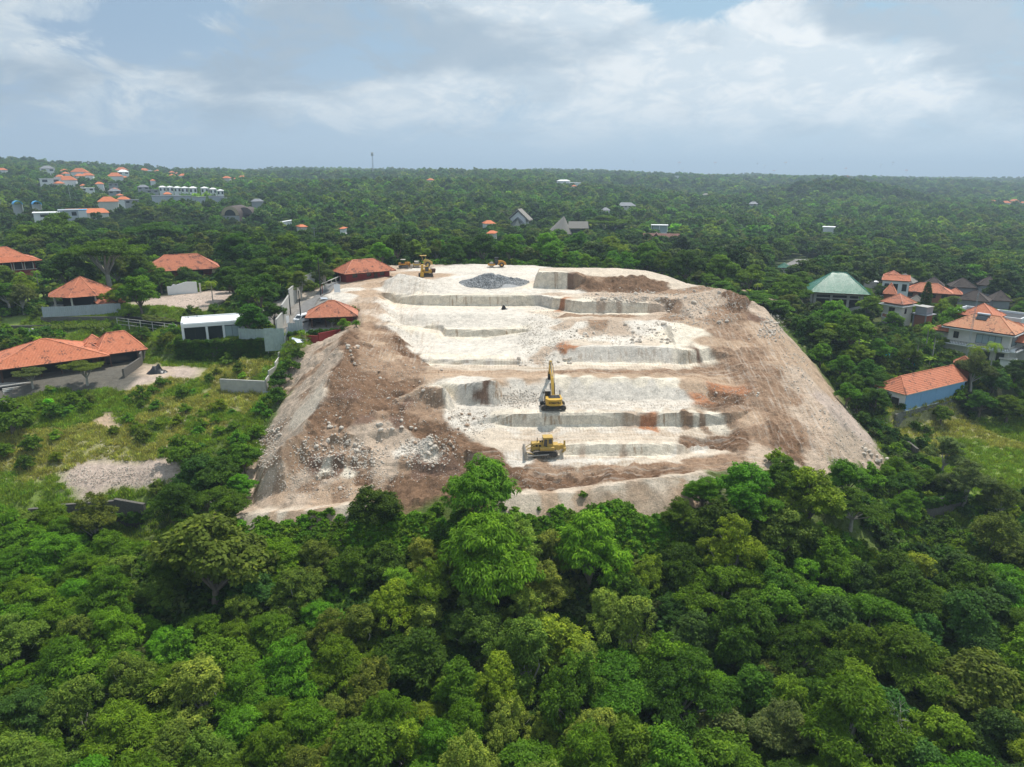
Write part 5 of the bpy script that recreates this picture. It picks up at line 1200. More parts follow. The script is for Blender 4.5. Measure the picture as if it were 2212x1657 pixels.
# white tower house
h = place(1946, 706); X, Y, Z = h[0], h[1]+3, h[2]
r = root('tower_house', (X, Y, Z), facing(X, Y, -.55), 'narrow white two storey house with mottled orange pyramid roof and balcony', 'house'); keep(X, Y, 6)
box_walls(r, 5.2, 5.2, -2, 7.6, M_OFFWHITE); MB().box((0, 0, 5.65), (7.2, 7.2, .18)).build('cornice', M_WHITE, r); hip_roof(r, 5.4, 5.4, 6.3, 2.3, 0, .6, M_TILE_OLD, finial=False); box_walls(r, 5.0, 5.0, 5.75, .6, M_OFFWHITE, name='attic')
window(r, (0, -2.6, 3.9), 1.6, 2.2, 0, None, M_WOOD); window(r, (2.6, -.5, 4.2), .7, 1.4, 1, None, M_WOOD, 0); window(r, (0, -2.6, .8), 1.4, 1.6, 0)
b = MB().box((1.2, -3.5, 2.3), (5.4, 1.8, .2)).build('balcony', M_WHITE, r)
for xx in (-.2, 2.6): MB().box((xx, -4.38, 2.95), (2.4, .12, .9)).build('railing_panel', M_BRICK, b)
for xx in (-1.5, 1.2, 3.9): MB().box((xx, -4.38, 2.95), (.2, .2, 1.15)).build('railing_post', M_WHITE, b)
MB().box((1.2, -4.38, 3.47), (5.5, .22, .12)).build('handrail', M_WHITE, b)
# water tower block
h = place(1999, 712); r = root('water_tower', (h[0], h[1]+2, h[2]), facing(h[0], h[1], -.5), 'brick water tower with grey concrete tank beside the white tower house', 'tower'); keep(h[0], h[1]+2, 3.5)
box_walls(r, 3.2, 3.2, -2, 5.8, M_BRICK); MB().box((0, 0, 3.95), (4.6, 4.6, .2)).build('slab', M_GREY, r); box_walls(r, 3.1, 3.1, 4.05, 1.9, M_GREY, name='tank'); MB().box((0, 0, 6.05), (3.4, 3.4, .16)).build('tank_lid', M_CONC, r)
for sx in (-1, 1): MB().box((sx*1.65, -1.65, .9), (.3, .3, 5.7)).build('corner_pier', M_GREY, r)
# main villa
h = place(2128, 778); X, Y, Z = h[0]+1.5, h[1]+5, h[2]
r = root('white_villa', (X, Y, Z), facing(X, Y, -.28), 'white two storey villa with sun bleached orange roof, black railings and solar heater', 'house'); keep(X, Y, 12); VX, VY, VZ = X, Y, Z
box_walls(r, 15, 9.5, -1.5, 4.6, M_OFFWHITE); box_walls(r, 13.4, 8.2, 3.1, 3.6, M_OFFWHITE, .3, .4, 'upper_wall'); MB().box((.3, .2, 6.75), (16, 10.8, .22)).build('cornice', M_WHITE, r)
hip_roof(r, 14, 9.0, 7.15, 3.1, 5.5, .8, M_TILE_PALE, cx=.3, cy=.2); box_walls(r, 13.2, 8, 6.86, .3, M_WHITE, .3, .2, 'attic')
hip_roof(r, 7, 6, 9.0, 2.9, 0, .8, M_TILE, name='upper_roof', cx=-3.0, cy=7.2); box_walls(r, 6.6, 5.6, 4, 5.0, M_OFFWHITE, -3, 7.2, 'rear_wall')
hip_roof(r, 26, 15, 4.6, 3.3, 8, .6, M_TILE, name='lower_roof', cx=1.0, cy=8.5); box_walls(r, 25, 14, -1.5, 6.0, M_OFFWHITE, 1, 8.6, 'rear_wing_wall')
window(r, (-4.6, -3.7, 5.0), 1.1, 1.6, 0, None, M_WOOD, 1); window(r, (2.6, -3.7, 4.9), 5.4, 2.2, 0, M_CURT, M_BLACK, 3); window(r, (7.0, -.2, 4.9), 3.6, 2.3, 1, M_CURT, M_BLACK, 3); window(r, (2, -4.75, 1.2), 3.4, 2.0, 0); window(r, (5.9, -4.75, 1.2), 1.6, 2.2, 0)
bl = MB().box((0, -5.2, 3.05), (15.6, 2.4, .2)).box((8.3, -.5, 3.05), (1.8, 9, .2)).build('balcony', M_WHITE, r)
rail = MB().box((0, -6.3, 4.0), (15.6, .07, .07)).box((0, -6.3, 3.3), (15.6, .05, .05)).box((9.1, -.5, 4.0), (.07, 11, .07))
rail.build('handrail', M_BLACK, bl)
bal = MB()
for i in range(46): bal.box((-7.7+i*15.4/45, -6.3, 3.6), (.06, .06, .8))
for i in range(26): bal.box((9.1, -6+i*.42, 3.6), (.06, .06, .8))
o = bal.build('baluster', M_BLACK, bl); o['kind'] = 'stuff'
sh = root('solar_heater', (X, Y, Z), r.rotation_euler.z, 'silver solar water heater lying on the white villa roof', 'water heater'); MB().cyl((-1.8, -.2, 10.3), (1.0, -.2, 10.3), .34, .34, 14).build('tank', M_GREYMETAL, sh, smooth=False); MB().box((-.4, -1.2, 9.6), (2.4, 1.6, .1), 0, (.55, 0)).build('collector_panel', M_GLASS, sh)
# black flat roofs beside the villa
h = place(2190, 745); r = root('black_roofed_house', (h[0]+3, h[1]+15, h[2]), facing(h[0], h[1], -.25), 'white modern house with black flat roof and white parapets behind the villa', 'house'); keep(h[0]+3, h[1]+15, 10)
box_walls(r, 17, 11, -3, 8.3, M_WHITE); MB().box((0, 0, 5.4), (15.6, 9.6, .2)).build('roof', M_BLACK, r)
for sy in (-1, 1): MB().box((0, sy*5.3, 5.6), (17.2, .4, .7)).build('parapet', M_WHITE, r)
for sx in (-1, 0, 1): MB().box((sx*8.3, 0, 5.6), (.4, 10, .7)).build('parapet', M_WHITE, r)
for i in range(5): MB().box((9.5+i*.9, 3, 5.8), (.12, 8, .12)).build('pergola_beam', M_WHITE, r)
window(r, (4, -5.5, 3), 1.5, 1.2, 0)
h = place(2195, 800); r = root('carport', (h[0], h[1], h[2]), facing(h[0], h[1]), 'white walled entrance yard below the villa balcony', 'gate'); MB().box((0, 0, .7), (7, .25, 2.6)).build('wall', M_WHITE, r); MB().box((-2, 1, 2.3), (3.6, 3, .2)).build('canopy', M_OFFWHITE, r); MB().box((1.2, -.15, .6), (2.6, .1, 2.0)).build('gate_leaf', M_WOOD, r); keep(h[0], h[1], 3)
# lattice mast in the villa garden
def mast(dx, dy, top_dy, w0, label, y=None, mat=None, n=14, antennas=0):
    h = place(dx, dy, y); d3 = h[1]*c_-(h[2]-CAMZ)*s_; tz = aty(dx, top_dy, h[1])[2]; H_ = tz-h[2]
    r = root('lattice_mast', h[:3], .4, label, 'mast'); mat = mat or M_GREYMETAL
    legs = [(w0*math.cos(a), w0*math.sin(a)) for a in (0, 2*PI/3, 4*PI/3)]
    for lx, ly in legs: MB().cyl((lx, ly, -1), (lx*.55, ly*.55, H_*.92), w0*.13, w0*.1, 5).build('leg', mat, r)
    for i in range(n):
        z0 = H_*.92*i/n; z1 = H_*.92*(i+1)/n; k0 = 1-.45*i/n; k1 = 1-.45*(i+1)/n
        mb = MB()
        for j in range(3):
            a = legs[j]; b = legs[(j+1) % 3]; mb.cyl((a[0]*k0, a[1]*k0, z0), (b[0]*k1, b[1]*k1, z1), w0*.07, w0*.07, 4); mb.cyl((a[0]*k0, a[1]*k0, z0), (b[0]*k0, b[1]*k0, z0), w0*.07, w0*.07, 4)
        mb.build('brace', mat, r)
    MB().cyl((0, 0, H_*.9), (0, 0, H_), w0*.14, w0*.06, 5).build('antenna', mat, r)
    for i in range(antennas):
        a = i*2*PI/6; z0 = H_*(.93 if i < 6 else .84); MB().box((w0*1.1*math.cos(a), w0*1.1*math.sin(a), z0), (w0*.5, w0*.4, w0*1.6), a).build('panel_antenna', M_OFFWHITE, r)
    if antennas: MB().cyl((0, 0, H_*.88), (0, 0, H_*.895), w0*1.5, w0*1.5, 10).build('platform', mat, r)
mast(2087, 778, 622, .28, 'thin lattice radio mast standing in front of the white villa')
small_house('shrine_pagoda', 'little garden shrine with curved dark orange roof behind the blue walled building', 2076, 815, 38, 1.6, 2.9, 1.5, 0, .55, M_TILE_OLD, M_BRICK, kr=1.2, base=-1)
# blue walled building
p0, p1 = at(1952, 886, 24.1), at(2079, 852, 24.3); ang = math.atan2(p1[1]-p0[1], p1[0]-p0[0]); ln = math.dist(p0[:2], p1[:2])
dpt = 6.4; c2 = Vector((p0[0], p0[1]))+Vector((math.cos(ang), math.sin(ang)))*ln/2+Vector((-math.sin(ang), math.cos(ang)))*dpt/2
r = root('blue_walled_building', (c2.x, c2.y, 24.1), ang, 'long building with pale blue wall and orange tiled hip roof above the block wall', 'building'); keep(c2.x, c2.y, 8.5); keep(c2.x-3, c2.y, 6)
box_walls(r, ln, dpt, -.6, 3.9, M_WHITE, 0, 0)
for i in range(4): MB().box((-ln/2+ln*(i+.5)/4, -dpt/2-.04, 1.5), (ln/4-.06, .08, 3.3)).build('blue_panel', M_BLUEWALL, r)
MB().box((0, -dpt/2-.12, 3.25), (ln+.4, .3, .16)).build('gutter', M_WHITE, r); MB().box((0, -dpt/2-.1, -.2), (ln+.2, .24, .14)).build('plinth', M_WHITE, r)
window(r, (-ln/2, -1.2, 1.2), 1.4, 1.8, 3, M_GLASS, M_WOOD, 0)
# roof: hip at the left end, gable at the right end
zr, zt = 3.35, 6.0; mb = MB(); a_, b_ = ln/2+.25, dpt/2+.35
E = [(-a_-.3, -b_, zr), (a_, -b_, zr), (a_, b_, zr), (-a_-.3, b_, zr)]; R0, R1 = (-ln/2+2.6, 0, zt), (a_, 0, zt)
roof_plane(mb, E[0], E[1], R1, R0, .42, .07); roof_plane(mb, E[2], E[3], R0, R1, .42, .07); roof_plane(mb, E[3], E[0], R0, R0, .42, .07); mb.face([E[1], E[2], R1]); mb.face([(x, y, z_-.02) for x, y, z_ in E][::-1])
o = mb.build('roof', M_TILE, r)
rb = MB().tube([Vector(R0)+Vector((0, 0, .06)), Vector(R1)+Vector((0, 0, .06))], .12, 5).tube([Vector(E[0])+Vector((0, 0, .08)), Vector(R0)+Vector((0, 0, .06))], .12, 5).tube([Vector(E[1])+Vector((0, 0, .08)), Vector(R1)+Vector((0, 0, .06))], .1, 5).tube([Vector(E[3])+Vector((0, 0, .08)), Vector(R0)+Vector((0, 0, .06))], .12, 5); rb.build('ridge_tiles', M_TILE, o)
# block wall under it
r = root('block_wall', (p0[0]-1, p0[1]-1.2, 19.4), ang, 'tall mossy block retaining wall under the blue walled building', 'wall')
M_BLOCK = simple('mossy blockwork', (.17, .165, .14), .95, nscale=1.6, namp=.4, bump=.04)
nb = 0
mbb = MB().box((12, .3, 1.6), (27, .4, 5.6)); mbb.build('wall_core', M_BLOCK, r)
me_blk = MB().box((0, 0, 0), (1.18, .12, .38)).mesh('block', M_BLOCK)
for row in range(11):
    for i in range(22):
        o = bpy.data.objects.new('block', me_blk); COL.objects.link(o); o.parent = r; o.location = (-1+i*1.22+(row % 2)*.6, .06+random.uniform(-.03, .02), -.2+row*.41)
for t in (0, .25, .5, .75, 1): keep(p0[0]+(p1[0]-p0[0])*t*1.6, p0[1]+(p1[1]-p0[1])*t*1.6-3, 2.6)
# ivy wall lower right
wall_line('ruined_stone_wall', [hit(1985, 1118)[:3], hit(2030, 1112)[:3], hit(2072, 1100)[:3]], 2.8, .5, M_STONE, 'dark rough stone wall overgrown with leaves below the meadow', zoff=-1)
q = hit(2030, 1112); keep(q[0], q[1]-1.5, 4.2)
wall_line('creeper_wall', [hit(1950, 960)[:3], hit(1978, 1000)[:3], hit(2020, 1035)[:3], hit(2050, 1075)[:3]], 1.3, .4, M_STONE, 'low boundary wall buried in creeper running down beside the meadow', zoff=-1)
for k_, (dx, dy) in enumerate(((1885, 768), (1919, 776), (1957, 788), (1968, 792))):
    h = hit(dx, dy); v = []; f = []; n = 8
    for i in range(n+1):
        for j in range(n+1): x = (i/n-.5)*2.4; y = (j/n-.5)*1.8; v.append((x, y, 1.3*max(0, 1-abs(x)/1.3)*(.7+.3*math.sin(y*4+k_))+.25*math.sin(x*6+y*2)))
    for i in range(n):
        for j in range(n): f.append((i*(n+1)+j, (i+1)*(n+1)+j, (i+1)*(n+1)+j+1, i*(n+1)+j+1))
    me = bpy.data.meshes.new('tarpaulin'); me.from_pydata(v, [], f); me.materials.append(M_TARPBLUE); o = bpy.data.objects.new('tarpaulin', me); COL.objects.link(o); o.location = (h[0], h[1], h[2]+.1); o.rotation_euler = (0, 0, k_); keep(h[0], h[1], 1.6)
    tag(o, ('turquoise tarpaulin hanging under the trees near the spoil slope', 'turquoise tarpaulin draped upright in the middle of the garden', 'turquoise tarpaulin spread behind the blue walled building', 'crumpled turquoise tarpaulin touching the blue walled building roofline')[k_], 'tarpaulin', 'turquoise tarpaulins')
# road bend with a motorbike rider far off
rp = [hit(1735, 562)[:3], hit(1718, 572)[:3], hit(1716, 584)[:3], hit(1700, 596)[:3]]
vv = []
for i in range(25):
    t = i/24*(len(rp)-1); k_ = min(int(t), len(rp)-2); a, b = Vector(rp[k_]), Vector(rp[k_+1]); c = a.lerp(b, t-k_)
    for s_i in (-1, -.33, .33, 1): vv.append((c.x+4*s_i, c.y, float(hz(c.x+4*s_i, c.y))+.4))
    keep(c.x, c.y, 6); keep(c.x, c.y-8, 5)
me = bpy.data.meshes.new('road'); me.from_pydata(vv, [], [(i*4+j, i*4+j+1, i*4+j+5, i*4+j+4) for i in range(24) for j in range(3)]); me.materials.append(M_ASPH); o = bpy.data.objects.new('road', me); COL.objects.link(o); o['kind'] = 'structure'
# ================================================================ MACHINES
M_YEL = simple('excavator yellow', (.54, .33, .055), .65, spec=.3, nscale=2.2, namp=.24)
M_YEL2 = simple('faded machine yellow', (.50, .33, .09), .7, nscale=2.4, namp=.28)
M_ORG = simple('machine orange', (.55, .26, .04), .55, nscale=1.6, namp=.14)
M_STEEL = simple('dusty track steel', (.22, .19, .155), .7, nscale=3, namp=.3)
M_TRK = simple('dark track steel', (.06, .055, .05), .7, nscale=3, namp=.4)
M_WORN = simple('worn bare steel', (.34, .31, .27), .55, .3, nscale=2, namp=.2)
M_RUB = simple('tyre rubber', (.06, .056, .05), .9, nscale=3, namp=.3)
M_RUST = simple('rusty bucket steel', (.09, .045, .03), .8, nscale=3, namp=.3)
M_DUST = simple('dust covered panel', (.55, .50, .42), .9, nscale=2, namp=.15)

def track(parent, cx, cy, ln, w_, h, mat=M_STEEL, shoes=26, zoff=0):
    """one crawler track along local x, with shoes, rollers, sprocket and idler"""
    r_ = h/2; L_ = ln-h
    t = MB(); n = shoes; per = 2*L_+2*PI*r_
    belt = MB()
    for i in range(n):
        s = per*i/n
        if s < L_: x, z_, a = -L_/2+s, h, 0
        elif s < L_+PI*r_: a = (s-L_)/r_; x, z_ = L_/2+r_*math.sin(a), r_+r_*math.cos(a)
        elif s < 2*L_+PI*r_: x, z_, a = L_/2-(s-L_-PI*r_), 0, PI
        else: a = PI+(s-2*L_-PI*r_)/r_; x, z_ = -L_/2+r_*math.sin(a), r_+r_*math.cos(a)
        k0 = len(belt.v); belt.box((0, 0, 0), (per/n*.86, w_, .07)); R_ = Matrix.Rotation(a, 3, 'Y')
        for k in range(k0, len(belt.v)): p = R_ @ Vector(belt.v[k]); belt.v[k] = (p.x+x+cx, p.y+cy, p.z+z_+zoff)
        k0 = len(belt.v); belt.box((0, 0, .05), (.03, w_, .07))
        for k in range(k0, len(belt.v)): p = R_ @ Vector(belt.v[k]); belt.v[k] = (p.x+x+cx, p.y+cy, p.z+z_+zoff)
    o = belt.build('track', mat, parent)
    f = MB().box((cx, cy, r_+zoff), (L_+r_*.6, w_*.55, h*.5)); f.build('track_frame', M_TRK, o)
    wl = MB()
    for i in range(7): wl.cyl((cx-L_/2+L_*(i+.5)/7, cy-w_*.42, .17+zoff), (cx-L_/2+L_*(i+.5)/7, cy+w_*.42, .17+zoff), .13, .13, 10)
    ob = wl.build('track_rollers', mat, o); ob['kind'] = 'stuff'
    for s in (-1, 1): MB().cyl((cx+s*L_/2, cy-w_*.45, r_+zoff), (cx+s*L_/2, cy+w_*.45, r_+zoff), r_*.82, r_*.82, 14).build('sprocket' if s < 0 else 'idler', M_TRK, o)
    return o
def beam(pts_, widths, thick, name, mat, parent, y=0, bevel=.03):
    """side profile beam in the local x-z plane"""
    up, dn = [], []
    for i, (x, z_) in enumerate(pts_):
        a = Vector(pts_[max(i-1, 0)]); b = Vector(pts_[min(i+1, len(pts_)-1)]); d = (b-a).normalized(); n = Vector((-d.y, d.x))*widths[i]/2
        up.append((x+n.x, z_+n.y)); dn.append((x-n.x, z_-n.y))
    return MB().prism(up+dn[::-1], 'y', y-thick/2, y+thick/2).build(name, mat, parent, bevel)

# --- excavator with breaker, tracks along the bench, upper body turned to the slope
gx_, gy_ = at(1195, 884, 32.35)[:2]
ez = float(np.median(hz(gx_+np.linspace(-2, 2, 9), gy_+np.linspace(-1, 1, 9)+.6)))+.02
E = root('excavator', (gx_, gy_+1.0, ez), math.radians(2), 'yellow excavator with a hydraulic hammer chiselling the white slope', 'excavator')
track(E, 0, -1.05, 4.15, .6, .86, M_STEEL, 30); track(E, 0, 1.15, 4.15, .6, .86, M_TRK, 30)
MB().box((0, 0, .62), (2.0, 1.8, .5)).cyl((0, 0, .8), (0, 0, 1.05), .75, .75, 20).build('undercarriage', M_TRK, E)
U = bpy.data.objects.new('upper_body', None)
# upper works are modelled facing +x, then turned by ua
ua = math.radians(91)
def up(mb, name, mat, bevel=0, par=None):
    R_ = Matrix.Rotation(ua, 3, 'Z'); mb.v = [tuple(R_ @ Vector(v)) for v in mb.v]; return mb.build(name, mat, par or E, bevel)
hsg = MB().prism([(-2.2, -1.05), (-2.45, -.6), (-2.45, .6), (-2.2, 1.05), (-1.7, 1.3), (1.55, 1.3), (1.55, -1.3), (-1.7, -1.3)], 'z', 1.08, 1.3)
up(hsg, 'deck', M_TRK, .03)
cw = MB().prism([(-2.15, -1.15), (-2.5, -.75), (-2.55, 0), (-2.5, .75), (-2.15, 1.15), (-1.55, 1.36), (-1.45, 1.36), (-1.45, -1.36), (-1.55, -1.36)], 'z', 1.22, 2.25); CW = up(cw, 'counterweight', M_YEL, .10)
up(MB().box((-.45, -.02, 1.75), (1.95, 2.66, .95)), 'engine_housing', M_YEL, .06); up(MB().box((-.75, -.1, 2.28), (1.5, 1.9, .12)), 'engine_hood', M_BLACK, .04)
for i in range(3): up(MB().box((-.75, -.75+i*.62, 2.36), (1.1, .06, .03)), 'hood_vent', M_DARK)
up(MB().box((1.0, -1.0, 1.6), (1.0, .62, .62)), 'tool_box', M_YEL, .04)
up(MB().cyl((-.55, .75, 2.3), (-.55, .75, 2.7), .06, .06, 8), 'exhaust_pipe', M_BLACK)
# cab on the left of the driver (local +y)
cb = MB().prism([(-.05, 1.3), (1.7, 1.3), (1.75, 2.0), (1.25, 2.95), (-.05, 3.0)], 'y', .42, 1.34); CB = up(cb, 'cab', M_BLACK, .05)
up(MB().box((.6, .88, 3.02), (1.35, .95, .08)), 'cab_roof', M_WORN, .03, CB)
up(MB().prism([(.1, 1.95), (1.55, 1.95), (1.18, 2.8), (.1, 2.85)], 'y', 1.345, 1.36), 'side_glass', M_GLASS, 0, CB); up(MB().prism([(.1, 1.95), (1.55, 1.95), (1.18, 2.8), (.1, 2.85)], 'y', .40, .415), 'side_glass', M_GLASS, 0, CB)
up(MB().box((-.065, .88, 2.4), (.02, .75, .8)), 'rear_glass', M_GLASS, 0, CB)
up(MB().box((1.63, .88, 2.45), (.03, .78, .9), 0, (0, -.45)), 'windscreen', M_GLASS, 0, CB)
# hand rail with mirror on the right side
hr = MB().tube([(1.35, -1.25, 1.9), (1.35, -1.25, 2.75), (.9, -1.25, 2.95), (.45, -1.25, 2.75), (.45, -1.25, 1.9)], .03, 5).tube([(1.35, -1.25, 2.35), (.45, -1.25, 2.35)], .025, 5).tube([(.9, -1.25, 1.9), (.9, -1.25, 2.95)], .025, 5); up(hr, 'hand_rail', M_BLACK)
up(MB().box((1.6, 1.5, 2.3), (.05, .2, .35)), 'mirror', M_BLACK)
# boom, arm, breaker (profile in local x-z)
def upbeam(pts_, wd, th_, name, mat, y=0, par=None):
    upv, dn = [], []
    for i, (x, z_) in enumerate(pts_):
        a = Vector(pts_[max(i-1, 0)]); b = Vector(pts_[min(i+1, len(pts_)-1)]); d = (b-a).normalized(); n = Vector((-d.y, d.x))*wd[i]/2
        upv.append((x+n.x, z_+n.y)); dn.append((x-n.x, z_-n.y))
    return up(MB().prism(upv+dn[::-1], 'y', y-th_/2, y+th_/2), name, mat, .03, par)
BM = upbeam([(1.05, 1.75), (2.0, 3.15), (2.9, 4.25), (3.6, 4.85), (5.1, 5.75), (6.0, 6.15)], [.45, .62, .80, .78, .52, .34], .46, 'boom', M_YEL, -.12)
up(MB().cyl((1.6, -.48, 1.5), (2.75, -.48, 3.6), .085, .085, 8).cyl((1.6, .24, 1.5), (2.75, .24, 3.6), .085, .085, 8), 'boom_cylinder', M_BLACK)
up(MB().cyl((3.0, -.12, 4.8), (5.0, -.12, 6.25), .10, .10, 8).cyl((5.0, -.12, 6.25), (5.75, -.12, 6.65), .055, .055, 8), 'arm_cylinder', M_WORN)
AR = upbeam([(5.65, 6.75), (6.05, 6.15), (6.7, 5.1), (7.25, 4.1)], [.28, .60, .48, .34], .36, 'arm', M_YEL, -.12)
up(MB().cyl((6.45, -.12, 6.0), (7.2, -.12, 4.9), .07, .07, 8), 'bucket_cylinder', M_BLACK)
up(MB().prism([(6.95, 4.35), (7.45, 4.45), (7.75, 3.9), (7.35, 3.75)], 'y', -.32, .08), 'hammer_bracket', M_BLACK, .02)
BK = up(MB().prism([(7.15, 4.05), (7.85, 4.15), (8.1, 2.2), (7.6, 2.1)], 'y', -.36, .12), 'hydraulic_hammer', M_BLACK, .04); up(MB().cyl((7.84, -.12, 2.3), (7.98, -.12, .9), .10, .07, 8), 'chisel', M_WORN, 0, BK)
up(MB().tube([(2.2, -.42, 3.5), (3.2, -.5, 4.9), (4.8, -.5, 5.9), (6.2, -.5, 6.2), (7.0, -.5, 4.9)], .035, 5), 'hose', M_BLACK)
def lettering(txt, size, loc, rot, mat, parent):
    cu = bpy.data.curves.new('lettering', 'FONT'); cu.body = txt; cu.size = size; cu.extrude = .006; cu.align_x = 'CENTER'; cu.align_y = 'CENTER'; cu.offset = size*.03; cu.materials.append(mat)
    to = bpy.data.objects.new('text', cu); me = bpy.data.meshes.new_from_object(to); me.name = 'lettering'; bpy.data.objects.remove(to); me.materials.clear(); me.materials.append(mat)
    o = bpy.data.objects.new('lettering', me); COL.objects.link(o); o.parent = parent; o.location = loc; o.rotation_euler = rot; return o
lettering('KOMATSU', .42, (.05, -2.60, 1.73), (PI/2, 0, math.radians(1)), M_BLACK, CW)
# swing arm tip meets the face at the chisel
# --- bulldozer (blade to -x)
def bulldozer(loc, rz, label, body, scale=1, canopy=False, dusty=M_STEEL, ripper=True, group=None):
    D_ = root('bulldozer', loc, rz, label, 'bulldozer', group)
    for sy in (-.95, .95): track(D_, 0, sy, 3.9, .56, 1.02, dusty, 30)
    MB().box((0, 0, .75), (3.2, 1.35, .6)).build('chassis', M_TRK, D_)
    MB().prism([(-2.0, .95), (-2.0, 2.05), (-.35, 2.2), (-.35, .95)], 'y', -.52, .52).build('engine_hood', body, D_, .06)
    MB().box((-2.02, 0, 1.5), (.06, .86, .9)).build('radiator_grille', M_BLACK, D_)
    for i in range(3): MB().box((-1.75+i*.5, -.53, 1.75), (.36, .03, .3)).build('side_vent', M_BLACK, D_)
    MB().cyl((-1.1, .1, 2.1), (-1.1, .1, 2.85), .07, .06, 8).build('exhaust_pipe', M_BLACK, D_); MB().cyl((-.65, -.1, 2.1), (-.65, -.1, 2.4), .13, .13, 10).build('air_filter', M_BLACK, D_)
    for sy in (-1, 1): MB().box((.35, sy*.86, 1.35), (2.2, .55, .5)).build('fender', body, D_, .04)
    if canopy:
        for sx in (-.15, 1.15):
            for sy in (-.7, .7): MB().box((sx, sy, 2.3), (.1, .1, 1.5)).build('canopy_post', M_BLACK, D_)
        MB().box((.5, 0, 3.05), (1.75, 1.7, .12)).build('canopy_roof', M_DUST, D_, .03); MB().box((.75, 0, 1.9), (.5, .6, .7)).build('seat', M_BLACK, D_, .05)
        MB().box((.6, 0, 1.5), (1.4, 1.3, .5)).build('operator_platform', M_BLACK, D_)
    else:
        CB = MB().prism([(-.35, 1.5), (-.15, 2.95), (1.15, 3.0), (1.3, 1.5)], 'y', -.68, .68).build('cab', body, D_, .06)
        MB().box((.5, 0, 3.04), (1.55, 1.5, .14)).build('cab_roof', body, CB, .04)
        for sy in (-1, 1):
            MB().prism([(-.2, 1.75), (-.06, 2.8), (.38, 2.82), (.38, 1.55)], 'y', sy*.685, sy*.70).build('door_glass', M_GLASS, CB); MB().prism([(.58, 2.1), (.58, 2.8), (1.08, 2.82), (1.16, 2.1)], 'y', sy*.685, sy*.70).build('side_glass', M_GLASS, CB)
        MB().box((-.28, 0, 2.3), (.03, 1.1, .9), 0, (0, .12)).build('windscreen', M_GLASS, CB); MB().box((1.25, 0, 2.3), (.03, 1.0, .9), 0, (0, -.09)).build('rear_glass', M_GLASS, CB)
    MB().box((1.7, 0, 1.45), (.9, 1.4, .85)).build('fuel_tank', body, D_, .06)
    # blade with curved face, push arms and lift rams
    prof = [(-3.05, .02), (-3.22, .35), (-3.25, .75), (-3.12, 1.15), (-2.98, 1.3), (-2.88, 1.22), (-3.02, .75), (-2.92, .1)]
    BL = MB().prism(prof, 'y', -1.75, 1.75).build('blade', M_WORN, D_, .01)
    for sy in (-1.76, 1.76): MB().box((-3.0, sy, .6), (.4, .05, 1.15)).build('end_plate', M_WORN, BL)
    for sy in (-1.32, 1.32): MB().cyl((-2.95, sy, .35), (.6, sy, .55), .12, .12, 8).build('push_arm', M_WORN, D_)
    for sy in (-.62, .62): MB().cyl((-2.95, sy, 1.1), (-1.6, sy, 1.9), .07, .07, 8).build('lift_cylinder', body, D_); MB().cyl((-2.9, sy*1.5, .9), (-1.7, sy*2, .6), .06, .06, 6).build('tilt_brace', body, D_)
    if ripper:
        RP = MB().prism([(2.1, .9), (3.0, 1.25), (3.2, 1.5), (2.6, 1.75), (2.1, 1.6)], 'y', -.45, .45).build('ripper_linkage', body, D_, .03)
        MB().box((3.1, 0, 1.1), (.4, 1.5, .45)).build('ripper_beam', body, RP, .04)
        MB().prism([(3.0, 2.35), (3.25, 2.3), (3.35, .9), (3.1, .45), (2.75, .3), (3.0, .75)], 'y', -.09, .09).build('ripper_shank', body, RP)
    D_.scale = (scale,)*3
    return D_
gx_, gy_ = at(1176, 990, 27.9)[:2]
dz = float(np.median(hz(gx_+np.linspace(-2, 2, 9), gy_+1.0+np.linspace(-1, 1, 9))))
bulldozer((gx_, gy_+.95, dz+.04), math.radians(4), 'large yellow bulldozer with closed cab and ripper on the lowest bench', M_YEL2, 1.0)
h = hit(873, 580); bulldozer((h[0], h[1]+1, h[2]+.08), math.radians(172), 'small orange bulldozer with open canopy parked by the long red house', M_ORG, .82, True, ripper=False)
# --- folded excavator by the white heap
h = hit(919, 599); X, Y = h[0], h[1]+1.2; zf = float(hz(X, Y))+.08
F_ = root('excavator', (X, Y, zf), math.radians(8), 'yellow excavator facing the camera with folded arm behind the white spoil heap', 'excavator')
for sy in (-1.05, 1.05): track(F_, 0, sy, 4.1, .6, .86, M_STEEL, 24)
MB().box((0, 0, .65), (2, 1.8, .6)).build('undercarriage', M_TRK, F_); MB().box((.2, .3, 1.5), (2.9, 2.6, .9)).build('house', M_YEL, F_, .06)
MB().prism([(1.3, 1.1), (2.6, 1.15), (2.75, 2.0), (1.3, 2.0)], 'y', -.9, 1.2).build('counterweight', M_RUST, F_, .06)
C_ = MB().prism([(-.25, 1.2), (-.3, 2.9), (.75, 2.95), (.95, 1.2)], 'y', -1.35, -.2).build('cab', M_YEL, F_, .05); MB().box((.3, -1.36, 2.2), (.95, .04, 1.3)).build('windscreen', M_GLASS, C_); MB().box((.95, -.75, 2.3), (.04, .9, .9)).build('side_glass', M_GLASS, C_)
MB().prism([(-1.0, 1.6), (-.7, 1.6), (-.65, 3.3), (-1.15, 3.4)], 'y', -1.0, -.4).build('boom', M_YEL, F_, .04)
MB().prism([(-1.2, 3.45), (-.65, 3.4), (-.8, 2.3), (-1.25, 1.4), (-1.5, 1.5)], 'y', -2.0, -1.5).build('arm', M_YEL, F_, .04); MB().box((-.95, -1.3, 3.25), (.6, 1.3, .5)).build('boom_head', M_YEL, F_, .05)
MB().prism([(-1.6, .2), (-.7, .2), (-.6, 1.2), (-1.5, 1.4)], 'y', -2.3, -1.3).build('bucket', M_YEL, F_, .05)
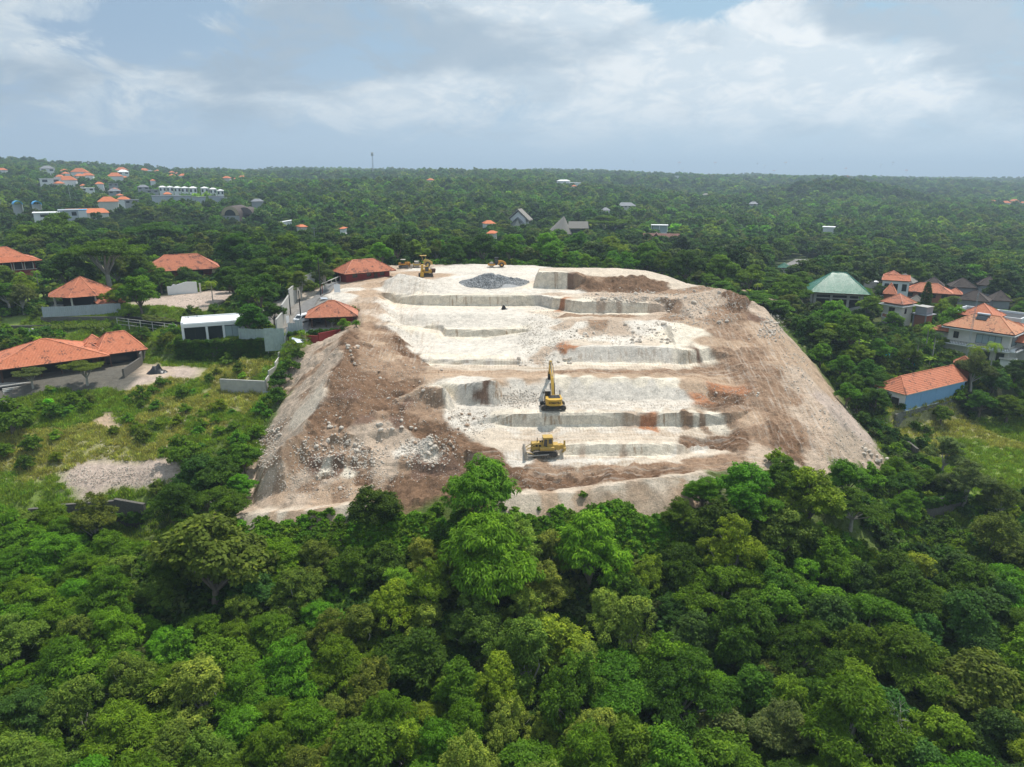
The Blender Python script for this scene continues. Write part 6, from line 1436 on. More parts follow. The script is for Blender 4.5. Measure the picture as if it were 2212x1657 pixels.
# --- wheel rollers
def roller(loc, rz, label, body, canopy=True, dust=False):
    R_ = root('road_roller', loc, rz, label, 'road roller')
    D_ = MB().cyl((-1.75, -.98, .76), (-1.75, .98, .76), .76, .76, 24).build('drum', M_WORN, R_)
    fr_ = MB().box((-1.75, -1.08, .8), (2.2, .14, .42)).box((-1.75, 1.08, .8), (2.2, .14, .42)).box((-.7, 0, .85), (.16, 2.1, .5)).box((-2.8, 0, .75), (.16, 2.1, .4)); fr_.build('drum_frame', body, R_, .02)
    if dust: MB().box((-1.75, 0, 1.6), (1.4, 1.6, .12)).build('dusty_cover', M_DUST, R_, .03)
    MB().box((-.35, 0, .85), (.8, .5, .5)).build('joint', M_BLACK, R_)
    for sy in (-.85, .85):
        w_ = MB().cyl((1.35, sy-.25, .75), (1.35, sy+.25, .75), .75, .75, 20).build('wheel', M_RUB, R_); MB().cyl((1.35, sy-.27, .75), (1.35, sy+.27, .75), .34, .34, 14).build('rim', body, w_)
    MB().prism([(.25, .7), (.25, 1.95), (1.6, 1.9), (2.6, 1.35), (2.75, .75)], 'y', -.62, .62).build('engine_hood', body, R_, .08)
    MB().box((2.6, 0, 1.0), (.1, .9, .4)).build('rear_grille', M_BLACK, R_)
    if canopy:
        CB = MB().box((-.25, 0, 1.95), (1.15, 1.3, 1.6)).build('cab', M_BLACK, R_, .05); MB().box((-.25, 0, 2.85), (1.35, 1.5, .14)).build('cab_roof', M_BLACK, CB, .04)
        for sy in (-.66, .66): MB().box((-.25, sy, 2.15), (.8, .02, .95)).build('side_glass', M_GLASS, CB)
    else:
        for sx in (-.2, .75):
            for sy in (-.6, .6): MB().cyl((sx+.25, sy, 1.7), (sx-.1, sy, 3.15), .05, .05, 6).build('canopy_post', body, R_)
        MB().box((.1, 0, 3.2), (1.9, 1.5, .1)).build('canopy_roof', M_YEL2, R_, .03); MB().box((.1, 0, 1.9), (.5, .6, .7)).build('seat', M_BLACK, R_, .04)
    return R_
h = hit(1074, 578); roller((h[0], h[1]+.5, h[2]+.05), math.radians(3), 'yellow single drum roller with black cab parked alone at the rear of the pad', M_ORG)
h = hit(913, 578); roller((h[0], h[1]+1, h[2]+.05), math.radians(8), 'yellow single drum roller with thin canopy parked behind the folded excavator', M_YEL2, False, True).scale = (1.08,)*3
# --- surveyor's small tripod heap: dark small thing on the upper floor
h = hit(1088, 669); r = root('sack_pile', h[:3], .3, 'small dark sack with folded cloth lying alone on the white floor', 'sack')
MB().prism([(-.5, 0), (-.1, .9), (.1, .95), (.35, .5), (.6, 0)], 'y', -.3, .3).build('sack', M_BLACK, r, .08); MB().box((.6, 0, .12), (.8, .5, .22), .3).build('cloth', M_GREY, r, .06)

# ================================================================ ROCKS
M_ROCK = simple('limestone boulder', (.56, .49, .41), .9, nscale=2.2, namp=.22, bump=.08)
M_ROCKB = simple('earthy boulder', (.42, .30, .215), .9, nscale=2.2, namp=.25, bump=.08)
M_GSTONE = simple('dark grey broken stone', (.31, .312, .31), .85, nscale=2, namp=.45, bump=.06)
def rock_mesh(seed, mat, name='rock', sub=2):
    import bmesh
    bm = bmesh.new(); bmesh.ops.create_icosphere(bm, subdivisions=sub, radius=1)
    rng = np.random.default_rng(seed); pl = rng.normal(0, 1, (9, 3)); pl /= np.linalg.norm(pl, axis=1)[:, None]; dd = rng.uniform(.55, .85, 9); sc3 = rng.uniform(.7, 1.25, 3); sc3[2] *= .75
    for v in bm.verts:
        p = np.array(v.co)
        for a, d in zip(pl, dd):
            t = p @ a
            if t > d: p = p-a*(t-d)
        p = p*(1+.06*rng.normal())*sc3; v.co = p
    me = bpy.data.meshes.new(name); bm.to_mesh(me); bm.free(); me.materials.append(mat); return me
ROCKS = [rock_mesh(i, M_ROCK) for i in range(6)]; ROCKSB = [rock_mesh(i+20, M_ROCKB) for i in range(4)]; GROCK = [rock_mesh(i+40, M_GSTONE, sub=1) for i in range(4)]
ZONES = [  # Dx0,Dx1,Dy0,Dy1, number of boulders, size, words
    (1280, 1440, 632, 655, 26, .62, 'on the rubble bank above the upper cut face'), (1440, 1580, 628, 700, 22, .55, 'in the rubble field right of the upper cut face'),
    (1345, 1440, 698, 728, 16, .5, 'along the pale slope foot above the right hand pit'), (1365, 1450, 728, 742, 14, .55, 'on the rim of the right hand pit'), (1230, 1290, 715, 730, 8, .5, 'at the pale slope foot beside the centre ramp'),
    (1205, 1235, 775, 790, 7, .5, 'at the foot of the centre rubble ramp'), (1120, 1150, 770, 792, 8, .4, 'at the left foot of the centre rubble ramp'),
    (660, 800, 955, 985, 26, .55, 'on the rim of the hollow in the brown mound'), (890, 980, 955, 985, 16, .5, 'in the row beside the lower hollow'), (745, 775, 740, 790, 10, .5, 'on the crest of the big brown mound'),
    (790, 960, 790, 870, 16, .42, 'on the churned brown earth below the haul road'), (700, 740, 895, 930, 10, .45, 'where pale spoil meets the brown mound'), (810, 900, 900, 960, 14, .42, 'on the pale fan of spoil between the brown heaps'),
    (575, 610, 925, 955, 14, .4, 'at the foot of the pale side slope'), (960, 1050, 895, 935, 12, .4, 'on the broken edge of the white pit floor'), (1640, 1690, 690, 720, 9, .6, 'at the top of the outer slope beside the trees'),
    (1860, 1930, 965, 1005, 14, .5, 'at the toe of the outer right slope'), (620, 860, 1020, 1070, 16, .35, 'on the flat earth above the front bank'), (1540, 1640, 840, 870, 8, .35, 'beside the rusty patch on the right'), (900, 1060, 995, 1050, 10, .35, 'on the dark brown lower road')]
SIZEW = ('small', 'fist shaped', 'flat', 'blocky', 'rounded', 'tilted', 'split', 'pointed', 'broad', 'half buried', 'pitted', 'chalk white', 'cream', 'dusty', 'angular', 'lumpy', 'wedge shaped', 'cracked', 'low', 'largest', 'squat', 'ochre', 'sharp edged', 'worn', 'smooth', 'knobbly')
rngz = np.random.default_rng(55)
for zi, (x0, x1, y0, y1, n, sz, words) in enumerate(ZONES):
    srt = sorted([sz*rngz.uniform(.4, 1.0)**1.0*(1.25 if k == 0 else 1) for k in range(n)], reverse=True)
    for k in range(n):
        h = hit(rngz.uniform(x0, x1), rngz.uniform(y0, y1))
        if not h: continue
        brown = zi in (7, 8, 9, 10, 14, 17, 19) and rngz.random() < .5
        me = (ROCKSB if brown else ROCKS)[int(rngz.integers(0, 4))]
        o = bpy.data.objects.new('boulder', me); COL.objects.link(o); s = srt[k]
        o.location = (h[0], h[1], h[2]+s*.22); o.scale = (s, s*rngz.uniform(.8, 1.1), s*rngz.uniform(.75, 1)); o.rotation_euler = rngz.uniform(-.5, .5, 3)*[1, 1, 6]
        rank = ('largest ' if k == 0 else 'second largest ' if k == 1 else 'smallest ' if k == n-1 else '')
        tag(o, f"{rank}{'brown' if brown else 'pale'} {'boulder' if s > .35 else 'stone'} {words}", 'boulder', 'boulders '+words)
# loose stones nobody could count
RUB = [(1270, 1450, 630, 658, 1500, .22), (1440, 1590, 625, 705, 2200, .2), (1130, 1215, 670, 790, 2200, .16), (1090, 1160, 850, 878, 900, .16), (1200, 1520, 868, 884, 900, .11), (1225, 1450, 690, 742, 1500, .16),
       (640, 830, 960, 1010, 1500, .2), (860, 990, 950, 1000, 1100, .2), (740, 960, 740, 930, 2600, .13), (560, 740, 780, 1000, 900, .12), (560, 860, 1000, 1075, 1800, .13), (880, 1250, 1000, 1050, 1100, .1), (570, 610, 920, 960, 260, .2),
       (950, 1060, 885, 940, 900, .15), (1400, 1800, 740, 980, 1500, .1), (1750, 1930, 860, 1010, 900, .15), (1640, 1700, 680, 740, 500, .3), (1690, 1760, 740, 840, 450, .2), (1780, 1900, 840, 960, 600, .2), (640, 740, 740, 880, 300, .15), (1500, 1620, 840, 870, 400, .13), (840, 960, 590, 635, 900, .12), (1060, 1560, 918, 926, 700, .11), (830, 870, 650, 720, 500, .14)]
pr, scl = [], []
for x0, x1, y0, y1, n, sz in RUB:
    for k in range(n//9):
        a = rngz.uniform(0, 2*PI); q = rngz.uniform(0, 1)**.5
        h = hit((x0+x1)/2+(x1-x0)*.55*q*math.cos(a), (y0+y1)/2+(y1-y0)*.55*q*math.sin(a))
        if h:
            m_ = int(rngz.integers(2, 12)); sd_ = rngz.uniform(.3, 1.3)
            for _ in range(m_):
                s = sz*rngz.uniform(.22, 1.0)**1.8; pr.append((h[0]+rngz.normal(0, sd_), h[1]+rngz.normal(0, sd_*.8), 0)); scl.append(s)
pr = np.array(pr); pr[:, 2] = hz(pr[:, 0], pr[:, 1])+np.array(scl)*.2
scatter('rubble', [proto('stone', m) for m in ROCKS[:5]], pr, scl, np.zeros((len(pr), 3)), tilt=.6)
# garden plots with broken stone
pr, scl = [], []
for x0, x1, y0, y1, n, sz in [(150, 350, 1010, 1050, 1100, .13), (200, 420, 870, 1000, 700, .12), (370, 480, 635, 670, 350, .16), (0, 200, 950, 1050, 250, .12), (1970, 2060, 930, 975, 250, .14), (560, 600, 930, 1010, 400, .2)]:
    for k in range(n):
        h = hit(rngz.uniform(x0, x1), rngz.uniform(y0, y1))
        if h: s = sz*rngz.uniform(.3, 1.0); q_ = rngz.normal(0, .5, 2); pr.append((h[0]+q_[0], h[1]+q_[1], h[2]+s*.2)); scl.append(s)
scatter('rubble_plot', [proto('stone', m) for m in ROCKS[:3]], np.array(pr), scl, np.zeros((len(pr), 3)), tilt=.6)
# grey stone heap on the pad
g0, g1, gm = hit(990, 612), hit(1145, 616), hit(1066, 622)
cx_, cy_ = (g0[0]+g1[0])/2, hit(1066, 612)[1]; rx = (g1[0]-g0[0])/2
pr, scl = [], []
for k in range(5200):
    a = rngz.uniform(0, 2*PI); q = math.sqrt(rngz.random()); wob = 1+.22*math.sin(3*a+1)+.10*math.sin(7*a); x = cx_+q*rx*math.cos(a)*(.96+.06*math.sin(5*a)); y = cy_+q*7.6*wob*math.sin(a)
    hh_ = 1.9*(1-q**2.0)*(.55+.9*float(vnoise(np.array([x/1.8]), np.array([y/1.8]), 3)[0])); pr.append((x, y, float(hz(x, y))+hh_*rngz.uniform(.75, 1))); scl.append(rngz.uniform(.12, .34))
o = scatter('grey_stone_heap', [proto('grey stone', m) for m in GROCK], np.array(pr), scl, np.zeros((len(pr), 3)), tilt=.9)
v = []; f = []; n = 26
for i in range(n+1):
    for j in range(n+1):
        u, w_ = (i/n-.5)*2, (j/n-.5)*2; q = min(1, math.hypot(u, w_)); x = cx_+u*rx; y = cy_+w_*8.2
        v.append((x, y, float(hz(x, y))+1.2*(1-q**2.0)-.15))
for i in range(n):
    for j in range(n): f.append((i*(n+1)+j, (i+1)*(n+1)+j, (i+1)*(n+1)+j+1, i*(n+1)+j+1))
me = bpy.data.meshes.new('grey_gravel'); me.from_pydata(v, [], f); me.materials.append(M_GSTONE); o = bpy.data.objects.new('grey_gravel', me); COL.objects.link(o); o['kind'] = 'stuff'
# ================================================================ FAR BUILDINGS standing among the trees
def far_house(dx, dy, wD, label, tm=None, wm_=None, dep=8, rise=.24, wallf=.18, cat='house', extra=0, up=9, rl=.35, group=None, name='house', over=.5, wins=0, flat=False):
    h = hit(dx, dy, up)
    if not h: return
    X, Y, Z = h[0], h[1], h[2]+up; d3 = Y*c_-(Z-CAMZ)*s_; W_ = wD/FOC*d3
    Y2 = Y+dep/2+1; X2 = X*Y2/Y
    r = root(name, (X2, Y2, Z), facing(X2, Y2, extra), label, cat, group); wh = W_*wallf
    box_walls(r, W_-2*over, dep, -9, 9+wh, wm_ or M_OFFWHITE)
    if flat: MB().box((0, 0, wh+.15), (W_, dep+1, .3)).build('roof', tm or M_ROOFWHITE, r)
    else: hip_roof(r, W_-2*over, dep, wh, W_*rise, max(0, rl*W_), over, tm or M_FARTILE, None, ridge=False, thick=.05)
    for i in range(wins): MB().box((-W_/2+W_*(i+.5)/wins, -dep/2-.03, wh*.5), (W_/wins*.45, .08, wh*.55)).build('window', M_GLASS, r)
    EXCL.append((X2, Y2, W_/2+2, 1))
    return r
OR = 'orange tiled houses of the hill village'
vil = [(5, 370, 18, 'orange roof at the very edge of the view below the wooded hill'), (140, 371, 16, 'orange roof with white wall beside the biggest village roof'), (173, 376, 34, 'largest orange roof high in the hill village'), (130, 384, 18, 'orange gabled roof right above the white block'), (142, 377, 16, 'low orange roof between the gabled one and the biggest roof'),
       (172, 383, 20, 'pale orange roof in front of the biggest village roof'), (190, 382, 24, 'wide orange roof right of the biggest village roof'), (263, 371, 26, 'orange hip roof above the white walled villa in the village'), (249, 385, 32, 'long orange roof standing alone below the white walled villa'), (270, 385, 12, 'tiny orange roof beside the long lone orange roof'),
       (312, 371, 20, 'orange roof beside the grey terrace near the brown hall'), (340, 372, 14, 'narrow orange roof left of the brown hall'), (147, 394, 36, 'long low orange roof right of the white block'), (128, 399, 18, 'steep orange roof just under the white block'), (215, 400, 18, 'dull orange roof in the middle of the village'), (180, 403, 14, 'small dull orange roof half sunk in trees under the long low roof'),
       (248, 412, 16, 'orange roof on a grey house beside the street'), (259, 424, 14, 'small orange roof above the twin orange roofs'), (267, 434, 24, 'bright orange pyramid roof beside the village street'), (234, 441, 42, 'bright orange roof above the long orange roofed hall'), (330, 392, 12, 'orange patch of roof deep in the trees under the brown hall'),
       (371, 374, 12, 'small orange roof left under the brown hall'), (383, 376, 10, 'smallest orange roof under the brown hall'), (372, 381, 14, 'low orange roof behind the lone pyramid roof'), (395, 382, 17, 'orange pyramid roof right under the brown hall'), (490, 387, 17, 'left one of the two lone orange roofs in the wood'), (524, 387, 20, 'right one of the two lone orange roofs in the wood'),
       (508, 387, 7, 'tiny orange gable between the two lone orange roofs'), (694, 389, 9, 'tiny lone orange roof below the radio tower'), (697, 366, 20, 'orange roof on the ridge left of the radio tower'), (738, 371, 8, 'tiny roof on the skyline left of the tower'), (362, 422, 18, 'orange roof in front of the white terrace houses'), (1046, 371, 16, 'orange roof on the far ridge beyond the tower'),
       (1010, 372, 10, 'small orange roof on the far ridge nearer to the tower'), (1689, 374, 12, 'faint orange roof on the far ridge under the paragliders'), (1830, 385, 16, 'faint orange roofs on the far slope beyond the round hill'), (1842, 387, 12, 'faint orange roof beside the one beyond the round hill'), (2142, 436, 14, 'faint orange roof alone in the far woods'), (2172, 441, 18, 'low orange roof in the far cluster'),
       (2190, 437, 18, 'higher orange roof in the far cluster'), (2208, 440, 12, 'orange roof cut by the picture edge in the far cluster'), (930, 391, 16, 'dull red roof deep in the wood below the ridge'), (1240, 404, 12, 'orange shed in front of the white far halls'), (652, 493, 18, 'orange roof right of the slanting white roof'), (1056, 487, 26, 'orange roof in the trees above the grey stone heap'), (1063, 507, 20, 'lower orange roof in the trees above the grey stone heap'), (742, 496, 12, 'red roof corner in the trees behind the long red house')]
for k_, (dx, dy, wD, lab) in enumerate(vil):
    far_house(dx, dy, wD, lab, M_FARTILE, M_OFFWHITE if k_ % 2 else M_WHITE, extra=random.uniform(-.3, .3), rl=.1 if wD < 17 else .35, wallf=.12, group='orange tiled houses among the trees')
far_house(185, 464, 92, 'long hall with wide orange roof behind the white and blue buildings', M_FARTILE, M_OFFWHITE, dep=22, rl=.8, rise=.09, wallf=.03, up=8, cat='hall', name='long_hall')
far_house(102, 472, 52, 'long white building with blue door opening before the orange hall', M_ROOFWHITE, M_WHITE, dep=12, flat=True, wallf=.20, name='industrial_building', cat='building', wins=1)
far_house(150, 470, 40, 'grey and white block with a single dark window before the orange hall', M_GREYMETAL, M_GREYMETAL, dep=12, flat=True, wallf=.36, name='industrial_building', cat='building', wins=2)
far_house(175, 464, 26, 'white building with a slanting light blue sheet before the orange hall', M_BLUESHEET, M_WHITE, dep=8, flat=True, wallf=.34, name='industrial_building', cat='building')
for k_, (dx, dy, wD, lab) in enumerate([(110, 396, 42, 'white flat roofed block with stair tower below the village'), (125, 392, 14, 'tall white stair tower of the white block'), (190, 413, 28, 'white flat sheet roof over a shed below the village'), (267, 377, 24, 'white walled villa under an orange hip roof'), (248, 419, 26, 'grey house with white pillars beside the village street'),
        (103, 371, 30, 'pale house with grey hip roof at the left end of the village'), (325, 373, 14, 'grey terrace house near the brown hall'), (245, 402, 20, 'grey concrete shell in the middle of the village'), (310, 410, 24, 'cream building with dark roof beside the white terrace houses'), (330, 417, 26, 'grey house with round white tank before the terrace houses'), (285, 440, 30, 'blue grey building behind the bright pyramid roof')]):
    far_house(dx, dy, wD, lab, M_ROOFWHITE if k_ in (0, 1, 2, 3) else M_SLATE, M_WHITE if k_ in (0, 1, 2, 3, 5) else M_GREY, flat=k_ in (0, 1, 2, 7, 9, 10), wallf=.55 if k_ == 1 else .22, rise=.2, group='pale buildings of the village', wins=0 if wD < 20 else 2)
# terrace of white houses
for k_, (dx, dy, wD) in enumerate([(352, 413, 16), (368, 413, 16), (384, 414, 16), (400, 415, 17), (418, 416, 18), (443, 416, 18), (461, 417, 16), (477, 420, 16)]):
    far_house(dx, dy+2, wD*.98, ['first', 'second', 'third', 'fourth', 'fifth', 'sixth', 'seventh', 'last'][k_]+' white terrace house counted from the village side', M_ROOFWHITE, M_WHITE, dep=9, flat=False, rise=.18, wallf=.62, rl=.0 if k_ % 2 else .3, group='white terrace houses', wins=2)
for k_, (dx, dy, wD, lab) in enumerate([(395, 432, 36, 'grey rendered building in front of the third terrace house'), (430, 433, 30, 'grey building with small dark roofs before the fifth terrace house'), (468, 432, 34, 'long grey wall building before the sixth terrace house'), (360, 431, 60, 'wide dark grey sheet roof before the first terrace houses'), (484, 432, 14, 'brown and white house at the end of the terrace')]):
    far_house(dx, dy, wD, lab, M_SLATE, M_GREYMETAL, flat=True, wallf=.12 if k_ == 3 else .2, group='grey buildings by the terrace', wins=0, dep=10)
far_house(403, 366, 46, 'big brown roofed hall with white walls on the skyline', M_TILE_DARK, M_WHITE, dep=26, rise=.22, wallf=.12, rl=.12, up=11, name='assembly_hall', cat='hall', wins=5)
for k_, (dx, wd_) in enumerate(((28, 18), (70, 17))):
    h = hit(dx, 444, 10); Z = h[2]+10; R_ = wd_/2/FOC*h[1]*1.0; r = root('blue_canopy', (h[0], h[1]+4, Z), facing(h[0], h[1], .1), ('blue vaulted sheet roof further from the village', 'blue vaulted sheet roof with white gable wall')[k_], 'canopy', 'blue vaulted roofs')
    prof = [(R_*math.cos(t), R_*.95*math.sin(t)+.2) for t in np.linspace(.05 if k_ == 0 else 0, PI*.95, 9)]; MB().prism(prof+[(x*.9, z_*.9) for x, z_ in prof[::-1]], 'y', -4, 4).build('vault', M_BLUESHEET, r); MB().box((0, 3, -3), (R_*1.8, .3, 7)).build('wall', M_WHITE, r)
    MB().box((R_*.8, 0, -4), (.5, 7, 9)).build('pillar', M_OFFWHITE, r); EXCL.append((h[0], h[1]+4, R_+2, 1))
# barrel vaulted hall with round window
h = hit(487, 466, 9); Z = h[2]+9; R_ = 19/FOC*h[1]
r = root('vaulted_hall', (h[0]+2, h[1]+8, Z), facing(h[0], h[1], -.35), 'dark barrel vaulted hall with pale arch round a big half round window', 'hall'); EXCL.append((h[0]+3, h[1]+8, R_*2, 1))
M_VAULT = simple('dark shingle vault', (.095, .075, .068), .85, nscale=3, namp=.2)
arc = [(R_*math.cos(t), R_*math.sin(t)) for t in np.linspace(0, PI, 17)]
MB().prism(arc+[(-R_, -6), (R_, -6)], 'y', -6, 14).build('vault', M_VAULT, r)
MB().prism([(x*.97, z_*.97) for x, z_ in arc]+[(x*.62, z_*.62) for x, z_ in arc[::-1]], 'y', -6.3, -6.02).build('arch', simple('sandstone', (.42, .34, .22), .9), r)
MB().prism([(x*.61, z_*.61) for x, z_ in arc], 'y', -6.2, -6.02).build('window', M_GLASS, r); MB().box((0, -6.4, -3), (R_*2, .3, 5.5)).build('wall', M_GREY, r)
MB().prism([(R_*.2+R_*.9*math.cos(t)*1.0+R_*.9, R_*.8*math.sin(t)) for t in np.linspace(0, PI, 13)], 'y', 2, 13).build('side_vault', M_VAULT, r); MB().prism([(-R_*1.0-R_*1.3, 0), (-R_*.7, 0), (-R_*.8, R_*.6)], 'y', 0, 12).build('side_roof', M_VAULT, r)
far_house(556, 437, 27, 'grey hip roof among trees right of the vaulted hall', M_SLATE, M_GREY, rise=.2, wallf=.05, rl=.4)
h = hit(603, 489, 6); r = root('slanting_roof', (h[0], h[1]+3, h[2]+6), facing(h[0], h[1], 0), 'slanting white mono pitch roof above the trees', 'building'); W_ = 46/FOC*h[1]; EXCL.append((h[0], h[1]+3, W_/2+2, 1))
MB().prism([(-W_*.5, .8), (W_*.48, 2.6), (W_*.5, .6), (W_*.5, -8), (-W_*.5, -8)], 'y', -.2, 6).build('wall', M_ROOFWHITE, r); MB().prism([(-W_*.52, .85), (W_*.5, 2.7), (W_*.5, 2.9), (-W_*.52, 1.05)], 'y', -.6, 6.5).build('roof', M_ROOFWHITE, r); MB().box((-W_*.32, -.4, 0), (W_*.3, .3, .8)).build('window', M_GLASS, r)
# white far halls
far_house(1217, 396, 30, 'white far hall with two stepped roofs', M_ROOFWHITE, M_WHITE, flat=False, rise=.09, wallf=.16, rl=.5, dep=20, name='far_hall', cat='hall', group='white far halls'); far_house(1242, 398, 26, 'white far hall with plain bright flat roof', M_ROOFWHITE, M_WHITE, flat=True, wallf=.12, dep=20, name='far_hall', cat='hall', group='white far halls')
far_house(1458, 382, 22, 'low white building on the ridge under the dark pyramid roof', M_ROOFWHITE, M_WHITE, flat=True, wallf=.1, dep=12); far_house(1462, 374, 12, 'dark pyramid roof on the far ridge below the paragliders', M_TILE_DARK, M_GREY, rise=.35, rl=0, dep=14)
far_house(1347, 443, 3, 'tiny white spot of a house', M_ROOFWHITE, M_WHITE, flat=True) if False else None
far_house(1352, 449, 42, 'dark slate hip roofed house in the middle of the wood', M_SLATE, M_OFFWHITE, rise=.16, wallf=.09, rl=.5, dep=12, wins=5); far_house(1308, 457, 20, 'small slate gabled house with white porch in the wood', M_SLATE, M_WHITE, rise=.3, wallf=.1, rl=.2)
far_house(1627, 443, 20, 'grey slanting roofs on the wooded slope', M_SLATE, M_GREY, rise=.25, wallf=.1); far_house(1790, 497, 26, 'white flat building in the green valley', M_ROOFWHITE, M_WHITE, flat=True, wallf=.2, dep=8); far_house(1524, 424, 14, 'pale roof deep in the far wood', M_THATCH, M_GREY)
far_house(2190, 394, 60, 'faint long pale building on the far right slope', M_THATCH, M_OFFWHITE, flat=True, wallf=.04, dep=20)
# gabled house, thatched cone house, brown gabled house, white frame house
h = hit(1122, 481, 8); Z = h[2]+8; r = root('gabled_house', (h[0], h[1]+5, Z), facing(h[0], h[1], -.25), 'white gabled house with steep grey shingle roof behind the pad trees', 'house'); EXCL.append((h[0], h[1]+5, 9, 1)); W_ = 40/FOC*h[1]
MB().prism([(-W_*.42, -6), (W_*.42, -6), (W_*.42, W_*.18), (0, W_*.55), (-W_*.42, W_*.18)], 'y', -3, 5).build('wall', M_WHITE, r)
for s in (-1, 1): MB().prism([(0, W_*.62), (0, W_*.68), (s*W_*.62, W_*.12), (s*W_*.62, W_*.06)], 'y', -4.2, 6).build('roof', M_THATCH, r)
for s in (-1, 1): MB().prism([(0, W_*.22), (0, W_*.27), (s*W_*.36, -W_*.06), (s*W_*.36, -W_*.12)], 'y', -5.5, -3).build('porch_roof', M_SLATE, r)
MB().prism([(-W_*.3, -6), (W_*.3, -6), (0, W_*.2)], 'y', -4.6, -3.1).build('porch_wall', M_OFFWHITE, r)
h = hit(1225, 503, 7); Z = h[2]+7; r = root('thatched_house', (h[0], h[1]+6, Z), facing(h[0], h[1]), 'thatched house with tall cone roof and long side wing behind the pad trees', 'house'); EXCL.append((h[0]+2, h[1]+6, 10, 1)); W_ = 46/FOC*h[1]
MB().cyl((-W_*.25, 0, 0), (-W_*.12, 0, W_*.72), W_*.55, .15, 20).build('cone_roof', M_THATCH, r); MB().cyl((-W_*.25, 0, -6), (-W_*.25, 0, .1), W_*.42, W_*.42, 16).build('wall', M_WHITE, r)
hip_roof(r, W_*.9, 7, W_*.18, W_*.3, W_*.9, .4, M_THATCH, None, name='wing_roof', cx=W_*.55, cy=2, ridge=False); MB().box((W_*.5, 2, -2.8), (W_*.8, 6, 8)).build('wing_wall', M_DARK, r)
h = hit(1432, 522, 7); Z = h[2]+7; r = root('brown_roofed_house', (h[0], h[1]+5, Z), facing(h[0], h[1]), 'house with wide brown tiled roof and white gable behind the tree belt', 'house'); EXCL.append((h[0], h[1]+5, 11, 1)); W_ = 78/FOC*h[1]
hip_roof(r, W_, 9, 0, W_*.2, W_*.98, .3, M_TILE_BROWN, None, ridge=False); box_walls(r, W_*.96, 8, -6, 6.1, M_WHITE)
MB().prism([(-W_*.28, -4), (W_*.02, -4), (-W_*.13, W_*.16)], 'y', -6, -3).build('gable_wall', M_WHITE, r)
for s in (-1, 1): MB().prism([(-W_*.13, W_*.2), (-W_*.13, W_*.235), (-W_*.13+s*W_*.24, -W_*.04), (-W_*.13+s*W_*.24, -W_*.075)], 'y', -6.6, 1).build('gable_roof', M_TILE_BROWN, r)
MB().box((W_*.58, 0, -2), (W_*.28, 6, 5)).build('side_block', M_WHITE, r)
h = hit(1427, 503, 7); Z = h[2]+7; W_ = 34/FOC*h[1]; r = root('white_frame_house', (h[0], h[1]+4, Z), facing(h[0], h[1]), 'small white framed pavilion house behind the brown tiled roof', 'house'); EXCL.append((h[0], h[1]+4, 6, 1))
for xx in (-.5, 0, .48): MB().box((W_*xx, -3, W_*.2), (.35, .35, W_*.42)).build('pillar', M_WHITE, r)
MB().box((0, 0, W_*.44), (W_*1.05, 6.5, .35)).build('roof', M_ROOFWHITE, r); MB().box((.2, 0, W_*.2), (W_*.9, 5, W_*.4)).build('wall', M_CURT, r); MB().box((0, 0, -3), (W_, 6, 6)).build('base', M_WHITE, r)
far_house(985, 509, 20, 'grey flat roof peeping out above the pad trees', M_THATCH, M_GREY, flat=True, wallf=.05, up=6)
# radio tower on the ridge, small masts
mast(806, 372, 328, 1.5, 'tall grey telecom tower rising above the ridge', y=1250, n=16, antennas=12); mast(943, 374, 362, .7, 'short thin antenna on the ridge right of the telecom tower', y=1250, n=6)
mast(494, 470, 420, .18, 'thin pole antenna in front of the vaulted hall', y=None, n=5)
for dx, dy, hh_, lab in ((6, 460, 17, 'leaning grey power pole at the picture edge beside the blue vault'), (155, 440, 17, 'grey power pole right of the blue vaults')): h = hit(dx, dy, 5); rr_o = root('utility_pole', h[:3], 0, lab, 'pole'); MB().cyl((0, 0, -1), (-.6, 0, hh_), .22, .16, 6).build('shaft', M_GREY, rr_o)
# paragliders
PG = [(1332, 361, 'w'), (1369, 347, 'w'), (1467, 352, 'r'), (1474, 366, 'w'), (1545, 352, 'r'), (1636, 353, 'k'), (1651, 359, 'w'), (1672, 370, 'r'), (1697, 352, 'o'), (1775, 344, 'w'), (1827, 365, 'r'), (1903, 357, 'w'), (1929, 352, 'g'), (1958, 369, 'r')]
PM = {'w': simple('white canopy', (.7, .72, .74), .7), 'r': simple('red canopy', (.65, .10, .06), .7), 'k': M_BLACK, 'o': simple('orange canopy', (.7, .3, .08), .7), 'g': simple('grey canopy', (.3, .34, .38), .7)}
PL = ['white paraglider lowest at the left end of the swarm', 'white paraglider high above the left end of the swarm', 'red and white paraglider above the dark pyramid roof', 'white paraglider just over the dark pyramid roof', 'red paraglider level with the one above the pyramid roof', 'dark distant paraglider left of the white one in the middle', 'white paraglider in the middle of the swarm', 'red paraglider low over the ridge in the middle', 'orange paraglider above the low red one', 'highest white paraglider of the swarm', 'red paraglider low between the highest and the right hand ones', 'white paraglider left of the grey topmost one on the right', 'grey paraglider topmost at the right end', 'red paraglider last and lowest at the right end']
